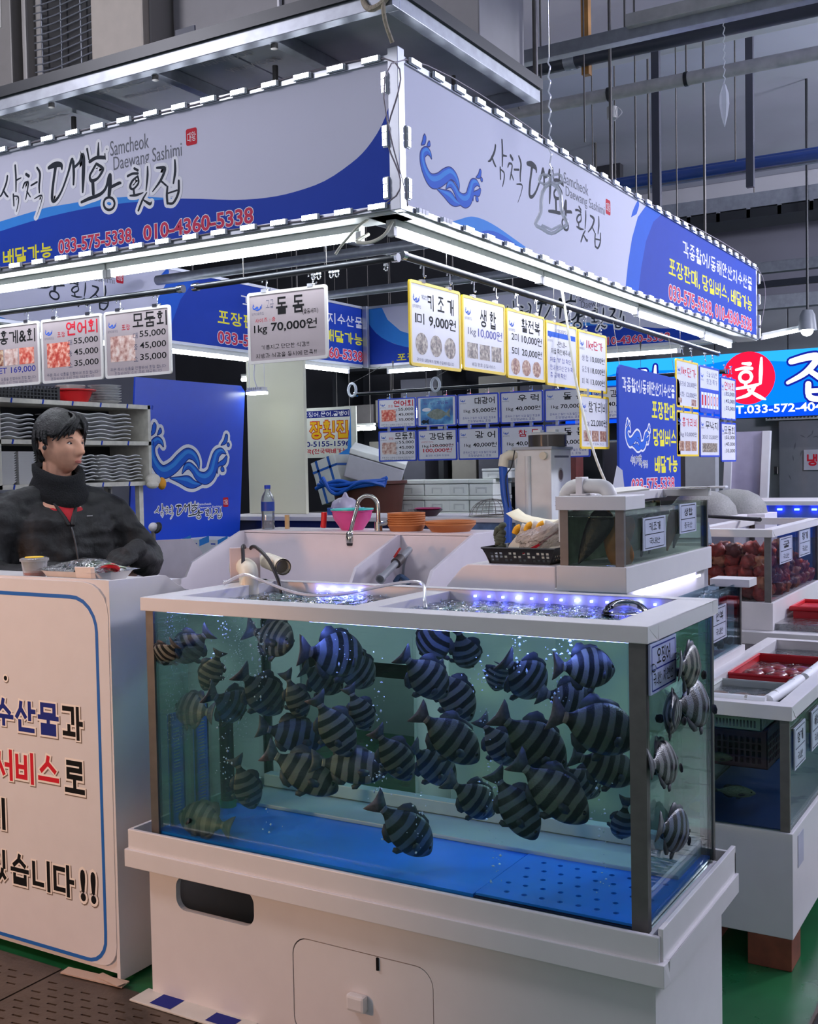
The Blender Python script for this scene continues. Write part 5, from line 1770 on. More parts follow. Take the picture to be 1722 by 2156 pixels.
def fuse(g, vox, smooth=4, name='b'):
 """melt overlapping shapes into one skin; returns mesh data"""
 me = bpy.data.meshes.new(name)
 me.from_pydata([tuple(p) for p in g.v], [], g.f)
 o = bpy.data.objects.new(name, me)
 COL.objects.link(o)
 md = o.modifiers.new('r', 'REMESH')
 md.mode = 'VOXEL'
 md.voxel_size = vox
 ms = o.modifiers.new('s', 'SMOOTH')
 ms.iterations = smooth
 ms.factor = 0.5
 dg = bpy.context.evaluated_depsgraph_get()
 out = bpy.data.meshes.new_from_object(o.evaluated_get(dg))
 bpy.data.objects.remove(o)
 bpy.data.meshes.remove(me)
 return out


def from_mesh(me):
 g = G()
 g.v = [V(v.co) for v in me.vertices]
 g.f = [tuple(p.vertices) for p in me.polygons]
 g.m = [0] * len(g.f)
 return g


# head shape
def gs(x, s):
 return math.exp(-(x / s) ** 2)


def sst(a, b, x):
 t_ = max(0, min(1, (x - a) / (b - a)))
 return t_ * t_ * (3 - 2 * t_)


g = G()
nu, nv = 72, 56
for j in range(nv + 1):
 a = math.pi * j / nv
 for k in range(nu):
  q = 2 * math.pi * k / nu
  d = V((math.sin(a) * math.cos(q), math.sin(a) * math.sin(q), -math.cos(a)))
  f = d.x * (0.098 if d.x > 0 else 0.102)
  l = d.y * 0.079
  u = d.z * (0.122 if d.z > 0 else 0.120)
  jaw = sst(-0.02, -0.115, u)
  l *= 1 - 0.30 * jaw
  if f > 0:
   f += 0.012 * jaw * d.x
   f = f * (1 - 0.10 * gs(l, 0.09) * sst(0.0, 0.08, u))
  else:
   f *= 1 - 0.45 * jaw
  fr = sst(0.25, 0.7, d.x)
  f += fr * (0.033 * gs(l, 0.0115) * (sst(0.03, -0.03, u) * sst(-0.052, -0.036, u)) + 0.006 * gs(l, 0.017) * gs(u + 0.036, 0.010)
                   + 0.005 * gs(u - 0.024, 0.012) * gs(abs(l) - 0.028, 0.03) - 0.011 * gs(abs(l) - 0.031, 0.014) * gs(u - 0.004, 0.011)
                   + 0.007 * gs(l, 0.019) * gs(u + 0.062, 0.006) + 0.007 * gs(l, 0.017) * gs(u + 0.074, 0.006) - 0.003 * gs(l, 0.024) * gs(u + 0.068, 0.0025)
                   + 0.006 * gs(l, 0.02) * gs(u + 0.102, 0.014) + 0.004 * gs(abs(l) - 0.042, 0.02) * gs(u + 0.022, 0.02))
  g.v.append(hl(f, l, u))
for j in range(nv):
 for k in range(nu):
  k2 = (k + 1) % nu
  g.f.append((j * nu + k, j * nu + k2, (j + 1) * nu + k2, (j + 1) * nu + k))
  g.m.append(0)
for s in (-1, 1):
 Me = Matrix.Rotation(s * 0.35, 3, 'Z')
 g.ball(hl(-0.012, s * 0.081, -0.008), (0.017, 0.009, 0.033), 14, 10, M=Me)
 g.tube([hl(-0.012 + 0.02 * math.cos(a), s * 0.087, -0.002 + 0.032 * math.sin(a)) for a in [k * math.pi / 8 - 0.6 for k in range(12)]], 0.0045, 6)
capsule(g, [hl(-0.02, 0, -0.06), hl(-0.03, 0, -0.14), bl(-0.01, 0, 1.42)], [0.058, 0.058, 0.075])
capsule(g, [bl(0, 0, 1.40), bl(0.01, 0, 1.25), bl(0.0, 0, 1.0)], [0.13, 0.145, 0.15])
for s in (-1, 1):
 capsule(g, [bl(0, s * 0.10, 1.42), bl(0.0, s * 0.2, 1.40), bl(0.05, s * 0.28, 1.17), bl(0.16, s * 0.20, 1.15)], [0.06, 0.055, 0.042, 0.036])
 capsule(g, [bl(0, s * 0.09, 0.98), bl(0.02, s * 0.10, 0.52), bl(-0.01, s * 0.10, 0.10)], [0.10, 0.065, 0.045])
body = fuse(g, 0.0042, 2, 'body')
SKIN = mat('skin', (214, 160, 132), 0.5, var=0.06, vscale=40)
from_mesh(body).obj('body', SKIN, man, smooth='all')
# eyes, brows, lips
EYW = mat('eye_white', (225, 218, 212), 0.25, var=0)
for s in (-1, 1):
 yaw = 0.35 * s
 ce = hl(0.0815, s * 0.030, 0.004)
 Me = Matrix.Rotation(math.radians(2) + yaw, 3, 'Z')
 e = G().ball(ce, (0.004, 0.0125, 0.0042), 14, 8, M=Me).obj('eye', EYW, man, smooth='all')
 G().ball(ce + fH * 0.003 + lH * (0.0015), (0.0025, 0.0055, 0.0042), 12, 8, M=Me).obj('iris', mat('iris_dark', (24, 16, 12), 0.15, var=0), e, smooth='all')
 G().tube([hl(0.0835 - 0.004 * abs(k) * 0.5, s * 0.030 + k * 0.0072, 0.0105 - 0.0016 * k * k) for k in (-2, -1, 0, 1, 2)], [0.0012, 0.002, 0.0022, 0.002, 0.0012], 6).obj('eyelid', mat('lid_line', (60, 38, 30), 0.6, var=0), man, smooth='all')
 G().tube([hl(0.0905 - 0.0045 * k * k * 0.5 - 0.002 * k, s * (0.030 + k * 0.0085), 0.026 + 0.001 * k - 0.0012 * k * k) for k in (-2, -1, 0, 1, 2)], [0.0022, 0.0036, 0.004, 0.0034, 0.0012], 6, flat=0.6).obj('eyebrow', mat('brow_hair', (22, 18, 17), 0.8, var=0), man, smooth='all')
LIP = mat('lips', (186, 112, 100), 0.4, var=0.03)
G().tube([hl(0.1005 - 0.0042 * k * k * 0.5, k * 0.0085, -0.0655 - 0.0007 * k * k) for k in (-2, -1, 0, 1, 2)], [0.001, 0.0036, 0.004, 0.0036, 0.001], 8).obj('lip', LIP, man, smooth='all')
G().tube([hl(0.0990 - 0.0046 * k * k * 0.5, k * 0.0075, -0.0725 + 0.0004 * k * k) for k in (-2, -1, 0, 1, 2)], [0.001, 0.004, 0.005, 0.004, 0.001], 8).obj('lip', LIP, man, smooth='all')
g = G().ball(hl(0.006, -0.092, -0.012), (0.010, 0.007, 0.010), 12, 8)
g.obj('earbud', BLACK, man, smooth='all')
# hair
HAIR = mat('black_hair', (10, 10, 11), 0.5, var=0.3, vscale=90, bump=0.5, bscale=140)
g = G()
nu, nv = 64, 48
idx = {}
vv = []
for j in range(nv + 1):
 a = math.pi * j / nv
 for k in range(nu):
  q = 2 * math.pi * k / nu
  d = V((math.sin(a) * math.cos(q), math.sin(a) * math.sin(q), -math.cos(a)))
  f = -0.010 + d.x * 0.118
  l = d.y * 0.100
  u = 0.018 + d.z * (0.132 if d.z > 0 else 0.115)
  nz = 0.007 * noise.noise(V((f * 22, l * 22, u * 8))) + 0.003 * noise.noise(V((f * 70, l * 70, u * 14)))
  f, l, u = f + d.x * nz, l + d.y * nz, u + d.z * nz
  if u < -0.02:
   w_ = sst(-0.02, -0.09, u)
   l *= 1 - 0.12 * w_
   f *= 1 - 0.10 * w_
  vv.append((f, l, u))
keepf = []
for j in range(nv):
 for k in range(nu):
  k2 = (k + 1) % nu
  q = (j * nu + k, j * nu + k2, (j + 1) * nu + k2, (j + 1) * nu + k)
  f = sum(vv[i][0] for i in q) / 4
  l = sum(vv[i][1] for i in q) / 4
  u = sum(vv[i][2] for i in q) / 4
  jag = 0.008 * noise.noise(V((l * 60, f * 60, 3)))
  if f > 0.045:
   lim = 0.062 - 0.02 * sst(0.015, 0.05, abs(l - 0.008))
  elif f > 0.012:
   lim = 0.030
  elif f > -0.035:
   lim = 0.028
  else:
   lim = -0.085 + 0.25 * max(0, f + 0.09)
  if u > lim + jag:
   keepf.append(q)
used = sorted({i for q in keepf for i in q})
mp = {i: n_ for n_, i in enumerate(used)}
g.v = [hl(*vv[i]) for i in used]
g.f = [tuple(mp[i] for i in q) for q in keepf]
g.m = [0] * len(g.f)
ho = g.obj('hair', HAIR, man, smooth='all')
md = ho.modifiers.new('thick', 'SOLIDIFY')
md.thickness = 0.014
md.offset = -1
random.seed(9)
g = G()
for i in range(46):     # locks swept from the parting over the forehead and temples
 s = -1 if i % 2 else 1
 t0 = random.random()
 l0 = 0.010 + s * 0.012 * random.random()
 le = s * (0.030 + 0.062 * t0)
 fe = 0.094 - 0.060 * t0 ** 1.5 + random.uniform(-0.006, 0.006)
 ue = 0.046 - 0.034 * t0 + random.uniform(-0.010, 0.008)
 pts = [(0.055, l0 * 0.8, 0.132), (0.092, l0 + s * 0.014 * t0, 0.112), (0.104 - 0.018 * t0, l0 * 0.4 + le * 0.62, 0.080), (fe, le, ue)]
 Q = catmull([(*p, r) for p, r in zip(pts, (0.007, 0.010, 0.009, 0.0015))], 5)
 g.tube([hl(*q[:3]) for q in Q], [q[3] for q in Q], 6, flat=0.5)
for i in range(14):     # side burns
 s = -1 if i % 2 else 1
 f0 = random.uniform(-0.045, 0.035)
 lx = s * (0.092 if f0 > -0.06 else 0.075)
 pts = [(f0, lx * 1.02, 0.06), (f0 + 0.004, lx * 1.06, 0.02), (f0 + 0.006, lx * 0.97, (-0.005 if f0 > 0.0 else (0.018 if f0 > -0.04 else -0.075)) + random.uniform(-0.012, 0.01))]
 Q = catmull([(*p, r) for p, r in zip(pts, (0.008, 0.010, 0.002))], 5)
 g.tube([hl(*q[:3]) for q in Q], [q[3] for q in Q], 6, flat=0.6)
g.obj('hair_locks', HAIR, man, smooth='all', kind='stuff')
# neck warmer
NECKW = mat('neck_warmer', (16, 18, 21), 0.95, var=0.25, vscale=120, bump=0.6, bscale=160)
g = G()
rows = [(0.068, 1.572), (0.082, 1.588), (0.097, 1.585), (0.104, 1.560), (0.099, 1.538), (0.106, 1.518), (0.114, 1.492), (0.112, 1.466), (0.094, 1.448), (0.07, 1.44)]
n = 40
for i, (r, z) in enumerate(rows):
 for k in range(n):
  q = 2 * math.pi * k / n
  fr = math.cos(q)
  rr = r * (1 + 0.04 * math.sin(3 * q + i) + 0.05 * noise.noise(V((math.cos(q) * 2, math.sin(q) * 2, z * 24))))
  g.v.append(bl(-0.005 + rr * fr * 1.05 + 0.018, rr * math.sin(q), z - 0.030 * fr - 0.012 * fr * fr))
for i in range(len(rows) - 1):
 for k in range(n):
  k2 = (k + 1) % n
  g.f.append((i * n + k, (i + 1) * n + k, (i + 1) * n + k2, i * n + k2))
  g.m.append(0)
g.obj('neck_warmer', NECKW, man, smooth='all')
# jacket
JACK = mat('jacket_black', (15, 15, 17), 0.62, var=0.2, vscale=18, bump=0.25, bscale=70)
g = G()
capsule(g, [bl(0.0, 0, 1.425), bl(0.02, 0, 1.28), bl(0.02, 0, 1.12), bl(0.01, 0, 0.95), bl(0, 0, 0.86)], [0.11, 0.155, 0.165, 0.165, 0.165], 20)
for s in (-1, 1):
 capsule(g, [bl(0.0, s * 0.06, 1.44), bl(0.0, s * 0.15, 1.418), bl(0.005, s * 0.205, 1.375)], [0.075, 0.088, 0.098], 16)
 capsule(g, [bl(0.03, s * 0.09, 1.32), bl(0.03, s * 0.10, 1.1), bl(0.02, s * 0.09, 0.92)], [0.125, 0.13, 0.13], 16)
capsule(g, [bl(0.005, 0.215, 1.38), bl(0.05, 0.285, 1.27), bl(0.13, 0.31, 1.20), bl(0.28, 0.24, 1.205), bl(0.385, 0.14, 1.24)], [0.092, 0.084, 0.074, 0.062, 0.048], 16)
capsule(g, [bl(0.005, -0.215, 1.38), bl(0.03, -0.292, 1.24), bl(0.08, -0.315, 1.155), bl(0.22, -0.21, 1.15), bl(0.345, -0.05, 1.185)], [0.096, 0.092, 0.082, 0.066, 0.050], 16)
jm = fuse(g, 0.011, 5, 'jacket')
jm.calc_loop_triangles()
nm = [V(v.normal) for v in jm.vertices]
g = G()
for v, n_ in zip(jm.vertices, nm):
 p = V(v.co)
 wz = 0.010 * noise.noise(p * 9) + 0.012 * noise.noise(V((p.x * 8, p.y * 8, p.z * 26))) + 0.004 * noise.noise(p * 38)
 g.v.append(p + n_ * wz)
vset = []
for p in jm.polygons:
 c = V(p.center) - V((MX, MY, 0))
 f, l, u = c.dot(fB), c.dot(lB), c.z
 if f > 0.04 and u > 1.345 and u < 1.462 and abs(l + 0.012) < (u - 1.345) * 0.40:
  continue
 vset.append(tuple(p.vertices))
g.f = vset
g.m = [0] * len(vset)
jo = g.obj('jacket', JACK, man, smooth='all')
md = jo.modifiers.new('thick', 'SOLIDIFY')
md.thickness = 0.010
md.offset = -1
g = G()
capsule(g, [bl(0.005, 0, 1.44), bl(0.02, 0, 1.30), bl(0.02, 0, 1.1)], [0.112, 0.138, 0.110], 20)
from_mesh(fuse(g, 0.012, 2, 'shirt')).obj('shirt', mat('red_shirt', (186, 16, 34), 0.7, var=0.12, vscale=20), man, smooth='all')
from mathutils.bvhtree import BVHTree
bv = BVHTree.FromPolygons([tuple(p) for p in g.v], g.f) if False else BVHTree.FromPolygons([tuple(v) for v in [V(q.co) for q in jm.vertices]], [tuple(p.vertices) for p in jm.polygons])


def on_jacket(l, u, lift=0.006):
 o = bl(0.6, l, u)
 h = bv.ray_cast(o, -fB)
 return (h[0] + fB * lift) if h[0] else bl(0.2, l, u)


G().tube(catmull([tuple(on_jacket(-0.012 + 0.004 * k, 1.345 - 0.045 * k, 0.010)) for k in range(6)], 3), 0.0035, 6).obj('zipper', mat('zip_grey', (70, 72, 76), 0.4, 0.4), man, smooth='all')
for s in (-1, 1):
 G().tube(catmull([tuple(on_jacket(-0.012 + s * (0.005 + 0.40 * (0.024 * k)), 1.35 + 0.024 * k, 0.005)) for k in range(6)], 3), [0.006, 0.010, 0.013, 0.015, 0.016, 0.017] if False else 0.011, 8, flat=0.6).obj('lapel', JACK, man, smooth='all')
G().obox(on_jacket(0.075, 1.385, 0.008), lB * 0.012, Z_ * 0.0018, fB * 0.001).obj('chest_logo', mat('logo_grey', (170, 172, 176), 0.4, var=0), man)
# gloved hands, one resting over the other
GLOVE = mat('glove_black', (20, 20, 22), 0.7, var=0.3, vscale=60, bump=0.4, bscale=90)


def hand(wrist, fwd, side, up, name='glove'):
 g = G()
 wrist, fwd, side, up = V(wrist), V(fwd).normalized(), V(side).normalized(), V(up).normalized()
 capsule(g, [wrist - fwd * 0.03, wrist, wrist + fwd * 0.03], [0.040, 0.036, 0.034], 12)
 for k in range(4):
  s = (k - 1.5) * 0.021
  b = wrist + fwd * 0.03 + side * s
  capsule(g, [b, b + fwd * 0.055], [0.017, 0.016], 10, 2)
  ln = (0.070, 0.080, 0.076, 0.060)[k]
  p0 = b + fwd * 0.06
  capsule(g, [p0, p0 + fwd * ln * 0.42 - up * 0.012, p0 + fwd * ln * 0.62 - up * 0.036, p0 + fwd * ln * 0.52 - up * 0.056], [0.0120, 0.0115, 0.0105, 0.0098], 10, 3)
 b = wrist + fwd * 0.02 - side * 0.032
 capsule(g, [b, b - side * 0.020 + fwd * 0.025 - up * 0.006, b - side * 0.018 + fwd * 0.052 - up * 0.014, b - side * 0.008 + fwd * 0.072 - up * 0.02], [0.017, 0.0145, 0.0125, 0.0105], 10, 3)
 from_mesh(fuse(g, 0.0045, 2, 'g')).obj(name, GLOVE, man, smooth='all')


hand(bl(0.415, 0.125, 1.25), fB * 0.35 - lB * 0.80 - Z_ * 0.30, fB * 0.80 + lB * 0.45 - Z_ * 0.3, Z_ * 0.9 + fB * 0.35)
hand(bl(0.365, -0.03, 1.19), fB * 0.50 + lB * 0.80 - Z_ * 0.05, -fB * 0.80 + lB * 0.55, Z_)
# trousers and boots behind the counter
g = G()
for s in (-1, 1):
 capsule(g, [bl(0, s * 0.09, 0.92), bl(0.03, s * 0.105, 0.52), bl(0.0, s * 0.105, 0.10)], [0.125, 0.088, 0.072])
from_mesh(fuse(g, 0.014, 3, 'tr')).obj('trousers', mat('trousers_dark', (34, 36, 44), 0.8), man, smooth='all')
for s in (-1, 1):
 g = G()
 capsule(g, [bl(-0.01, s * 0.105, 0.28), bl(-0.01, s * 0.105, 0.07)], [0.08, 0.06])
 capsule(g, [bl(-0.03, s * 0.105, 0.05), bl(0.10, s * 0.115, 0.045), bl(0.17, s * 0.12, 0.04)], [0.05, 0.05, 0.04])
 from_mesh(fuse(g, 0.012, 3, 'bt')).obj('boot', BLACK, man, smooth='all')

# ------------------------------------------------------------------ left: shelf of dishes, blue wave panel
SHF = mat('shelf_old_white', (206, 202, 190), 0.5, var=0.12, vscale=30)
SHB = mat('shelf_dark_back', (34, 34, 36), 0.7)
xs0, xs1, ys0, ys1 = -4.55, -4.25, 3.05, 4.43
sh = thing('dish_shelf', 'worn white shelf rack with blue-taped edges full of dishes', 'shelf', (-4.4, 3.75, 1.48))
for z in (1.487, 1.70, 1.893):
 b = G().box(xs0, ys0, z, xs1, ys1, z + 0.022).obj('shelf_board', SHF, sh, bevel=0.001)
 for k in range(8):
  y = ys0 + 0.1 + k * 0.185
  G().obox((xs1 + 0.0012, y, z + 0.011), (0, 0.003, 0.011), (0.0008, 0, 0), (0, 0.004, -0.002)).obj('blue_tape', BLUE, b)
G().box(xs0, ys0, 1.487, xs0 + 0.01, ys1, 1.915).obj('back_board', SHB, sh)
G().box(xs0, ys1 - 0.02, 1.487, xs1, ys1, 1.915).obj('side_board', SHF, sh)
G().box(xs1 - 0.03, 3.43, 1.487, xs1, 3.455, 1.915).obj('upright', SHF, sh)
for y in (3.2, 4.35):
 G().box(xs0 + 0.02, y, 0, xs0 + 0.05, y + 0.03, 1.487).box(xs1 - 0.05, y, 0, xs1 - 0.02, y + 0.03, 1.487).obj('legs', SHF, sh)
DISH = mat('dish_white', (226, 226, 226), 0.35, var=0.03)
_dm = {}


def wavy_plate(L, wd, h):
 """rectangular melamine plate with an undulating rim"""
 k = (L, wd)
 if k not in _dm:
  g = G()
  nx, ny = 26, 6
  for top in (1, 0):
   for i in range(nx + 1):
    for j in range(ny + 1):
     u, v = i / nx * 2 - 1, j / ny * 2 - 1
     e = max(abs(u), abs(v))
     z = 0.012 * max(0, (e - 0.7) / 0.3) ** 1.4 + 0.0042 * math.sin(i / nx * math.pi * 5) * (abs(v) > 0.6)
     g.v.append(V((v * wd / 2, u * L / 2, z + (h if top else 0))))
  A = (nx + 1) * (ny + 1)
  for i in range(nx):
   for j in range(ny):
    a = i * (ny + 1) + j
    g.f.append((a, a + 1, a + ny + 2, a + ny + 1))
    g.f.append((A + a, A + a + ny + 1, A + a + ny + 2, A + a + 1))
  for i in range(nx):
   for j in (0, ny):
    a, b = i * (ny + 1) + j, (i + 1) * (ny + 1) + j
    g.f.append((a, b, A + b, A + a))
  for j in range(ny):
   for i in (0, nx):
    a = i * (ny + 1) + j
    g.f.append((a, a + 1, A + a + 1, A + a))
  g.m = [0] * len(g.f)
  me = bpy.data.meshes.new('serving_plate')
  me.from_pydata([tuple(p) for p in g.v], [], g.f)
  me.materials.append(DISH)
  bm = bmesh.new()
  bm.from_mesh(me)
  bmesh.ops.recalc_face_normals(bm, faces=bm.faces)
  bm.to_mesh(me)
  bm.free()
  _dm[k] = me
 return _dm[k]


ORD = ['lowest', 'second', 'third', 'fourth', 'fifth', 'sixth', 'seventh', 'eighth', 'ninth', 'tenth', 'eleventh', 'twelfth', 'thirteenth']
random.seed(4)
for (y, z0, n_, dz, L, lab) in ((4.10, 1.7225, 7, 0.0205, 0.42, 'upper right plate stack'), (4.22, 1.5095, 8, 0.0175, 0.30, 'lower right plate stack'), (3.93, 1.5095, 8, 0.0175, 0.24, 'lower middle plate stack beside the seller'), (3.52, 1.7225, 6, 0.0205, 0.30, 'upper left plate stack')):
 for k in range(n_):
  o = bpy.data.objects.new('serving_plate', wavy_plate(L, 0.24, 0.004))
  COL.objects.link(o)
  o.location = (-4.39 + random.uniform(-0.006, 0.006), y + random.uniform(-0.012, 0.012), z0 + k * dz)
  o['label'] = 'white wavy plate, %s from the bottom of the %s' % (ORD[k], lab) if k else 'white wavy plate at the bottom of the %s' % lab
  o['category'] = 'plate'
  o['group'] = 'white plates on the dish shelf'
g = G()
for z, ex in ((0, 0.038), (0.016, 0.05), (0.0185, 0.052), (0.016, 0.046), (0.003, 0.036)):
 for sx, sy in ((-1, -1), (1, -1), (1, 1), (-1, 1)):
  g.v.append(V((sx * (ex + 0.03), sy * ex, z)))
for i in range(4):
 for a in range(4):
  b = (a + 1) % 4
  g.f.append((i * 4 + a, i * 4 + b, i * 4 + 4 + b, i * 4 + 4 + a))
g.f += [(3, 2, 1, 0), (16, 17, 18, 19)]
fm = bpy.data.meshes.new('foam_tray')
fm.from_pydata([tuple(p) for p in g.v], [], g.f)
fm.materials.append(DISH)
for (y, lab) in ((3.51, 'lower left tray stack at the shelf upright'), (3.625, 'second lower left tray stack')):
 for k in range(13):
  o = bpy.data.objects.new('foam_tray', fm)
  COL.objects.link(o)
  o.location = (-4.36, y, 1.5095 + k * 0.0115)
  o['label'] = 'white foam tray, %s up in the %s' % (ORD[k], lab)
  o['category'] = 'tray'
  o['group'] = 'foam trays on the dish shelf'
# on top of the shelf
t = thing('mesh_basket', 'black mesh basket on the shelf top at the left', 'basket', (-4.38, 3.62, 1.916))
hs = []
for i in range(18):
 for j in range(4):
  hs.append([(3.42 + i * 0.021, 1.925 + j * 0.016), (3.434 + i * 0.021, 1.925 + j * 0.016), (3.434 + i * 0.021, 1.936 + j * 0.016), (3.42 + i * 0.021, 1.936 + j * 0.016)][::-1])
for j in range(4):
 G().plate((V((-4.27, 0, 0)), Y_, Z_), [(3.41, 1.9165 + j * 0.0165), (3.83, 1.9165 + j * 0.0165), (3.83, 1.933 + j * 0.0165), (3.41, 1.933 + j * 0.0165)], [[(3.42 + i * 0.021, 1.920 + j * 0.0165), (3.434 + i * 0.021, 1.920 + j * 0.0165), (3.434 + i * 0.021, 1.931 + j * 0.0165), (3.42 + i * 0.021, 1.931 + j * 0.0165)][::-1] for i in range(19)], 0.004).obj('mesh_row', BLACK, t)
G().box(-4.49, 3.41, 1.9165, -4.274, 3.83, 1.921).box(-4.49, 3.41, 1.921, -4.486, 3.83, 1.98).box(-4.486, 3.41, 1.921, -4.274, 3.414, 1.98).box(-4.486, 3.826, 1.921, -4.274, 3.83, 1.98).obj('shell', BLACK, t)
t = thing('red_basin', 'red plastic basin with lip on top of the shelf', 'basin', (-4.37, 4.0, 1.916))
G().lathe([(0.075, 0.0), (0.10, 0.055), (0.118, 0.06), (0.118, 0.066), (0.096, 0.062), (0.072, 0.006), (0.001, 0.005)], (-4.37, 4.0, 1.916), 28).obj('bowl', mat('basin_red', (206, 30, 34), 0.35), t, smooth=True)
G().lathe([(0.06, 0.0), (0.075, 0.028), (0.07, 0.03), (0.001, 0.006)], (-4.36, 3.98, 1.973), 22).obj('inner_cup', mat('cup_grey', (190, 186, 182), 0.4), t, smooth=True)
for k in range(7):
 G().lathe([(0.05, 0.0), (0.085, 0.016), (0.088, 0.018), (0.05, 0.004), (0.001, 0.004)], (-4.37, 4.22, 1.916 + k * 0.0135), 24).obj('side_dish', DISH, smooth=True, label='white round dish, %s up on the shelf top' % ORD[k], cat='dish', group='round dishes stacked on the shelf top')

# blue panel with wave emblem
xp = -4.45
bp_ = thing('emblem_board', 'large blue board with wave emblem and brush logo behind the seller', 'board', (xp, 4.95, 1.12))
Fp = (V((xp, 0, 0)), Y_, Z_)
G().plate(Fp, [(4.44, 1.14), (5.36, 1.14), (5.39, 1.17), (5.475, 2.05), (5.44, 2.085), (4.53, 2.085)], [], 0.012).obj('board', mat('panel_blue', (30, 74, 208), 0.3, var=0.02), bp_)
P = Print((xp, 0, 0), Y_, Z_)
# emblem placed through the panel plane
def pz(zx, zy):
 p = hitX(300 + zx * 0.1577, 790 + zy * 0.1577, xp)
 return p.y, p.z


A0, A1 = pz(110, 1520), pz(1130, 660)
draw_waves(P, A0[0], A0[1] - 0.01, (A1[0] - A0[0]), (A1[1] - A0[1]) * 1.02, SHEETW, 0.0012)
B0, B1 = pz(165, 2030), pz(1045, 1660)
draw_logo(P, B0[0], B0[1] + 0.0, (B1[0] - B0[0]) / 0.97, (B1[1] - B0[1]) / 0.36, INK, SHEETW, 0.0012)
C0, C1 = pz(745, 1790), pz(1060, 1690)
P.text('Samcheok', C0[0], (C0[1] + C1[1]) / 2 + 0.004, C0[0] + (C1[0] - C0[0]) * 0.55, C1[1], SHEETW, 0.02)
P.text('Daewang Sashimi', C0[0], C0[1], C1[0], (C0[1] + C1[1]) / 2 - 0.002, SHEETW, 0.02)
draw_seal(P, C1[0] + 0.01, C0[1] + 0.005, 0.05)
P.done('printed_design', bp_)
G().cyl((xp - 0.02, 4.6, 0), (xp - 0.02, 4.6, 2.0), 0.014).obj('support_post', STEELD, bp_)
G().cyl((xp - 0.02, 5.3, 0), (xp - 0.02, 5.3, 2.0), 0.014).obj('support_post', STEELD, bp_)
# dark stuff under the shelf: black box and hoses on the wall side
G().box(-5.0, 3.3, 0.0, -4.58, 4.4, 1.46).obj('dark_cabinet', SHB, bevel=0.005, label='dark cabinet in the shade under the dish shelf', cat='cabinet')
G().tube(catmull([(-4.5, 4.1, 1.47), (-4.46, 4.15, 1.38), (-4.45, 4.22, 1.36), (-4.45, 4.3, 1.40), (-4.47, 4.33, 1.47)], 6), 0.008, 7).obj('hose', mat('hose_grey', (120, 120, 116), 0.5), smooth=True, label='grey hose loop hanging under the dish shelf', cat='hose')
t = thing('cotton_glove', 'white work glove with orange cuff on the shelf corner', 'glove', (-4.235, 4.42, 1.475))
G().ball((-4.235, 4.42, 1.515), (0.03, 0.05, 0.035), 14, 9).ball((-4.22, 4.40, 1.49), (0.025, 0.04, 0.022), 12, 8).obj('palm', mat('glove_cotton', (214, 208, 196), 0.9, bump=0.5), t, smooth='all')
G().ball((-4.225, 4.475, 1.495), (0.026, 0.022, 0.034), 12, 8).obj('cuff', mat('cuff_orange', (226, 158, 50), 0.8, bump=0.5), t, smooth='all')

# partition board and film-wrapped box between seller and tank
xq = -3.62
G().plate((V((xq, 0, 0)), Y_, Z_), [(3.55, 0.0), (4.10, 0.0), (4.10, 1.165), (4.03, 1.235), (3.55, 1.25)], [], 0.014).obj('partition_board', mat('board_lilac', (214, 204, 212), 0.45), label='pale lilac chamfered partition board behind the seller', cat='board')
t = thing('film_wrapped_box', 'white box wrapped in film with blue printed labels', 'box', (-3.75, 4.36, 0.0))
G().box(-3.9, 4.25, 0.0, -3.55, 4.47, 1.215).obj('box', mat('film_white', (214, 218, 226), 0.3), t, bevel=0.003)
P = Print((-3.9, 4.2495, 0.2), X_, Z_)
for z in (0.98, 0.88, 0.77, 0.66):
 for x in (0.0, 0.12, 0.24):
  q = [(x + 0.01, z), (x + 0.075, z + 0.022), (x + 0.075, z + 0.055), (x + 0.01, z + 0.033)]
  P.poly(q, BLUE if (int(z * 100) + int(x * 100)) % 2 else LBLUE)
  P.rect(x + 0.085, z + 0.01, x + 0.115, z + 0.016, BLUE)
P.done('printed_film', t)
for nm, pts, r, m_, lab in (('knife_handle', [(-3.627, 3.62, 1.247), (-3.63, 3.62, 1.30), (-3.64, 3.615, 1.345)], 0.011, mat('handle_brown', (84, 70, 60), 0.6), 'brown knife handle sticking up by the blue panel'),):
 G().tube(pts, r, 8, flat=1.6).obj(nm, m_, smooth=True, label=lab, cat='knife')
t = thing('tap', 'chrome tap with round white knob in front of the blue panel', 'tap', (-3.60, 3.75, 1.24))
G().cyl((-3.60, 3.75, 1.24), (-3.60, 3.75, 1.285), 0.010).obj('stem', STEEL, t, smooth=True)
G().ball((-3.60, 3.75, 1.305), (0.022, 0.022, 0.022), 14, 9).obj('knob', WHITE2, t, smooth='all')
G().lathe([(0.024, 0), (0.028, 0.006), (0.024, 0.012)], (-3.585, 3.765, 1.30), 16, M=Matrix.Rotation(1.2, 3, 'X')).obj('collar', DARK, t, smooth=True)

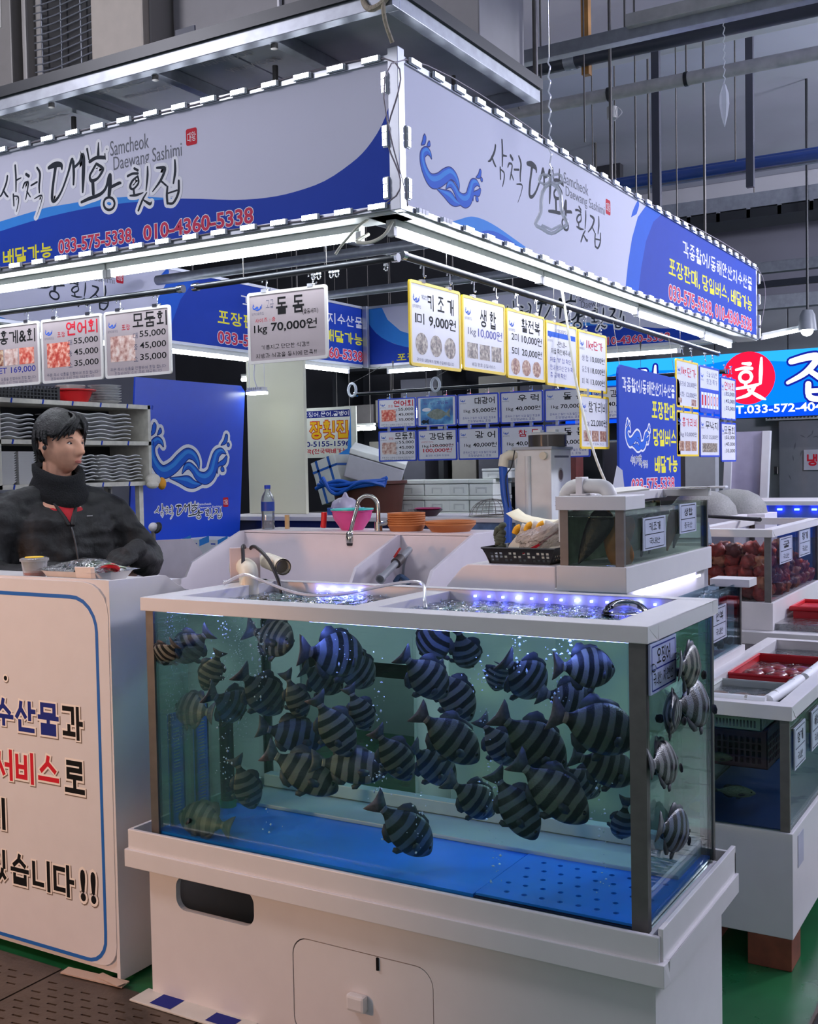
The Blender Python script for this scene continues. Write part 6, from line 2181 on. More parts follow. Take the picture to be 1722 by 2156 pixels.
# ------------------------------------------------------------------ sink unit behind the big tank
SINK = mat('sink_white', (226, 218, 222), 0.42, var=0.02)
sk = thing('sink_unit', 'white wash sink with chamfered side panels and divider', 'sink', (-2.7, 3.8, 0))
xl, xm, xr_ = -3.29, -2.445, -2.085
yb0 = 4.02
prof = [(3.52, 0.0), (4.28, 0.0), (4.28, 1.278), (yb0 - 0.02, 1.278), (3.66, 1.16), (3.62, 1.10), (3.52, 1.08)]
for x in (xl, xm, xr_):
 G().plate((V((x, 0, 0)), Y_, Z_), prof if x != xm else [(3.56, 0.8), (4.02, 0.8), (4.02, 1.27), (4.0, 1.27), (3.68, 1.16), (3.64, 1.10), (3.56, 1.08)], [], 0.014).obj('side_panel', SINK, sk, bevel=0.001)
G().box(xl, yb0, 0.8, xr_ - 0.014, yb0 + 0.014, 1.27).obj('back_panel', SINK, sk)
G().box(xl, yb0, 1.268, xr_ - 0.0145, 4.28, 1.28).obj('ledge', SINK, sk)
G().box(xl, 3.53, 0.92, xr_ - 0.0145, yb0, 0.94).obj('basin_floor', SINK, sk)
G().box(xl, 3.52, 0.0, -2.62, 3.535, 1.06).obj('front_panel', SINK, sk)
G().box(-2.62, 3.52, 0.82, xr_ - 0.0145, 3.535, 0.96).obj('cross_board', SINK, sk)
G().box(xl, 4.26, 0.6, xr_ - 0.0145, 4.275, 1.268).obj('rear_panel', mat('panel_grey', (90, 88, 90), 0.6), sk)
G().box(xm, 3.75, 0.94, xr_ - 0.02, 4.0, 1.02).obj('drain_cover', mat('drain_grey', (92, 92, 92), 0.5), sk)
# pipe with red valve inside the sink
t = thing('drain_valve_pipe', 'grey slanting pipe with a red lever valve in the sink', 'pipe', (-2.42, 3.7, 1.07))
pa, pb = hitY(800, 1220, 3.62), hitY(862, 1157, 3.9)
G().tube([pa, pb], 0.014, 12).obj('pipe', mat('pipe_grey', (140, 142, 146), 0.45), t, smooth=True)
G().tube([pa, pa + (pb - pa) * 0.06], 0.019, 12).obj('socket', MATS['pipe_grey'], t, smooth=True)
mid = pa + (pb - pa) * 0.52
G().tube([mid, mid + (pb - pa) * 0.16], 0.022, 12).obj('valve_body', mat('valve_dark', (70, 62, 62), 0.5), t, smooth=True)
G().obox(mid + (pb - pa) * 0.06 + V((0, 0, 0.036)), (0.012, 0.004, 0.018), (0.004, -0.01, 0), (0.003, 0.001, -0.002)).obj('lever', mat('lever_red', (178, 36, 36), 0.4), t)
G().tube(catmull([hitY(858, 1165, 3.95), hitY(850, 1190, 3.97), hitY(848, 1228, 3.99)], 5), 0.006, 7).obj('sink_hose', MATS['pipe_grey'], smooth=True, label='thin grey hose hanging in the small sink', cat='hose')
G().tube(catmull([hitY(832, 1226, 3.72), hitY(842, 1214, 3.74), hitY(856, 1222, 3.74), hitY(862, 1230, 3.74)], 5), 0.011, 8).obj('cleaning_glove', mat('brush_blue', (54, 78, 108), 0.7, bump=0.5), smooth=True, label='crumpled blue scrub cloth in the small sink', cat='cloth')
# faucet
t = thing('faucet', 'chrome gooseneck faucet with spray head over the sink', 'faucet', (-2.56, 4.10, 1.28))
fz = hitY(797, 1118, 4.10)
fp = [(fz.x, 4.10, 1.28), (fz.x, 4.10, 1.36)] + [(fz.x - 0.045 + 0.045 * math.cos(a), 4.10 - 0.03 * (1 - math.cos(a)) / 2, 1.385 + 0.05 * math.sin(a)) for a in [k * math.pi / 8 for k in range(9)]] + [(fz.x - 0.094, 4.05, 1.34), (fz.x - 0.10, 4.03, 1.28)]
CHR = mat('chrome', (200, 196, 186), 0.12, 1.0, var=0)
G().tube(catmull(fp, 3), 0.009, 12).obj('neck', CHR, t, smooth=True)
G().lathe([(0.011, 0.0), (0.020, -0.012), (0.022, -0.04), (0.018, -0.055)][::-1], (fz.x - 0.10, 4.028, 1.285), 16).obj('spray_head', CHR, t, smooth=True)
G().lathe([(0.0165, -0.066), (0.019, -0.055)], (fz.x - 0.10, 4.028, 1.285), 16).obj('spray_rose', BLACK, t, smooth=True)
G().cyl((fz.x, 4.10, 1.28), (fz.x, 4.10, 1.32), 0.018).obj('base', CHR, t, smooth=True)
G().tube([(fz.x, 4.10, 1.31), (fz.x + 0.05, 4.08, 1.315), (fz.x + 0.062, 4.08, 1.325)], [0.012, 0.009, 0.007], 8).obj('lever', CHR, t, smooth=True)
# bottle, handle, bowls, trays on the ledge
b = hitY(565, 1116, 4.12)
t = thing('water_bottle', 'clear water bottle with blue cap and blue label on the sink ledge', 'bottle', (b.x, 4.12, 1.28))
G().lathe([(0.028, 0), (0.031, 0.006), (0.030, 0.03), (0.031, 0.05), (0.0295, 0.065), (0.031, 0.09), (0.031, 0.13), (0.026, 0.155), (0.013, 0.178), (0.013, 0.19)], (b.x, 4.12, 1.28), 20).obj('body', pane_mat('bottle_clear', (214, 228, 236), 2.0, 0.05, haze=0.15), t, smooth=True)
G().lathe([(0.0315, 0.085), (0.0315, 0.128)], (b.x, 4.12, 1.28), 20).obj('label_wrap', mat('label_blue', (36, 66, 150), 0.4), t, smooth=True)
G().lathe([(0.0145, 0.188), (0.0145, 0.205), (0.001, 0.206)], (b.x, 4.12, 1.28), 16).obj('cap', mat('cap_blue', (24, 60, 170), 0.4), t, smooth=True)
b = hitY(605, 1090, 4.15)
G().box(b.x - 0.008, 4.14, 1.281, b.x + 0.008, 4.155, 1.345).obj('wood_stick', mat('wood_tan', (196, 160, 110), 0.7), label='short tan wooden stick standing behind the sink ledge', cat='stick')
b = hitY(682, 1116, 4.12)
G().tube(catmull([(b.x - 0.004, 4.12, 1.29), (b.x, 4.12, 1.32), (b.x + 0.003, 4.12, 1.36)], 4), [0.012, 0.014, 0.013] + [0.013] * 6, 12).obj('knife_handle', mat('handle_red', (214, 34, 36), 0.35), smooth=True, label='red knife handle standing on the sink ledge', cat='knife')
b = hitY(742, 1118, 4.15)
t = thing('pink_bowl', 'pink plastic bowl beside the faucet', 'bowl', (b.x, 4.15, 1.28))
G().lathe([(0.048, 0), (0.052, 0.004), (0.083, 0.05), (0.091, 0.083), (0.096, 0.085), (0.096, 0.088), (0.087, 0.086), (0.078, 0.05), (0.046, 0.006), (0.001, 0.006)], (b.x, 4.15, 1.28), 32).obj('bowl', mat('bowl_pink', (226, 84, 152), 0.35), t, smooth=True)
t = thing('teal_bowl', 'turquoise bowl nested inside the pink bowl', 'bowl', (b.x, 4.15, 1.35))
G().lathe([(0.06, 0), (0.084, 0.025), (0.097, 0.028), (0.097, 0.034), (0.08, 0.032), (0.056, 0.006), (0.001, 0.005)], (b.x, 4.15, 1.342), 32).obj('bowl', mat('bowl_teal', (82, 208, 200), 0.35), t, smooth=True)
BASK = mat('tray_orange_brown', (186, 112, 58), 0.5, var=0.06)
b = hitY(856, 1121, 4.14)
_tm = {}


def tray_mesh(r, h, flare):
 g = G().lathe([(r * (1 - flare), 0), (r * 0.97, h * 0.75), (r, h * 0.8), (r, h), (r * 0.95, h), (r * (1 - flare) * 0.95, h * 0.2), (0.001, h * 0.18)], (0, 0, 0), 36)
 me = bpy.data.meshes.new('basket_tray')
 me.from_pydata([tuple(p) for p in g.v], [], g.f)
 me.materials.append(BASK)
 me.polygons.foreach_set('use_smooth', [True] * len(me.polygons))
 me.set_sharp_from_angle(angle=0.6)
 return me


t1, t2 = tray_mesh(0.083, 0.03, 0.16), tray_mesh(0.108, 0.036, 0.25)
for k in range(6):
 o = bpy.data.objects.new('basket_tray', t1)
 COL.objects.link(o)
 o.location = (b.x, 4.14, 1.28 + k * 0.0098)
 o['label'] = 'orange-brown round tray, %s from the bottom of the tall stack' % ORD[k] if k else 'orange-brown round tray at the bottom of the tall stack'
 o['category'] = 'tray'
 o['group'] = 'round brown trays on the sink ledge'
b = hitY(949, 1124, 4.14)
for k in range(2):
 o = bpy.data.objects.new('basket_tray', t2)
 COL.objects.link(o)
 o.location = (b.x, 4.14, 1.28 + k * 0.0095)
 o['label'] = ('wide orange-brown tray under another at the ledge end', 'wide orange-brown tray on top at the ledge end')[k]
 o['category'] = 'tray'
 o['group'] = 'round brown trays on the sink ledge'

# low white box with the black basket beside the sink
t = thing('white_box_unit', 'low white box unit with a chamfered top edge', 'box unit', (-1.66, 3.5, 0))
G().plate((V((0, 3.43, 0)), X_, Z_), [(-1.90, 0.0), (-1.485, 0.0), (-1.485, 1.213), (-1.815, 1.213), (-1.84, 1.20), (-1.90, 1.135)], [], 0.30).obj('body', SINK, t, bevel=0.004)
t = thing('black_basket', 'black lattice basket of gloves and bags on the white box', 'basket', (-1.64, 3.57, 1.214))
bx0, bx1, by0, by1, bz0, bz1 = -1.775, -1.50, 3.46, 3.68, 1.2145, 1.268
hs = []
n_ = 13
for i in range(n_):
 for j in range(3):
  x0 = 0.03 + i * 0.0175
  z0 = 0.008 + j * 0.0125
  if (i + j) % 3 == 2 and 1 < i < n_ - 2:
   continue
  hs.append([(x0, z0), (x0 + 0.011, z0), (x0 + 0.011, z0 + 0.009), (x0, z0 + 0.009)][::-1])
tp, bt = 0.275, 0.225
vf = V((0, -0.018, bz1 - bz0)).normalized()
g = G().plate((V((bx0 + 0.0, by0 + 0.018, bz0)), X_, vf), [(0.026, 0), (tp - 0.026, 0), (tp, 0.056), (0, 0.056)], hs, 0.003)
g.obj('lattice_side', BLACK, t)
hs2 = [[(0.02 + i * 0.018, 0.01 + j * 0.014), (0.031 + i * 0.018, 0.01 + j * 0.014), (0.031 + i * 0.018, 0.019 + j * 0.014), (0.02 + i * 0.018, 0.019 + j * 0.014)][::-1] for i in range(9) for j in range(2)]
G().plate((V((bx1 - 0.026, by0 + 0.018, bz0)), Y_, V((0.026, 0, 0.053)).normalized()), [(0, 0), (0.19, 0), (0.205, 0.058), (-0.018, 0.058)], hs2, 0.003).obj('lattice_side', BLACK, t)
G().box(bx0 + 0.026, by0 + 0.018, bz0, bx1 - 0.026, by1 - 0.015, bz0 + 0.003).obj('bottom', BLACK, t)
G().obox((bx0 + 0.013, 3.57, bz0 + 0.027), (0, 0.10, 0), (0.013, 0, -0.027), (0.001, 0, 0.0005)).obj('lattice_side', BLACK, t)
G().obox((-1.6375, by1 - 0.008, bz0 + 0.027), (0.125, 0, 0), (0, 0.008, 0.027), (0, 0.001, -0.0003)).obj('lattice_side', BLACK, t)
G().tube([(bx0, by0, bz1), (bx1, by0, bz1), (bx1, by1, bz1), (bx0, by1, bz1)], 0.004, 6, closed=True).obj('rim', BLACK, t)
# heap in and behind the basket: cut foam board, plastic bag, gloves, netting
p = hitY(1110, 1130, 3.6)
G().plate((V((-1.735, 3.55, 1.225)), V((1, 0.06, 0)), V((0.05, 0.25, 0.97)).normalized()), [(0.0, 0.0), (0.24, 0.0), (0.235, 0.13), (0.06, 0.115), (0.015, 0.05)], [], 0.012).obj('foam_board', mat('foam_cream', (214, 206, 186), 0.7), label='cream cut board leaning in the black basket', cat='board')
g = G()
random.seed(8)
for i in range(12):
 for j in range(9):
  u, v = i / 11, j / 8
  p = V((-1.655 + 0.145 * u + 0.02 * v, 3.50 - 0.03 * v + 0.05 * u, 1.245 + 0.075 * v + 0.05 * u - 0.02 * (1 - v) * u))
  p += V((0, -0.03 * math.sin(math.pi * u) * math.sin(math.pi * v), 0)) + V((1, 1, 1)) * 0.012 * noise.noise(p * 45)
  g.v.append(p)
for i in range(11):
 for j in range(8):
  a = i * 9 + j
  g.f.append((a, a + 9, a + 10, a + 1))
  g.m.append(0)
t = thing('plastic_bag', 'crinkled clear plastic bag with red print in the basket', 'bag', (-1.58, 3.5, 1.24))
g.obj('film', pane_mat('bag_film', (236, 232, 230), 2.4, 0.12, bump=1.0, bscale=50, haze=0.42, body=(226, 216, 214)), t, smooth=False)
P = Print((-1.655, 3.475, 1.235), V((0.95, 0.32, 0)), V((0.1, 0.05, 1)))
for k in range(4):
 P.stroke([(0.02 + 0.03 * k, 0.012 + 0.02 * k, 0.004), (0.06 + 0.025 * k, 0.03 + 0.02 * k, 0.006), (0.09 + 0.02 * k, 0.05 + 0.018 * k, 0.003)], RED, 0.003)
P.done('red_print', t)
for k, (x, z) in enumerate(((-1.68, 1.335), (-1.635, 1.345), (-1.59, 1.348))):
 t = thing('cotton_glove', ('white glove with orange cuff, leftmost on the basket heap', 'white glove with orange cuff, middle one on the basket heap', 'white glove with orange cuff half under the cream sheet')[k], 'glove', (x, 3.60, z - 0.02), 'work gloves in the black basket')
 G().tube(catmull([(x + 0.045, 3.59, z - 0.028), (x + 0.02, 3.59, z - 0.008), (x, 3.585, z)], 3), 0.015, 8).obj('palm', MATS['glove_cotton'], t, smooth='all')
 G().tube(catmull([(x - 0.002, 3.585, z), (x - 0.014, 3.58, z - 0.006), (x - 0.022, 3.578, z - 0.024)], 3), 0.012, 8).obj('cuff', mat('cuff_yellow', (236, 168, 30), 0.8, bump=0.5), t, smooth='all')
g = G()
for i in range(10):
 for j in range(4):
  u, v = i / 9, j / 3
  g.v.append(V((-1.745 + 0.26 * u, 3.60 + 0.10 * v, 1.362 + 0.035 * (u < 0.15) * (1 - u / 0.15) + 0.006 * math.sin(9 * u) - 0.014 * (1 - v))))
for i in range(9):
 for j in range(3):
  a = i * 4 + j
  g.f.append((a, a + 4, a + 5, a + 1))
  g.m.append(0)
t = g.obj('paper_sheet', mat('paper_cream', (238, 226, 192), 0.7), smooth='all', label='curled cream paper sheet over the basket heap', cat='paper')
md = t.modifiers.new('s', 'SOLIDIFY')
md.thickness = 0.0015
g = G()
for k in range(7):
 g.tube(catmull([(-1.775 + 0.012 * random.random(), 3.57, 1.255 + 0.01 * k), (-1.76 + 0.02 * random.random(), 3.56, 1.27 + 0.012 * k), (-1.742 + 0.012 * random.random(), 3.565, 1.262 + 0.013 * k)], 4), 0.011, 7)
g.obj('net_bundle', mat('net_olive', (74, 80, 66), 0.8, var=0.4, vscale=60), smooth='all', label='tangled dark green netting at the basket edge', cat='net')

# ------------------------------------------------------------------ back counter, purifier, far clutter
bc = thing('back_counter', 'long white back counter with a dark glass front', 'counter', (-3.55, 5.75, 0))
G().box(-4.75, 5.45, 1.245, -2.35, 6.0, 1.27).obj('worktop', SINK, bc, bevel=0.003)
G().box(-4.75, 5.48, 0.95, -2.9, 5.49, 1.245).obj('glass_front', mat('dark_glass', (40, 44, 78), 0.08), bc)
G().box(-2.9, 5.47, 0.1, -2.35, 5.49, 1.245).obj('metal_front', mat('bluish_sheet', (112, 134, 172), 0.35, 0.4, var=0.25, vscale=22), bc)
G().box(-4.75, 5.48, 0, -2.35, 5.98, 0.95).obj('base', SINK, bc)
cp = G().box(-4.70, 5.80, 1.271, -4.235, 5.83, 2.285)
cp.obj('upright_board', mat('cream_board', (222, 220, 196), 0.5, var=0.03, vscale=3), bevel=0.003, label='tall cream board standing on the back counter', cat='board')
t = thing('hanging_lamp', 'small white hanging LED lamp in front of the cream board', 'lamp', (-4.32, 5.5, 2.02))
a = hitY(541, 828, 5.5)
G().obox((a.x, 5.5, a.z + 0.014), X_ * 0.065, Y_ * 0.03, Z_ * 0.006).obj('housing', WHITE2, t, bevel=0.002)
for k in range(9):
 G().box(a.x - 0.06 + k * 0.0145, 5.475, a.z + 0.02, a.x - 0.055 + k * 0.0145, 5.525, a.z + 0.036).obj('fin', WHITE2, t)
G().obox((a.x, 5.5, a.z), X_ * 0.064, Y_ * 0.03, Z_ * 0.008).obj('diffuser', glow('lamp_white', (240, 248, 240), 10), t, bevel=0.003)
for s in (-1, 1):
 G().cyl((a.x + s * 0.06, 5.5, a.z + 0.02), (a.x + s * 0.06, 5.5, a.z + 0.26), 0.002, n=5).obj('cord', WHITE2, t)
G().tube(catmull([(a.x, 5.5, a.z + 0.036), (a.x - 0.02, 5.5, a.z + 0.1), (a.x - 0.015, 5.5, a.z + 0.18), (a.x - 0.02, 5.5, a.z + 0.26)], 5), 0.004, 6).obj('flex', WHITE2, t)
# purifier
pu = thing('water_purifier', 'tall white water purifier with a smoked round top and side port', 'purifier', (-2.27, 5.12, 0))
PW = mat('purifier_white', (226, 228, 224), 0.4)
G().box(-2.376, 5.0, 1.0, -2.178, 5.25, 1.632).obj('body', PW, pu, bevel=0.006)
G().box(-2.36, 5.01, 0.0, -2.19, 5.24, 1.0).obj('stand', PW, pu)
G().box(-2.385, 4.99, 1.63, -2.17, 5.26, 1.645).obj('lid', mat('lid_grey', (170, 176, 180), 0.4), pu, bevel=0.003)
G().lathe([(0.095, 0), (0.095, 0.058)], (-2.24, 5.10, 1.645), 32).obj('smoked_drum', mat('smoked', (74, 70, 64), 0.15), pu, smooth=True)
G().lathe([(0.099, 0.058), (0.099, 0.066), (0.09, 0.07), (0.001, 0.07)], (-2.24, 5.10, 1.645), 32).obj('drum_cap', mat('cap_grey', (200, 204, 202), 0.4), pu, smooth=True)
G().box(-2.30, 5.06, 1.715, -2.26, 5.10, 1.728).box(-2.22, 5.06, 1.715, -2.18, 5.10, 1.728).obj('cap_latches', PW, pu)
G().cyl((-2.30, 4.992, 1.05), (-2.30, 4.992, 1.60), 0.014).obj('front_tube', PW, pu, smooth=True)
G().cyl((-2.215, 5.0, 1.60), (-2.215, 4.982, 1.60), 0.019).obj('plug', PVC, pu, smooth=True)
P = Print((-2.178, 5.0, 1.0), Y_, Z_)
P.poly(circ(0.115, 0.505, 0.035, 20), mat('port_ring', (180, 176, 170), 0.4), 0.0008)
P.poly(circ(0.115, 0.505, 0.026, 20), mat('port_brown', (96, 80, 66), 0.4), 0.0014)
P.rect(0.04, 0.59, 0.22, 0.60, GREY)
P.text('포세이돈', 0.04, 0.37, 0.15, 0.40, INK, 0.01)
P.rect(0.04, 0.353, 0.15, 0.359, GREY)
P.line(circ(0.19, 0.385, 0.022, 16), 0.006, GREY, closed=True)
P.done('markings', pu)
t = thing('blue_hose', 'blue hose with cream elbow running down beside the purifier', 'hose', (-2.40, 4.98, 1.1))
G().tube([(-2.37, 5.02, 1.605), (-2.40, 5.0, 1.607), (-2.425, 4.99, 1.595), (-2.43, 4.985, 1.55)], 0.026, 14).obj('elbow', PVC, t, smooth=True)
G().tube(catmull([(-2.43, 4.985, 1.55), (-2.415, 4.97, 1.42), (-2.39, 4.95, 1.33), (-2.37, 4.9, 1.2), (-2.36, 4.9, 1.05)], 6), 0.021, 12).obj('hose', mat('hose_blue', (26, 84, 180), 0.4), t, smooth=True)
G().tube(catmull([(-2.36, 4.975, 1.63), (-2.375, 4.965, 1.55), (-2.40, 4.955, 1.5), (-2.39, 4.945, 1.4), (-2.37, 4.94, 1.30)], 5), 0.003, 6).obj('black_cord', BLACK, t, smooth=True)
# wire dome baskets
def wire_dome(c, r, h, label, m_=STEEL):
 t = thing('wire_sieve', label, 'sieve', tuple(c))
 c = V(c)
 G().tube([c + V((r * math.cos(a), r * math.sin(a), 0)) for a in [k * math.pi / 14 for k in range(28)]], 0.005, 6, closed=True).obj('ring', m_, t, smooth=True)
 for k in range(10):
  a = math.pi * k / 10
  G().tube([c + V((r * math.cos(a) * math.cos(b), r * math.sin(a) * math.cos(b), h * math.sin(b))) for b in [j * math.pi / 12 for j in range(13)]], 0.0016, 4).obj('wire', m_, t)
 for k in range(1, 6):
  b = math.pi / 2 * k / 6
  G().tube([c + V((r * math.cos(a) * math.cos(b), r * math.sin(a) * math.cos(b), h * math.sin(b))) for a in [j * math.pi / 10 for j in range(20)]], 0.0014, 4, closed=True).obj('wire', m_, t)
 return t


wb = hitY(1033, 1085, 5.6)
wire_dome((wb.x, 5.62, 1.276), 0.13, 0.095, 'upturned wire sieve on the back counter')
wb = hitY(892, 1082, 5.6)
t = thing('magenta_bowl', 'dark bowl with a magenta inner dish on the back counter', 'bowl', (wb.x, 5.65, 1.27))
G().lathe([(0.05, 0), (0.085, 0.035), (0.09, 0.037), (0.001, 0.02)], (wb.x, 5.65, 1.27), 24).obj('outer', mat('bowl_plum', (60, 34, 48), 0.4), t, smooth=True)
G().lathe([(0.06, 0.034), (0.082, 0.044), (0.07, 0.05), (0.001, 0.048)], (wb.x, 5.65, 1.27), 24).obj('inner', mat('bowl_magenta', (176, 32, 92), 0.4), t, smooth=True)
wb = hitY(865, 1080, 5.65)
G().box(wb.x - 0.05, 5.7, 1.271, wb.x + 0.05, 5.8, 1.31).obj('steel_box', STEEL, bevel=0.003, label='small steel box on the back counter', cat='box')
wb = hitY(716, 1078, 5.7)
t = thing('bagged_crate', 'blue crate with a knotted white plastic bag on the back counter', 'crate', (wb.x, 5.75, 1.27))
G().box(wb.x - 0.085, 5.68, 1.271, wb.x + 0.085, 5.85, 1.315).obj('crate', mat('crate_blue', (52, 92, 160), 0.4), t, bevel=0.004)
g = G()
for j in range(9):
 a = math.pi / 2 * j / 8
 for k in range(22):
  q = 2 * math.pi * k / 22
  r_ = (math.cos(a) * 0.078 + 0.006) * (1 + 0.15 * math.sin(5 * q + 3 * a) + 0.1 * noise.noise(V((q * 2, a * 3, 0))))
  g.v.append(V((wb.x + r_ * math.cos(q), 5.76 + r_ * math.sin(q), 1.31 + 0.07 * math.sin(a) + (0.03 if j > 7 else 0))))
for j in range(8):
 for k in range(22):
  k2 = (k + 1) % 22
  g.f.append((j * 22 + k, j * 22 + k2, (j + 1) * 22 + k2, (j + 1) * 22 + k))
  g.m.append(0)
g.obj('bag', mat('bag_white', (196, 186, 206), 0.35), t, smooth='all')

# foam boxes, tub and clutter beyond the stall
FOAM = mat('foam_box_white', (224, 226, 222), 0.7, var=0.03)


def foam_box(x, y, z, wd, d_, h, label):
 t = thing('foam_box', label, 'foam box', (x, y, z), 'white foam fish boxes')
 G().box(x - wd / 2, y - d_ / 2, z, x + wd / 2, y + d_ / 2, z + h * 0.72).obj('body', FOAM, t, bevel=0.006)
 G().box(x - wd / 2 - 0.004, y - d_ / 2 - 0.004, z + h * 0.74, x + wd / 2 + 0.004, y + d_ / 2 + 0.004, z + h).obj('lid', FOAM, t, bevel=0.006)
 G().plate((V((x - 0.05, y - d_ / 2 - 0.0015, z + h * 0.15)), X_, Z_), [(0, 0), (0.012, 0), (0.012, h * 0.28), (0.088, h * 0.28), (0.088, 0), (0.1, 0), (0.1, h * 0.36), (0, h * 0.36)], [], 0.001).obj('grip_mark', mat('foam_shade', (196, 198, 196), 0.7), t)


wide = G().box(-5.4, 8.0, 0, -3.6, 8.5, 1.05)
wide.obj('storage_bench', mat('bench_dark', (58, 56, 60), 0.7), bevel=0.005, label='dark bench beyond the stall carrying foam boxes', cat='bench')
SIDEW = ('first', 'second', 'third', 'fourth')
for ci, (px, wd, n_) in enumerate(((858, 0.33, 3), (920, 0.25, 3), (966, 0.19, 3), (1013, 0.23, 3))):
 c = hitY(px, 1040, 8.05)
 for k in range(n_):
  foam_box(c.x, 8.22, 1.051 + k * 0.135, wd - 0.012, 0.34, 0.132, 'white foam box, %s layer of the %s column from the left' % (('bottom', 'middle', 'top')[k], SIDEW[ci]))
c = hitY(1022, 1000, 8.05)
foam_box(c.x + 0.05, 8.24, 1.457, 0.2, 0.3, 0.08, 'small foam box alone on top of the fourth column')
t = thing('brown_tub', 'big dark brown plastic tub behind the bagged crate', 'tub', (-5.15, 8.0, 1.0))
c = hitY(770, 1050, 7.7)
G().lathe([(0.24, -0.2), (0.30, 0.20), (0.32, 0.21), (0.32, 0.235), (0.29, 0.225), (0.23, -0.17), (0.001, -0.17)], (c.x, 7.75, 1.22), 32).obj('tub', mat('tub_brown', (84, 40, 30), 0.5), t, smooth=True)
g = G().box(c.x - 0.35, 7.5, 0, c.x + 0.35, 8.0, 1.018)
g.obj('tub_stand', mat('stand_dark', (44, 42, 46), 0.7), label='dark low stand under the brown tub', cat='stand')
for k in range(4):
 G().tube(catmull([(c.x - 0.33 + 0.03 * k, 7.46 - 0.01 * k, 1.40 + 0.03 * k), (c.x - 0.1, 7.44 - 0.01 * k, 1.46 - 0.035 * k), (c.x + 0.15, 7.44 - 0.01 * k, 1.42 + 0.03 * (k % 2)), (c.x + 0.36, 7.46 - 0.01 * k, 1.48 - 0.02 * k)], 6), 0.016, 8).obj('blue_hose', MATS['hose_blue'], smooth=True, label='blue hose, %s of the loops over the brown tub' % ORD[k], cat='hose', group='blue hoses over the tub')
c = hitY(770, 990, 7.9)
t = thing('tilted_foam_box', 'large foam box lying tilted on the clutter heap', 'foam box', (c.x, 8.1, 1.45))
MR = Matrix.Rotation(0.35, 3, 'Y') @ Matrix.Rotation(0.5, 3, 'Z')
G().obox((c.x, 8.05, c.z), MR @ V((0.24, 0, 0)), MR @ V((0, 0.17, 0)), MR @ V((0, 0, 0.10))).obj('body', mat('foam_grey', (178, 178, 186), 0.7), t, bevel=0.01)
G().obox(V((c.x, 8.05, c.z)) + MR @ V((0, 0, 0.13)), MR @ V((0.245, 0, 0)), MR @ V((0, 0.175, 0)), MR @ V((0, 0, 0.025))).obj('lid', FOAM, t, bevel=0.008)
c = hitY(693, 1010, 7.9)
t = thing('taped_foam_box', 'foam box with blue tape leaning on its corner', 'foam box', (c.x, 8.1, 1.3))
MR = Matrix.Rotation(-0.3, 3, 'Y')
G().obox((c.x, 8.0, c.z), MR @ V((0.13, 0, 0)), V((0, 0.12, 0)), MR @ V((0, 0, 0.19))).obj('body', FOAM, t, bevel=0.006)
for k in (-0.07, 0.06):
 G().obox(V((c.x, 8.0, c.z)) + MR @ V((k, 0, 0)), MR @ V((0.012, 0, 0)), V((0, 0.122, 0)), MR @ V((0, 0, 0.192))).obj('tape', mat('tape_blue', (40, 100, 190), 0.4), t)
G().obox(V((c.x, 8.0, c.z)) + MR @ V((0, 0, 0.1)), MR @ V((0.132, 0, 0)), V((0, 0.122, 0)), MR @ V((0, 0, 0.01))).obj('tape', MATS['tape_blue'], t)
G().box(c.x - 0.5, 7.9, 0, -5.42, 8.4, 1.17).obj('crate_base', MATS['stand_dark'], label='dark crate stack under the leaning boxes', cat='crate')
# hung banner of the next stall
bn = thing('hanging_banner', 'hung banner with big yellow letters and a phone number', 'banner', (-5.6, 9.0, 1.7))
a, b_, c_ = hitY(610, 862, 9.0), hitY(738, 858, 9.0), hitY(738, 962, 9.0)
G().box(a.x, 9.0, c_.z, b_.x + 0.06, 9.015, a.z).obj('sheet', mat('banner_cream', (226, 228, 214), 0.5), bn)
P = Print((0, 9.0, 0), X_, Z_)
x1 = b_.x
sc_ = (b_.x - a.x) / 128


def bnx(px):
 return a.x + (px - 610) * sc_


def bnz(py):
 return a.z + (py - 862) / 100 * (c_.z - a.z)


P.rect(bnx(610), bnz(882), bnx(736), bnz(868), NAVY, 0.001)
P.text('회.산오징어.문어.골뱅이', bnx(612), bnz(880), bnx(734), bnz(870), SHEETW, 0.02, 0.0016)
P.textb('장횟집', bnx(652), bnz(925), bnx(732), bnz(888), mat('print_gold', (240, 186, 20), 0.4, var=0), RED, 0.04, 0.05, 0.001)
P.text('010-5155-1596', bnx(626), bnz(940), bnx(735), bnz(929), NAVY, 0.02, 0.001)
P.text('예약(전국택배가능)', bnx(632), bnz(956), bnx(735), bnz(944), RED, 0.03, 0.001)
P.poly([(bnx(738), bnz(862)), (bnx(738), bnz(962)), (bnx(700), bnz(962)), (bnx(730), bnz(945)), (bnx(736), bnz(890))][::-1], LBLUE, 0.0012)
P.done('lettering', bn)
for x in (bnx(620), bnx(735)):
 G().cyl((x, 9.007, a.z), (x, 9.007, 4.6), 0.004, n=5).obj('cord', STEELD, bn)
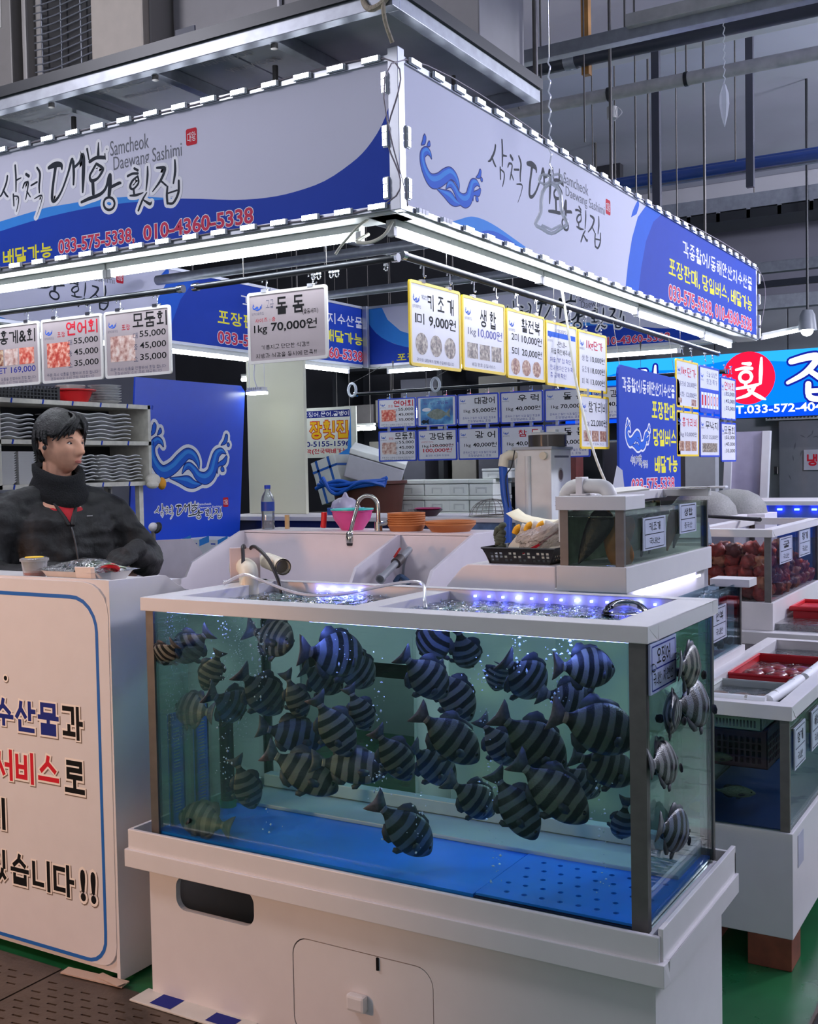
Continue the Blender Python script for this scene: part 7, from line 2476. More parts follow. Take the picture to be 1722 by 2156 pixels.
# dark shelving behind
rk = thing('dark_rack', 'dark steel rack with grey cartons beyond the stall', 'rack', (-5.6, 10.2, 0))
for x in (-6.9, -5.6, -4.3):
 G().box(x, 9.98, 0, x + 0.06, 10.5, 2.9).obj('post', DARK, rk)
for z in (0.7, 1.35, 2.0, 2.6):
 G().box(-6.9, 9.98, z, -4.24, 10.5, z + 0.04).obj('deck', DARK, rk)
random.seed(13)
for z, k in ((1.39, 0), (2.04, 1)):
 x = -6.8
 n_ = 0
 while x < -4.5:
  wd = random.uniform(0.25, 0.5)
  if not (x < -5.6 < x + wd):
   G().box(x, 10.05, z + 0.001, x + wd - 0.03, 10.4, z + random.uniform(0.2, 0.5)).obj('carton', mat('carton_%d' % (n_ % 3), ((96, 92, 92), (120, 116, 108), (70, 70, 80))[n_ % 3], 0.7), bevel=0.004, label='dull carton, %s from the left on the rack deck %s' % (ORD[n_] if n_ else 'first', ('at counter height', 'at head height')[k]), cat='carton', group='cartons on the dark rack')
  x += wd
  n_ += 1
struct(G().box(-10, 10.9, 0, -3.95, 11.0, 4.6).obj('wall_partition', mat('hall_gloom_wall', (52, 52, 58), 0.8, var=0.15, vscale=2), label='wall behind the rack, darkened for the gloom of the hall', cat='wall'))  # dark colour stands in for the gloom of the far hall
# long blurred tubes and reddish column far behind
G().box(-3.55, 8.2, 0, -3.36, 8.35, 1.72).obj('red_column', mat('column_red', (92, 40, 38), 0.7, var=0.2), label='dull red column behind the purifier', cat='column')
G().box(-3.66, 8.25, 0, -3.58, 8.3, 2.9).obj('dark_column', DARK, label='thin dark steel column beside the red one', cat='column')
G().box(-2.55, 8.4, 0, -2.32, 8.5, 1.9).obj('grey_column', mat('column_grey', (146, 148, 152), 0.6), label='pale grey column behind the blue notice', cat='column')
G().box(-3.3, 8.6, 0, -2.6, 9.0, 1.75).obj('fridge', mat('fridge_dark', (46, 46, 54), 0.3), bevel=0.02, label='dark fridge standing behind the purifier', cat='fridge')
for k, (px, py, y_) in enumerate(((553, 796, 8.5), (860, 868, 9.2), (862, 876, 9.6), (745, 903, 9.4))):
 c = hitY(px, py, y_)
 t = thing('far_tube', ('short bright tube beside the far corner', 'far bright tube under the corner, upper one', 'far bright tube under the corner, lower one', 'far bright tube beside the hung banner')[k], 'tube light', (c.x, y_, c.z), 'far fluorescent tubes')
 G().cyl((c.x - 0.25, y_, c.z), (c.x + 0.25, y_, c.z), 0.02).obj('tube', TUBE_ON, t, smooth=True)
 G().box(c.x - 0.25, y_ - 0.02, c.z + 0.03, c.x + 0.25, y_ + 0.02, c.z + 0.05).obj('batten', SOFF, t)
 for s in (-1, 1):
  G().cyl((c.x + s * 0.2, y_, c.z), (c.x + s * 0.2, y_, 4.6), 0.004, n=5).obj('rod', STEELD, t)

# ------------------------------------------------------------------ stepped tanks down the right side
def small_tank(name, label, x0, x1, y0, y1, zb, zg, zr, zt, rim_open=True, tint=(214, 224, 214), posts=True, base=True, rimf=True):
 """glass tank: white base zb..zg, glass zg..zr, white rim zr..zt"""
 t = thing(name, label, 'fish tank', ((x0 + x1) / 2, (y0 + y1) / 2, zb))
 gm = pane_mat('glass_%d_%d_%d' % tint, tint, 0.4, 0.0)
 if base:
  G().box(x0 - 0.012, y0 - 0.012, zb, x1 + 0.012, y1 + 0.01, zg).obj('base', WHITE, t, bevel=0.003)
 G().box(x0, y0, zg, x1, y0 + 0.005, zr).obj('glass_pane', gm, t)
 G().box(x1 - 0.005, y0 + 0.005, zg, x1, y1, zr).obj('glass_pane', gm, t)
 G().box(x0, y1 - 0.005, zg, x1 - 0.005, y1, zr).obj('glass_pane', gm, t)
 G().box(x0, y0 + 0.005, zg, x0 + 0.005, y1 - 0.005, zr).obj('glass_pane', gm, t)
 if posts:
  for x, s in ((x0, 1), (x1, -1)):
   for y, r in ((y0, 1), (y1, -1)):
    G().box(x - 0.002 * s, y - 0.002 * r, zg, x + 0.026 * s, y + 0.004 * r, zr).box(x - 0.002 * s, y + 0.004 * r, zg, x + 0.003 * s, y + 0.014 * r, zr).obj('corner_post', STEELD, t)
 if rimf:
  a, b, c, d = x0 - 0.012, x1 + 0.012, y0 - 0.012, y1 + 0.01
  G().box(a, c, zr, b, c + 0.06, zt).box(a, d - 0.05, zr, b, d, zt).box(a, c + 0.06, zr, a + 0.05, d - 0.05, zt).box(b - 0.05, c + 0.06, zr, b, d - 0.05, zt).obj('rim', WHITE, t, bevel=0.002)
 return t


def sleeve(x, y0, y1, z0, z1, t1, t2, label, face='x'):
 t = thing('tank_label', label, 'label', (x, (y0 + y1) / 2, z0))
 G().box(x, y0, z0, x + 0.004, y1, z1).obj('sleeve', mat('sleeve_card', (186, 190, 206), 0.25), t)
 P = Print((x + 0.004, y0, z0), Y_, Z_)
 wd, h = y1 - y0, z1 - z0
 P.line(rrect(wd * 0.07, h * 0.06, wd * 0.93, h * 0.94, 0.004, 2), 0.003, INK, closed=True)
 P.line([(wd * 0.07, h * 0.48), (wd * 0.93, h * 0.48)], 0.003, INK)
 P.text(t1, wd * 0.26, h * 0.58, wd * 0.76, h * 0.84, INKB, 0.02)
 P.text(t2, wd * 0.26, h * 0.16, wd * 0.74, h * 0.36, INKB, 0.01)
 P.done('lettering', t)


DWAT = pane_mat('dark_water', (226, 234, 234), 1.6, 0.03, bump=0.9, bscale=30, base=0.15)
# upper shellfish tank
G().box(-1.46, 3.36, 0.0, -1.21, 4.22, 1.149).obj('tank_cabinet', WHITE, bevel=0.003, label='white cabinet under the upper shellfish tank', cat='cabinet')
t2_ = small_tank('shellfish_tank', 'upper tank with a big dark pen shell behind steel corners', -1.408, -1.198, 3.30, 4.225, 1.15, 1.231, 1.408, 1.452, tint=(230, 238, 230), rimf=False)
G().box(-1.42, 3.288, 1.408, -1.186, 3.47, 1.452).obj('rim', WHITE, t2_, bevel=0.002)
G().box(-1.42, 3.47, 1.42, -1.36, 4.235, 1.452).obj('rim', WHITE, t2_, bevel=0.002)
G().box(-1.36, 4.19, 1.425, -1.186, 4.235, 1.452).obj('rim', WHITE, t2_, bevel=0.002)
G().box(-1.402, 3.31, 1.232, -1.395, 4.22, 1.40).obj('backing', mat('algae_green', (110, 128, 100), 0.6, var=0.35, vscale=16), t2_)
G().box(-1.393, 3.306, 1.385, -1.205, 4.22, 1.388).obj('water', DWAT, t2_)


def shell(name, c, ln, wd, th, dirv, sidev, m_, label, group=None):
 """long wedge-shaped shell"""
 g = G()
 c, d, s = V(c), V(dirv).normalized(), V(sidev).normalized()
 n = d.cross(s)
 prof = [(0.0, 0.05), (0.15, 0.35), (0.35, 0.65), (0.6, 0.92), (0.8, 1.0), (0.92, 0.86), (1.0, 0.5)]
 pr = catmull(prof, 3)
 k = 16
 for q, w_ in pr:
  for j in range(k):
   a = 2 * math.pi * j / k
   g.v.append(c + d * (q - 0.5) * ln + s * math.cos(a) * wd / 2 * w_ + n * math.sin(a) * th / 2 * max(0.25, w_) * (1 + 0.05 * math.sin(q * 40)))
 for i in range(len(pr) - 1):
  for j in range(k):
   j2 = (j + 1) % k
   g.f.append((i * k + j, i * k + j2, (i + 1) * k + j2, (i + 1) * k + j))
 g.f += [tuple(range(k - 1, -1, -1)), tuple((len(pr) - 1) * k + j for j in range(k))]
 g.m = [0] * len(g.f)
 return g.obj(name, m_, smooth=True, label=label, cat='shellfish', **({'group': group} if group else {}))


SHDK = mat('shell_black', (24, 24, 28), 0.35, var=0.4, vscale=60, bump=0.3)
SHTN = mat('shell_tan', (178, 120, 70), 0.45, var=0.25, vscale=20)
shell('pen_shell', (-1.318, 3.345, 1.318), 0.19, 0.085, 0.03, (0.45, 0.12, 0.85), (0.85, 0.0, -0.45), SHDK, 'big black pen shell leaning behind the tank front')
shell('pen_shell', (-1.26, 3.38, 1.325), 0.21, 0.09, 0.03, (0.30, 0.1, -0.95), (0.95, 0.0, 0.30), SHTN, 'tan pen shell in the front corner of the upper tank')
for k in range(5):
 shell('pen_shell', (-1.27 + 0.02 * (k % 2), 3.52 + k * 0.14, 1.305), 0.15, 0.07, 0.03, (0.1, 0.35, 0.9), (0.15, 0.9, -0.35), SHDK if k % 3 else SHTN, 'pen shell standing in the upper tank, %s behind the corner ones' % ORD[k].replace('lowest', 'first'), 'pen shells along the upper tank')
sleeve(-1.197, 3.47, 3.70, 1.268, 1.375, '키조개', '국내산', 'clear sleeve label on the upper tank, nearer one')
sleeve(-1.197, 3.86, 4.06, 1.30, 1.405, '생합', '중국산', 'clear sleeve label on the upper tank, farther one')
t = thing('pvc_pipe', 'fat grey-white pipe arching over the upper tank rim', 'pipe', (-1.40, 3.40, 1.45))
G().tube(catmull([(-1.432, 3.40, 1.30), (-1.432, 3.40, 1.42), (-1.425, 3.40, 1.462), (-1.395, 3.40, 1.482), (-1.34, 3.40, 1.482), (-1.30, 3.40, 1.478), (-1.28, 3.40, 1.455), (-1.278, 3.40, 1.40)], 4), 0.024, 14).obj('pipe', mat('pvc_grey', (204, 202, 196), 0.4), t, smooth=True)
G().box(-1.385, 3.372, 1.452, -1.362, 3.428, 1.512).box(-1.40, 3.36, 1.452, -1.345, 3.44, 1.458).obj('clamp', WHITE, t, bevel=0.002)
G().plate((V((-1.30, 3.45, 1.458)), V((0.6, 0.75, 0.06)).normalized(), V((-0.75, 0.6, 0.05)).normalized()), [(0, 0), (0.16, 0.01), (0.19, 0.12), (0.05, 0.14)], [], 0.006).obj('cutting_board', mat('board_ivory', (216, 210, 196), 0.5), label='ivory cutting board laid on the upper tank rim', cat='board')
t = thing('fish_knife', 'broad steel blade lying on the upper tank end', 'knife', (-1.25, 4.1, 1.455))
G().plate((V((-1.33, 4.14, 1.458)), V((0.94, 0.3, 0)).normalized(), V((-0.3, 0.94, 0.05)).normalized()), [(0, 0), (0.16, 0.0), (0.17, 0.035), (0.06, 0.04), (0.0, 0.02)], [], 0.003).obj('blade', STEEL, t)
G().box(-1.19, 4.19, 1.453, -1.12, 4.23, 1.462).obj('handle', WHITE2, t, bevel=0.003)
# paper hanging and cream cord
G().plate((hitY(1288, 1045, 4.5), V((0.5, 0.85, 0)), Z_), [(0.0, 0.02), (0.05, 0.0), (0.07, 0.03), (0.06, 0.11), (0.03, 0.13)], [], 0.001).obj('paper_slip', mat('paper_white', (222, 222, 232), 0.6), label='white paper slip hanging beside the blue notice', cat='paper')
G().tube(catmull([(-2.0, 4.72, 2.38), (-1.97, 4.70, 2.26), (-1.90, 4.66, 1.90), (-1.78, 4.55, 1.60), (-1.68, 4.5, 1.40), (-1.5, 3.9, 1.452)], 8), 0.006, 7).obj('power_cable', FLEX, smooth=True, label='cream cord hanging past the yellow boards to the tank', cat='cord')

# middle step tank with lit churning water
G().box(-1.205, 3.42, 0.0, -1.115, 4.36, 0.70).obj('tank_cabinet', WHITE, bevel=0.003, label='white cabinet under the middle step tank', cat='cabinet')
t3_ = small_tank('step_tank', 'middle step tank with lit churning water under the shellfish tank', -1.455 + 0.27, -1.106, 3.42, 4.35, 0.70, 0.842, 1.085, 1.10, tint=(206, 222, 230), rimf=False)
G().box(-1.20, 4.255, 1.075, -1.05, 4.37, 1.105).obj('rim', WHITE, t3_, bevel=0.002)
water_sheet(-1.18, 3.43, -1.11, 4.34, 1.062, 0.010, 20, 120, 3.0, 26).obj('water', WATER, t3_, smooth='all')
G().box(-1.195, 3.45, 1.128, -1.19, 4.10, 1.136).obj('strip_light', glow('white_violet_strip', (205, 205, 255), 12), t3_)
sleeve(-1.105, 3.93, 4.12, 0.905, 1.03, '전복', '국내산', 'clear sleeve label on the middle step tank')
ABAL = mat('abalone_shell', (96, 96, 84), 0.5, var=0.4, vscale=50)
random.seed(31)
for k in range(7):
 y = 3.86 + 0.066 * k
 G().ball((-1.126, y, 0.875 + 0.02 * (k % 2)), (0.012, 0.03, 0.022), 12, 8).obj('abalone', ABAL, smooth='all', label='grey abalone on the step tank glass, %s from the near end' % ORD[k].replace('lowest', 'first'), cat='shellfish', group='abalones on the step tank glass')

# low front tank on wood blocks with fish baskets
low = small_tank('low_tank', 'low tank on wood blocks with white rim and floating baskets', -1.09, -0.735, 3.44, 4.75, 0.10, 0.425, 0.768, 0.812, tint=(218, 230, 228))
G().box(-0.86, 3.43, 0.0, -0.728, 3.56, 0.10).obj('wood_block', mat('block_brown', (120, 62, 40), 0.7, var=0.25, vscale=20), bevel=0.003, label='reddish wood block under the low tank near corner', cat='block')
G().box(-0.86, 4.60, 0.0, -0.728, 4.74, 0.10).obj('wood_block', MATS['block_brown'], bevel=0.003, label='reddish wood block under the low tank far corner', cat='block')
G().box(-1.09, 3.50, 0.0, -0.98, 3.70, 0.10).obj('wood_block', MATS['block_brown'], bevel=0.003, label='reddish wood block in the shade under the low tank', cat='block')
G().box(-1.08, 3.45, 0.426, -0.745, 4.74, 0.43).obj('floor_sheet', mat('low_blue', (20, 60, 130), 0.4), low)
water_sheet(-1.08, 3.45, -0.745, 4.74, 0.776, 0.005, 30, 80, 7.0, 18).obj('water', DWAT, low, smooth='all')
G().box(-0.7225, 3.50, 0.30, -0.7215, 3.58, 0.40).obj('notice_sticker', mat('sticker_grey', (176, 176, 190), 0.5), low)
sleeve(-0.734, 3.50, 3.66, 0.60, 0.73, '멍게', '국내산', 'dim sleeve label on the low tank side, nearer one')
sleeve(-0.734, 3.76, 3.92, 0.60, 0.73, '해삼', '국내산', 'dim sleeve label on the low tank side, farther one')


def slot_basket(name, x0, x1, y0, y1, z0, z1, m_, label, rows, cols):
 t = thing(name, label, 'basket', ((x0 + x1) / 2, (y0 + y1) / 2, z0))
 for (F, L) in (((V((x0, y0, z0)), X_, Z_), x1 - x0), ((V((x1, y0, z0)), Y_, Z_), y1 - y0)):
  h = z1 - z0
  nn = cols
  hs = []
  for r_ in range(rows):
   for k in range(nn):
    a = L * (0.06 + 0.88 * k / nn)
    b = L * (0.06 + 0.88 * (k + 0.6) / nn)
    c0 = h * (0.12 + 0.7 * r_ / rows)
    c1 = h * (0.12 + 0.7 * (r_ + 0.75) / rows)
    hs.append([(a, c0), (b, c0), (b, c1), (a, c1)][::-1])
  G().plate(F, [(0, 0), (L, 0), (L, h), (0, h)], hs, 0.003).obj('slotted_side', m_, t)
 G().box(x0, y0, z0, x1, y1, z0 + 0.003).box(x0, y1 - 0.003, z0 + 0.003, x1, y1, z1).box(x0, y0 + 0.003, z0 + 0.003, x0 + 0.003, y1 - 0.003, z1).obj('shell', m_, t)
 G().tube([(x0, y0, z1), (x1, y0, z1), (x1, y1, z1), (x0, y1, z1)], 0.006, 6, closed=True).obj('rim', m_, t)
 return t


slot_basket('floating_basket', -1.05, -0.83, 3.50, 3.86, 0.71, 0.795, mat('basket_white', (196, 200, 192), 0.5), 'white slotted basket floating at the low tank front', 2, 18)
slot_basket('floating_basket', -1.05, -0.80, 3.95, 4.40, 0.71, 0.80, mat('basket_red', (196, 22, 34), 0.4), 'red slotted basket floating in the low tank', 2, 18)
slot_basket('sunk_basket', -1.05, -0.84, 3.62, 3.86, 0.56, 0.69, mat('basket_mauve', (110, 62, 78), 0.5), 'mauve slotted basket sunk in the low tank', 4, 10)
FOAMR = mat('foam_roll', (226, 226, 226), 0.6, var=0.03)
for pts, lab in (([(-1.05, 3.492, 0.805), (-0.93, 3.492, 0.806), (-0.815, 3.497, 0.806)], 'white foam float tube across the front of the low tank'),
                 ([(-0.815, 3.52, 0.806), (-0.80, 3.72, 0.808), (-0.795, 3.90, 0.808)], 'white foam float tube along the side of the low tank'),
                 ([(-0.79, 3.94, 0.806), (-0.785, 4.15, 0.808), (-0.785, 4.40, 0.806)], 'white foam float tube beside the red basket')):
 t = thing('foam_float', lab, 'float', pts[1])
 G().tube(catmull(pts, 4), 0.018, 12).obj('roll', FOAMR, t, smooth=True)
 for q in (0.2, 0.75):
  p = V(pts[0]) * (1 - q) + V(pts[2]) * q
  d = (V(pts[2]) - V(pts[0])).normalized()
  G().cyl(p - d * 0.004, p + d * 0.004, 0.0195).obj('band', mat('band_grey', (170, 166, 158), 0.6), t)
for k in range(3):
 x = -1.02 + k * 0.075
 G().ball((x, 3.66, 0.772), (0.045, 0.10, 0.014), 14, 8).obj('flatfish', mat('flat_brown', (104, 84, 70), 0.4, var=0.4, vscale=40), smooth='all', label='brown flatfish in the white basket, %s from the tank wall' % ('first', 'second', 'third')[k], cat='fish', group='flatfish in the white basket')
random.seed(41)
for k in range(7):
 G().ball((-1.0 + 0.028 * k, 4.10 + 0.06 * (k % 3), 0.778), (0.04, 0.055, 0.018), 12, 8).obj('sea_cucumber', mat('cucumber_red', (130, 24, 26), 0.25, var=0.4, vscale=40), smooth='all', label='wet dark red sea creature in the red basket, %s from the wall side' % ORD[k].replace('lowest', 'first'), cat='seafood', group='red seafood in the red basket')
for (c, L_, m_, lab) in (((-0.99, 3.56, 0.60), 0.11, 'fish_olive', 'olive fish swimming in the low tank, upper one'), ((-0.93, 3.54, 0.50), 0.14, 'fish_silver', 'silvery olive fish in the low tank, middle one')):
 M2 = mat(m_, (110, 112, 84) if 'ol' in m_ else (128, 132, 112), 0.35, var=0.3, vscale=30)
 o = bpy.data.objects.new('small_fish', FISH[0][0])
 COL.objects.link(o)
 o.matrix_world = Matrix.Translation(c) @ Matrix.Rotation(0.15, 4, 'Z') @ Matrix.Diagonal((L_, L_ * 0.7, L_ * 0.6, 1))
 o.material_slots[0].link = 'OBJECT'
 o.material_slots[0].material = M2
 o['label'] = lab
 o['category'] = 'fish'
 o['group'] = 'fish in the low tank'
 for nm, m3 in FISH[0][1]:
  q = bpy.data.objects.new(nm, m3)
  COL.objects.link(q)
  q.parent = o
G().ball((-1.02, 3.50, 0.447), (0.04, 0.03, 0.016), 16, 9).obj('scallop', mat('scallop_orange', (206, 140, 60), 0.5, var=0.2), smooth='all', label='orange shell lying on the low tank floor', cat='shellfish')

# far tank of sea squirts
sq = small_tank('sea_squirt_tank', 'tank packed with dark red sea squirts behind the step tank', -1.50, -1.15, 5.035, 6.10, 0.80, 0.925, 1.215, 1.25, tint=(238, 238, 240))
G().box(-1.51, 5.0, 0.0, -1.14, 6.1, 0.60).obj('tank_cabinet', mat('slatted_brown', (64, 48, 44), 0.5), bevel=0.003, label='dark brown cabinet under the sea squirt tank', cat='cabinet')
G().box(-1.56, 4.97, 0.745, -0.70, 5.6, 0.80).obj('counter_slab', WHITE, bevel=0.003, label='white slab under the sea squirt tank', cat='slab')
for z in (0.66, 0.605):
 G().box(-1.2, 4.985, z - 0.05, -0.72, 5.5, z).obj('drawer_tray', mat('tray_brown', (58, 44, 40), 0.4), bevel=0.004, label='dark brown slotted tray, %s under the slab' % ('upper' if z > 0.63 else 'lower'), cat='tray')
G().box(-1.2, 4.99, 0.70, -0.72, 5.5, 0.742).obj('steel_tray', mat('tray_steel', (110, 124, 150), 0.3, 0.7), bevel=0.003, label='steel tray right under the white slab', cat='tray')
SQM = [mat('squirt_red', (168, 58, 44), 0.4, var=0.45, vscale=50), mat('squirt_dark', (116, 52, 44), 0.45, var=0.4, vscale=50), mat('squirt_tan', (196, 124, 84), 0.45, var=0.4, vscale=50)]
sqm = []
for v in range(4):
 g = G()
 nu, nv = 14, 10
 for j in range(nv + 1):
  a = math.pi * j / nv
  for k in range(nu):
   q = 2 * math.pi * k / nu
   d = V((math.sin(a) * math.cos(q), math.sin(a) * math.sin(q), -math.cos(a)))
   r_ = 0.036 * (1 + 0.45 * noise.noise(d * 2.6 + V((v * 7, 0, 0))) + 0.2 * noise.noise(d * 6 + V((v * 9, 0, 0))))
   g.v.append(d * r_)
 for j in range(nv):
  for k in range(nu):
   k2 = (k + 1) % nu
   g.f.append((j * nu + k, j * nu + k2, (j + 1) * nu + k2, (j + 1) * nu + k))
 me = bpy.data.meshes.new('sea_squirt')
 me.from_pydata([tuple(p) for p in g.v], [], g.f)
 me.materials.append(SQM[v % 3])
 me.polygons.foreach_set('use_smooth', [True] * len(me.polygons))
 sqm.append(me)
random.seed(17)
cnt = 0
for zi in range(5):
 for yi in range(15):
  for xi in range(5):
   if yi > 2 and xi < 4 or yi > 14 - 2 * zi:
    continue
   x = -1.462 + xi * 0.066 + random.uniform(-0.01, 0.01)
   y = 5.085 + yi * 0.068 + random.uniform(-0.01, 0.01)
   z = 0.962 + zi * 0.046 + random.uniform(-0.008, 0.008)
   if zi == 4 and random.random() < 0.35:
    continue
   o = bpy.data.objects.new('sea_squirt', sqm[random.randrange(4)])
   COL.objects.link(o)
   o.location = (x, y, z)
   o.rotation_euler = (random.random() * 6, random.random() * 6, random.random() * 6)
   o['label'] = 'dark red lumpy sea squirt in the packed tank'
   o['category'] = 'sea squirt'
   o['group'] = 'sea squirts in the far tank'
   cnt += 1
sleeve(-1.149, 5.20, 5.46, 1.08, 1.20, '굴', '국내산', 'sleeve label on the sea squirt tank, nearer one')
sleeve(-1.149, 5.62, 5.88, 1.08, 1.22, '멍게', '국내산', 'sleeve label on the sea squirt tank, farther one')
t = thing('basket_scoop', 'black scoop handle lying on the sea squirt tank rim', 'scoop', (-1.3, 5.05, 1.25))
G().tube([hitZ(1465, 1085, 1.265), hitZ(1600, 1094, 1.262)], [0.009, 0.011], 10).obj('handle', BLACK, t, smooth=True)
for k, (px, y_) in enumerate(((1480, 6.3), (1545, 6.6))):
 c = hitY(px, 1088, y_)
 g = G().lathe([(0.19, 0.0), (0.18, 0.05), (0.14, 0.10), (0.08, 0.13), (0.001, 0.14)], (c.x, y_, 1.255), 28)
 g.obj('mesh_dome', mat('dome_grey', (124, 122, 118), 0.6, var=0.2, vscale=120), smooth=True, label=('grey mesh dome cover, nearer one behind the tank', 'grey mesh dome cover, farther one behind the tank')[k], cat='dome cover', group='mesh dome covers')
 G().box(c.x - 0.22, y_ - 0.18, 0.0, c.x + 0.22, y_ + 0.12, 1.254).obj('tank_stand', SINK, label=('white stand under the nearer mesh dome', 'white stand under the farther mesh dome')[k], cat='stand')
# scales between the tanks
t = thing('weighing_scale', 'grey electronic scale with a tilted keypad behind the upper tank', 'scale', (-1.42, 4.62, 1.0))
G().plate((V((-1.47, 4.56, 1.215)), V((0.92, 0.38, 0)).normalized(), V((-0.3, 0.62, 0.72)).normalized()), rrect(0.0, 0.0, 0.19, 0.12, 0.01), [], 0.012).obj('keypad', mat('scale_grey', (150, 160, 172), 0.4), t)
G().plate((V((-1.465, 4.558, 1.222)), V((0.92, 0.38, 0)).normalized(), V((-0.3, 0.62, 0.72)).normalized()), rrect(0.03, 0.02, 0.16, 0.10, 0.005), [], 0.002, z=0.0018).obj('key_field', mat('scale_pale', (196, 206, 220), 0.4), t)
G().obox((-1.40, 4.62, 1.12), (0.07, 0.03, 0), (-0.03, 0.06, 0), (0, 0, 0.10)).obj('body', mat('scale_body', (190, 190, 196), 0.4), t, bevel=0.005)
G().box(-1.5, 4.5, 0, -1.28, 4.78, 1.02).obj('scale_stand', SINK, label='white stand under the electronic scale', cat='stand')
# red basket tank edge at far right
t = thing('red_tub', 'red slotted tub in water at the far right edge', 'tub', (-0.95, 5.35, 0.8))
G().tube([(-1.12, 5.3, 0.87), (-0.72, 5.3, 0.87), (-0.72, 5.6, 0.87), (-1.12, 5.6, 0.87)], 0.012, 8, closed=True).obj('rim', MATS['basket_red'], t, smooth=True)
G().box(-1.11, 5.305, 0.801, -0.73, 5.595, 0.865).obj('wall', MATS['basket_red'], t)
G().box(-1.14, 5.06, 0.801, -0.705, 5.28, 0.83).obj('ice_water', DWAT, label='strip of rippled water before the red tub', cat='water tray')

# far right: blue-lit tank row, cold store wall, leaning board, lit sign
rw = thing('far_tank_row', 'far tank row with a white top and blue strip lights', 'fish tank', (-1.6, 8.2, 0))
a = hitY(1500, 1055, 7.6)
G().box(a.x, 7.6, a.z - 0.03, -0.2, 8.3, a.z).obj('top', WHITE, rw, bevel=0.003)
G().box(a.x, 7.62, a.z - 0.55, -0.2, 7.63, a.z - 0.03).obj('glass', mat('far_glass', (70, 96, 150), 0.1), rw)
G().box(a.x, 7.61, a.z - 0.24, -0.2, 7.618, a.z - 0.17).obj('water_band', mat('band_blue', (24, 84, 196), 0.3), rw)
G().box(a.x, 7.63, 0, -0.2, 8.3, a.z - 0.03).obj('body', mat('row_body', (60, 66, 90), 0.6), rw)
for k in range(14):
 G().box(a.x + 0.1 + k * 0.11, 7.595, a.z - 0.062, a.x + 0.13 + k * 0.11, 7.615, a.z - 0.05).obj('blue_led', glow('blue_led', (50, 70, 255), 14), rw)
CW = mat('cold_panel', (134, 136, 142), 0.45, var=0.05, vscale=2)
cw = thing('cold_store', 'grey panelled cold store wall with a door', 'cold store', (-2.2, 11.6, 0))
xx = -3.9
k = 0
while xx < 0.6:
 G().box(xx, 11.5, 0, xx + 0.72, 11.56, 3.2).obj('panel', CW, cw, bevel=0.006)
 xx += 0.73
a, b_ = hitY(1640, 890, 11.45), hitY(1640, 1110, 11.45)
G().box(a.x, 11.42, 0.05, a.x + 1.0, 11.47, a.z + 0.02).obj('door', mat('cold_door', (112, 114, 122), 0.4), cw, bevel=0.01)
G().box(a.x - 0.04, 11.38, 1.42, a.x - 0.0, 11.42, 1.50).obj('door_handle', CHR, cw, bevel=0.005)
c = hitY(1655, 880, 11.4)
G().box(c.x - 0.2, 11.40, c.z - 0.02, c.x + 0.5, 11.45, c.z + 0.10).obj('vent', mat('vent_grey', (160, 162, 166), 0.5), cw)
for k in range(14):
 G().box(c.x - 0.18 + k * 0.035, 11.392, c.z, c.x - 0.165 + k * 0.035, 11.40, c.z + 0.08).obj('vent_slat', DARK, cw)
c = hitY(1692, 990, 11.4)
G().box(c.x, 11.405, c.z, c.x + 0.36, 11.42, c.z + 0.20).obj('door_sign', mat('sign_plate', (170, 168, 182), 0.5), cw)
P = Print((c.x, 11.405, c.z), X_, Z_)
P.text('냉동고', 0.03, 0.04, 0.34, 0.16, RED, 0.05)
P.done('door_lettering', cw)
P = Print((a.x + 0.1, 11.42, 0.9), X_, Z_)
LF = mat('leaf_print', (86, 88, 96), 0.5, var=0)
random.seed(2)
for k in range(34):
 x0, z0 = random.uniform(0, 0.75), random.uniform(0.0, 1.0)
 an = random.uniform(0, 6.28)
 P.stroke([(x0, z0, 0.002), (x0 + 0.03 * math.cos(an), z0 + 0.03 * math.sin(an), 0.012), (x0 + 0.06 * math.cos(an), z0 + 0.06 * math.sin(an), 0.002)], LF, 0.0006)
P.done('leaf_pattern', cw)
c = hitY(1520, 1100, 9.2)
t = thing('leaning_board', 'tall pale lilac board leaning behind the far tanks', 'board', (c.x + 0.15, 9.2, 0.0))
G().obox((c.x + 0.17, 9.25, 0.9), (0.15, 0, 0.0), (0, 0.03, 0), (0.03, 0.06, 0.9)).obj('face', mat('board_mauve', (168, 160, 182), 0.5), t)
for s in (-1, 1):
 G().obox((c.x + 0.17 + s * 0.15, 9.22, 0.9), (0.03, 0, 0), (0, 0.03, 0), (0.03, 0.06, 0.9)).obj('edge', WHITE2, t)
# lit sign of the next shop
ls = thing('lit_sign', 'big lit blue sign with a red disc and white brush letters', 'sign', (-2.4, 10.0, 1.94))
SIGB = glow('sign_blue_lit', (6, 116, 240), 0.95)
SIGL = glow('sign_sky_lit', (40, 160, 250), 0.95)
SIGD = glow('sign_deep_lit', (8, 70, 215), 0.95)
SIGR = glow('sign_red_lit', (238, 22, 58), 1.0)
SIGW = glow('sign_white_lit', (240, 246, 255), 1.2)
G().box(-4.2, 10.0, 1.94, -1.0, 10.2, 2.515).obj('box', mat('sign_box', (60, 70, 90), 0.5), ls)
P = Print((0, 9.999, 0), X_, Z_)
P.rect(-4.2, 1.94, -1.0, 2.515, SIGB, 0.0)
P.poly([(-4.2, 2.30), (-3.6, 2.42), (-3.1, 2.40), (-2.6, 2.46), (-2.0, 2.40), (-1.0, 2.44), (-1.0, 2.515), (-4.2, 2.515)], SIGL, 0.001)
P.poly([(-4.2, 1.94), (-1.0, 1.94), (-1.0, 2.02), (-1.8, 2.07), (-2.6, 2.02), (-3.4, 2.08), (-4.2, 2.03)], SIGD, 0.001)
c = hitY(1575, 796, 9.999)
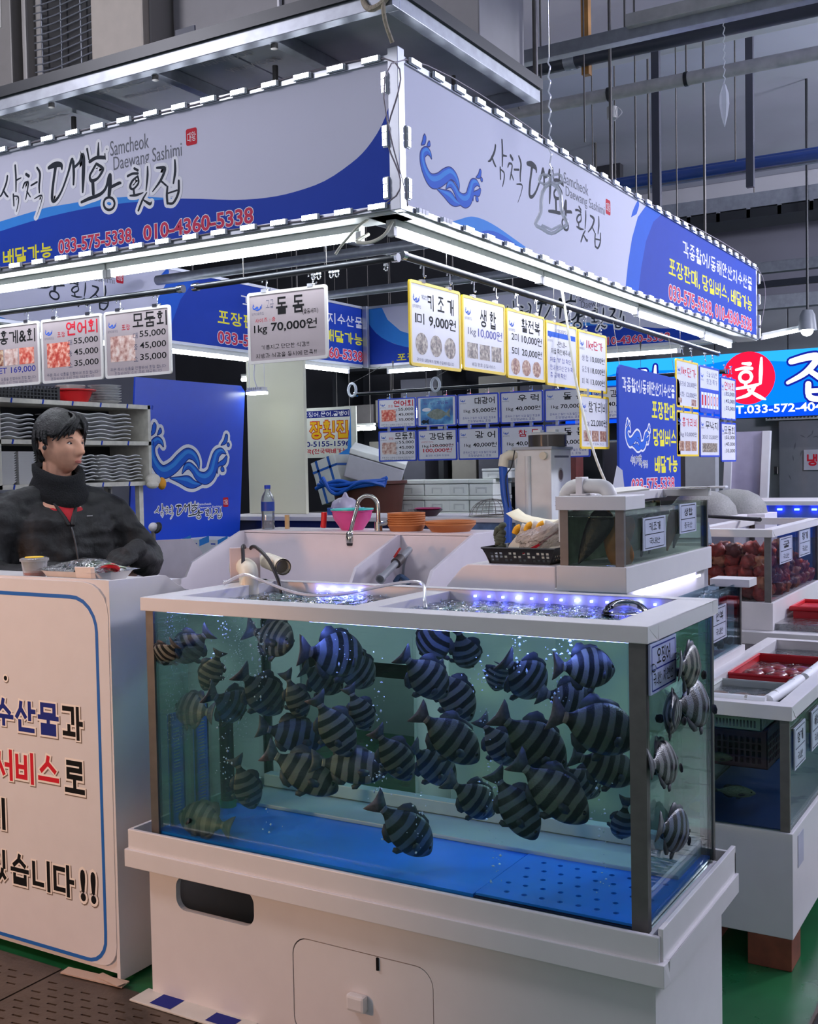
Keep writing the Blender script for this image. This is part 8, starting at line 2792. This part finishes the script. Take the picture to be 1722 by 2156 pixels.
P.poly(circ(c.x, c.z, 0.232, 40), SIGR, 0.002)
hw_ = [[(-0.045, 0.125, 0.02), (0.015, 0.118, 0.035)], [(-0.10, 0.075, 0.02), (-0.03, 0.085, 0.03), (0.03, 0.078, 0.03)], [(-0.02 + 0.05 * math.cos(q), 0.01 + 0.045 * math.sin(q), 0.028) for q in [k * 0.785 for k in range(9)]], [(-0.02, -0.04, 0.028), (-0.02, -0.075, 0.028)], [(-0.11, -0.085, 0.02), (0.03, -0.07, 0.032), (0.09, -0.055, 0.02)], [(0.11, 0.16, 0.02), (0.105, 0.05, 0.034), (0.10, -0.05, 0.024)], [(0.05, -0.08, 0.03), (0.0, -0.14, 0.034), (-0.11, -0.17, 0.012)], [(0.0, -0.10, 0.02), (0.09, -0.16, 0.034), (0.14, -0.185, 0.015)]]
for s in hw_:
 P.stroke([(c.x + x_ * 1.05, c.z + z_ * 1.05, w_) for x_, z_, w_ in s], SIGW, 0.003)
d = hitY(1722, 790, 9.999)
zz = [[(-0.24, 0.10, 0.05), (-0.10, 0.13, 0.06), (-0.02, 0.12, 0.06), (-0.12, -0.0, 0.05), (-0.27, -0.08, 0.03)], [(-0.10, 0.02, 0.04), (0.02, -0.07, 0.05)], [(0.10, 0.16, 0.05), (0.10, -0.06, 0.05)], [(-0.10, -0.10, 0.05), (-0.08, -0.22, 0.05), (0.10, -0.22, 0.05), (0.11, -0.10, 0.05)], [(-0.08, -0.16, 0.04), (0.10, -0.16, 0.04)]]
for gr, m_, l in ((0.018, glow('sign_navy_lit', (20, 30, 140), 0.9), 0.002), (0.0, SIGW, 0.003)):
 for s in zz:
  P.stroke([(d.x + 0.02 + x_, d.z + z_ + 0.03, w_) for x_, z_, w_ in s], m_, l, grow=gr)
 for s in hw_:
  P.stroke([(c.x - 0.95 + x_, c.z + z_, w_) for x_, z_, w_ in s], m_, l, grow=gr)
e = hitY(1548, 872, 9.999)
P.text('T.033-572-4040', e.x, e.z, e.x + 0.80, e.z + 0.075, SIGW, 0.02, 0.003)
P.done('lit_face', ls)
for x in (-3.9, -1.2):
 G().cyl((x, 10.1, 2.5), (x, 10.1, 4.6), 0.012).obj('hanger', STEELD, ls)
t = thing('spot_lamp', 'round bright spot lamp beyond the side sign', 'lamp', (-1.85, 9.4, 2.6))
c = hitY(1700, 690, 9.4)
G().lathe([(0.075, -0.02), (0.06, 0.10), (0.04, 0.14), (0.001, 0.15)], (c.x, 9.4, c.z), 20).obj('shade', mat('lamp_grey', (120, 124, 130), 0.4), t, smooth=True)
G().ball((c.x, 9.38, c.z - 0.02), (0.05, 0.05, 0.05), 14, 9).obj('bulb', glow('bulb_white', (245, 250, 255), 12), t, smooth='all')
G().cyl((c.x, 9.4, c.z + 0.14), (c.x, 9.4, 4.6), 0.01).obj('stem', DARK, t)

# ------------------------------------------------------------------ overhead: canopy deck, machines, rails, pipes
cy0, cx1, cyb, cz = 2.93, -1.775, 4.02, 2.955
dk_ = thing('canopy_deck', 'plywood deck on steel angle bars above the stall sign', 'deck', (-3.6, 3.5, cz))
PLY = mat('film_plywood', (156, 156, 170), 0.4, var=0.12, vscale=5)
xx = -1.80
while xx > -5.5:
 G().box(xx - 0.72, cy0 + 0.03, cz + 0.05, xx - 0.005, cyb, cz + 0.068).obj('plywood_sheet', PLY, dk_)
 xx -= 0.725
for x0, y0, x1, y1 in ((-5.6, cy0, cx1, cy0 + 0.045), (cx1 - 0.045, cy0 + 0.045, cx1, cyb), (-5.6, cyb - 0.045, cx1 - 0.045, cyb)):
 G().box(x0, y0, cz, x1, y1, cz + 0.05).obj('edge_bar', GALV, dk_, bevel=0.002)
G().box(-5.6, cy0 - 0.012, cz + 0.045, cx1 + 0.012, cy0 + 0.01, cz + 0.085).box(cx1 - 0.01, cy0 + 0.01, cz + 0.045, cx1 + 0.012, cyb, cz + 0.085).obj('dark_lip', DARK, dk_)
for x in (-2.27, -2.80, -3.33, -3.86, -4.4):
 G().box(x - 0.02, cy0 + 0.046, cz + 0.005, x + 0.02, cyb - 0.046, cz + 0.049).obj('cross_bar', GALV, dk_, bevel=0.002)
 G().cyl((x, cy0 + 0.06, cz - 0.012), (x, cy0 + 0.06, cz + 0.01), 0.012).obj('bolt', STEEL, dk_)
PTX = mat('ply_print', (196, 192, 196), 0.5, var=0)
for i, x in enumerate((-3.30, -2.78, -3.85, -4.4)):
 for j, y in enumerate((-3.02, -3.12, -3.22)):
  P = Print((0, 0, cz + 0.0495), X_, -Y_)
  P.text(('VINAWOOD', 'BASIC', 'VINAWOOD')[(i + j) % 3], x + 0.04 + 0.05 * j, y, x + 0.28 + 0.05 * j, y + 0.04, PTX, 0.01, 0.0008)
  P.done('stencil_print', dk_)
for i, (x, y) in enumerate(((-1.83, 3.0), (-5.3, 3.0), (-1.79, 4.012), (-5.3, 4.012))):
 G().cyl((x, y, cz + 0.02), (x, y, 4.6), 0.010).obj('hanger_rod', STEELD, dk_)
for i, x in enumerate((-2.4, -3.4, -4.4)):
 G().cyl((x, SY + 0.07, SZ1), (x, SY + 0.07, cz + 0.01), 0.01).obj('sign_hanger', STEELD, dk_)
for i, y in enumerate((3.6, 5.2, 6.8)):
 G().cyl((SX - 0.07, y, SZ1 - 0.01), (SX - 0.07, y, 4.6 if i else cz + 0.01), 0.008).obj('hanger_rod', STEELD, label='thin steel rod holding the side sign, %s from the corner' % ('first', 'second', 'third')[i], cat='rod', group='hanger rods of the signs')
for i, (x, y) in enumerate(((SXL - 0.03, 4.2), (SXL - 0.03, 6.9), (-4.2, SYB - 0.07), (-2.6, SYB - 0.07))):
 G().cyl((x, y, SZ1 - 0.01), (x, y, 4.6), 0.008).obj('hanger_rod', STEELD, label='thin steel rod holding the inner sign, %s one' % ('left near', 'left far', 'far end left', 'far end right')[i], cat='rod', group='hanger rods of the signs')
ROPE = mat('rope_beige', (170, 158, 140), 0.9, bump=0.6, bscale=120)
t = thing('rope', 'beige rope knotted round the deck corner rod', 'rope', (-1.83, 3.0, 2.9))
G().tube(catmull([(-1.86, 2.94, 3.06), (-1.88, 2.93, 3.0), (-1.85, 2.92, 2.955), (-1.80, 2.92, 2.965), (-1.775, 2.93, 3.02), (-1.80, 2.94, 3.07)], 5), 0.010, 8).obj('loop', ROPE, t, smooth=True)
G().tube(catmull([(-1.80, 2.93, 3.2), (-1.795, 2.92, 3.05), (-1.80, 2.92, 2.93), (-1.79, 2.95, 2.85)], 5), 0.007, 7).obj('tail', ROPE, t, smooth=True)
# machines standing on the deck
ACM = mat('unit_grey', (150, 146, 142), 0.5, var=0.05, vscale=4)
ac = thing('condenser_unit', 'grey condenser unit with a wire fan guard on the deck', 'condenser unit', (-3.75, 3.75, cz + 0.085))
zb = cz + 0.07
G().box(-4.02, 3.45, zb + 0.03, -3.99, 4.0, 4.2).box(-3.99, 3.5, zb + 0.03, -3.30, 4.0, 4.2).obj('casing', ACM, ac, bevel=0.01)
G().box(-3.94, 3.49, zb + 0.10, -3.60, 3.505, 4.15).obj('fan_recess', SHB, ac)
for k in range(26):
 z = zb + 0.10 + k * 0.032
 G().tube(catmull([(-3.96, 3.47, z + 0.02), (-3.80, 3.44, z), (-3.58, 3.47, z + 0.04)], 3), 0.003, 5).obj('guard_wire', GALV, ac)
for x in (-3.9, -3.78, -3.66):
 G().cyl((x, 3.462, zb + 0.08), (x, 3.462, 4.16), 0.004, n=5).obj('guard_bar', GALV, ac)
G().box(-3.60, 3.46, zb + 0.03, -3.30, 3.5, 4.2).obj('side_cover', mat('unit_beige', (176, 166, 154), 0.5), ac, bevel=0.01)
G().box(-3.98, 3.52, zb - 0.002, -3.9, 3.98, zb + 0.03).box(-3.4, 3.52, zb - 0.002, -3.32, 3.98, zb + 0.03).obj('feet', DARK, ac)
b2 = thing('machine_cabinet', 'plain grey machine cabinet at the top left on the deck', 'cabinet', (-4.5, 3.7, zb))
G().box(-5.0, 3.42, zb, -4.05, 4.0, 4.3).obj('casing', mat('cabinet_grey', (124, 120, 116), 0.5, var=0.05), b2, bevel=0.008)
G().box(-4.20, 3.418, 3.55, -4.11, 3.42, 3.72).obj('rating_plate', mat('plate_pale', (170, 168, 164), 0.5), b2)
b3 = thing('panel_box', 'grey panelled machine housing behind the condenser', 'housing', (-2.7, 3.8, zb))
for k, (x0, x1) in enumerate(((-3.28, -2.72), (-2.70, -2.10), (-2.08, -1.83))):
 G().box(x0, 3.62, zb, x1, 4.0, 4.3).obj('panel', mat('housing_grey', (132, 130, 132), 0.5, var=0.05), b3, bevel=0.006)
G().box(-2.715, 3.60, zb, -2.705, 3.62, 4.3).obj('conduit', WHITE2, b3)
t = thing('small_plaque', 'small dark blue plaque standing on the deck', 'plaque', (-3.07, 3.2, zb))
a = hitY(388, 70, 3.2)
G().box(a.x - 0.045, 3.2, zb, a.x + 0.05, 3.206, a.z + 0.02).obj('plate', mat('plaque_blue', (32, 42, 66), 0.5), t)

# rails and pipes under the ceiling
def run(name, label, cat, y, pa, pb, r, m_, ext=(0.6, 1.2), flat=False):
 a, b = hitY(*pa, y), hitY(*pb, y)
 z = (a.z + b.z) / 2
 t = thing(name, label, cat, ((a.x + b.x) / 2, y, z))
 if flat:
  G().box(a.x - ext[0], y - r, z - r, b.x + ext[1], y + r, z + r).obj('run', m_, t, bevel=0.003)
 else:
  G().cyl((a.x - ext[0], y, z), (b.x + ext[1], y, z), r, n=16).obj('run', m_, t, smooth=True)
 return t, a.x, b.x, z


def hang(t, x, y, z, r=0.005):
 G().cyl((x, y, z), (x, y, 4.6), r).obj('hanger_rod', STEELD, t)


PIPEW = mat('pipe_white_worn', (178, 176, 174), 0.5, var=0.15, vscale=18)
PIPED = mat('pipe_dark', (44, 48, 60), 0.45)
t, xa, xb, z = run('strut_rail', 'galvanised strut rail running from the side sign to the right', 'rail', 4.6, (945, 145), (1722, 2), 0.028, GALV, (0.0, 1.5), True)
for x in (xa + 0.33, xa + 0.85, xb):
 hang(t, x, 4.6, z)
G().tube(catmull([(xa + 0.30, 4.565, z + 0.03), (xa + 0.30, 4.56, z - 0.035), (xa + 0.36, 4.56, z - 0.05)], 3), 0.006, 6).obj('strut_hook', GALV, t)
t2, xa2, xb2, z2 = run('batten_rail', 'white worn batten lying on the strut rail', 'batten', 4.56, (1320, 38), (1722, -36), 0.026, PIPEW, (0, 1.2), True)
t, xa, xb, z = run('dark_pipe', 'thick dark blue-grey pipe under the ceiling', 'pipe', 5.5, (1014, 160), (1722, 22), 0.045, PIPED, (0.5, 1.5))
hang(t, xa + 0.4, 5.5, z, 0.006)
hang(t, xb + 0.3, 5.5, z, 0.006)
for x in (xa + 0.52,):
 G().cyl((x - 0.03, 5.5, z), (x + 0.03, 5.5, z), 0.05).obj('pipe_clamp', GALV, t, smooth=True)
 G().box(x + 0.05, 5.52, z - 0.08, x + 0.09, 5.56, 4.6).obj('slotted_strip', mat('strip_ochre', (170, 120, 60), 0.5, var=0.2), t)
t, xa, xb, z = run('white_pipe', 'worn white pipe below the thick dark pipe', 'pipe', 6.2, (1100, 238), (1722, 108), 0.036, PIPEW, (0.2, 1.5))
for x in (xa + 0.55, xa + 1.0):
 hang(t, x, 6.2, z)
 G().cyl((x - 0.01, 6.2, z), (x + 0.01, 6.2, z), 0.04).obj('strap', DARK, t, smooth=True)
c = hitY(1282, 232, 6.15)
t = thing('sensor', 'small white sensor can hanging below the worn pipe', 'sensor', (c.x, 6.2, c.z - 0.03))
G().cyl((c.x, 6.2, c.z - 0.035), (c.x, 6.2, c.z + 0.03), 0.03).obj('can', PIPEW, t, smooth=True)
G().tube(catmull([(c.x + 0.025, 6.2, c.z + 0.03), (c.x + 0.06, 6.2, c.z - 0.01), (c.x + 0.01, 6.2, c.z - 0.05)], 4), 0.003, 5).obj('lead', WHITE2, t)
BLC = mat('conduit_blue', (36, 66, 132), 0.35)
t, xa, xb, z = run('blue_conduit', 'blue cable conduit on the strut below the pipes', 'conduit', 8.0, (1292, 392), (1722, 323), 0.036, BLC, (0.2, 1.5))
hang(t, xa + 0.9, 8.0, z)
G().cyl((xa - 0.2, 8.08, z + 0.05), (xb + 1.5, 8.08, z + 0.05), 0.022).obj('upper_conduit', BLC, t, smooth=True)
G().box(xa - 0.2, 8.12, z - 0.02, xb + 1.5, 8.16, z + 0.03).obj('carrier', GALV, t)
t, xa, xb, z = run('cable_tray', 'grey cable tray near the far ceiling', 'cable tray', 9.5, (1390, 452), (1722, 405), 0.06, GALV, (0.5, 1.5), True)
G().box(xa - 0.5, 9.44, z - 0.14, xb + 1.5, 9.9, z - 0.07).obj('underside', DARK, t)
for k in range(8):
 G().box(xa + k * 0.25, 9.44, z - 0.14, xa + 0.03 + k * 0.25, 9.46, z - 0.06).obj('rung', GALV, t)
hang(t, xa + 0.8, 9.5, z)
for i, (py, yy, r) in enumerate(((565, 10.8, 0.05), (600, 11.0, 0.03), (640, 10.6, 0.06))):
 t, xa, xb, z = run('far_rail', 'grey steel rail deep under the ceiling, %s from the top' % ('first', 'second', 'third')[i], 'rail', yy, (1600, py), (1722, py - 12), r, GALV if i != 1 else PIPED, (2.5, 1.5), True)
 hang(t, xb + 0.3, yy, z)
for i, (px, y_, pt, pb) in enumerate(((1380, 6.9, 110, 600), (1578, 7.6, 150, 395))):
 a, b = hitY(px, pt, y_), hitY(px, pb, y_)
 G().box(a.x - 0.025, y_ - 0.02, b.z, a.x + 0.025, y_ + 0.02, 4.6).obj('strut_post', mat('strut_dark', (66, 68, 80), 0.5), label=('slim dark strut post left of the drop ornament', 'wider dark strut post hung near the drop ornament')[i], cat='strut', bevel=0.002)
for i, (px, pt, pb) in enumerate(((1247, 270, 330), (1285, 300, 395), (1424, 320, 420), (1228, 45, 300), (1090, 30, 230))):
 y_ = 6.9 if i < 3 else 5.2
 a, b = hitY(px, pt, y_), hitY(px, pb, y_)
 G().cyl((a.x, y_, b.z - (0.25 if i < 3 else 0)), (a.x, y_, 4.6), 0.004).obj('threaded_rod', STEELD, label='thin ceiling rod, %s from the stall corner' % ('second', 'third', 'fifth', 'fourth', 'nearest')[i], cat='rod', group='thin ceiling rods')
# rails inside the stall roof, seen under the sign
for i, (x0, y0, x1, y1, z, r) in enumerate(((-4.9, 5.2, -2.0, 5.2, 2.75, 0.03), (-3.4, 3.3, -3.4, 7.6, 2.8, 0.02), (-2.9, 3.3, -2.6, 7.6, 2.72, 0.025), (-4.9, 6.6, -2.0, 6.6, 2.8, 0.03))):
 t = thing('roof_strut', 'grey strut inside the stall roof, %s one' % ('near cross', 'left lengthwise', 'right lengthwise', 'far cross')[i], 'strut', ((x0 + x1) / 2, (y0 + y1) / 2, z))
 G().cyl((x0, y0, z), (x1, y1, z), r).obj('bar', GALV, t, smooth=True)
 for q in (0.1, 0.9):
  hang(t, x0 + (x1 - x0) * q, y0 + (y1 - y0) * q, z)
t = thing('roof_strut', 'ochre slotted strut just inside the sign corner', 'strut', (-2.2, 3.6, 2.62))
G().obox((-2.25, 3.62, 2.60), (0.3, 0.18, 0), (0.01, -0.016, 0), (0, 0, 0.018)).obj('bar', MATS['strip_ochre'], t)
hang(t, -2.45, 3.5, 2.6)

# hanging light ornaments
def wire_drop(x, y, z0, z1, t):
 G().tube([(x + 0.004 * math.sin(k * 2.1), y, z0 + (z1 - z0) * k / 24) for k in range(25)], 0.0025, 5).obj('twisted_wire', CLEARW, t, smooth=True)


CLEARW = pane_mat('ornament_clear', (245, 247, 250), 0.25, 0.1, haze=0.5, body=(248, 249, 255))
c = hitY(1525, 215, 4.6)
t = thing('drop_ornament', 'clear faceted drop ornament on a twisted wire', 'ornament', (c.x, 4.6, c.z - 0.08))
wire_drop(c.x, 4.6, c.z + 0.05, 3.33, t)
G().lathe([(0.001, -0.10), (0.012, -0.06), (0.020, -0.01), (0.018, 0.03), (0.008, 0.065), (0.001, 0.075)], (c.x, 4.6, c.z), 7).obj('drop', CLEARW, t)
c = hitY(1160, 425, 3.0)
t = thing('bell_ornament', 'clear wire bell ornament with a bow hanging before the sign', 'ornament', (c.x, 3.0, c.z - 0.09))
wire_drop(c.x, 3.0, c.z + 0.08, hitY(1160, 120, 3.0).z, t)
G().cyl((c.x, 3.0, hitY(1160, 120, 3.0).z), (c.x, 3.0, 4.6), 0.0015, n=5).obj('hanging_thread', CLEARW, t)
c.z -= 0.01
bell = [(-0.018, 0.055), (-0.030, 0.03), (-0.034, -0.02), (-0.050, -0.055), (-0.03, -0.07), (0.0, -0.085), (0.03, -0.07), (0.050, -0.055), (0.034, -0.02), (0.030, 0.03), (0.018, 0.055), (0.0, 0.065)]
P_ = [(c.x + x_ * 0.86 * 0.9, 3.0 + x_ * 0.51 * 0.9, c.z + z_ * 0.95) for x_, z_ in catmull(bell + [bell[0]], 3)]
G().tube(P_, 0.0055, 7).obj('bell_outline', CLEARW, t, smooth=True)
G().tube([(c.x + x_ * 0.7, 3.0 + x_ * 0.42, c.z - 0.07 + 0.4 * abs(x_)) for x_ in (-0.035, -0.015, 0.0, 0.015, 0.035)], 0.004, 6).obj('bell_rim', CLEARW, t, smooth=True)
for s in (-1, 1):
 G().tube([(c.x + s * (0.018 + 0.016 * math.cos(q)) * 0.86, 3.0 + s * (0.018 + 0.016 * math.cos(q)) * 0.51, c.z + 0.075 + 0.014 * math.sin(q)) for q in [k * 0.7 for k in range(9)]], 0.004, 6, closed=True).obj('bow_loop', CLEARW, t, smooth=True)

# ------------------------------------------------------------------ tidy
for o in bpy.data.objects:
 if '_o' in o:
  del o['_o']
for k in ('lit_led', 'blue_led', 'rim_dot_light', 'sign_blue_lit', 'sign_sky_lit', 'sign_deep_lit', 'sign_red_lit', 'sign_white_lit', 'sign_navy_lit', 'bulb_white'):
 if k in MATS:
  MATS[k].cycles.emission_sampling = 'NONE'
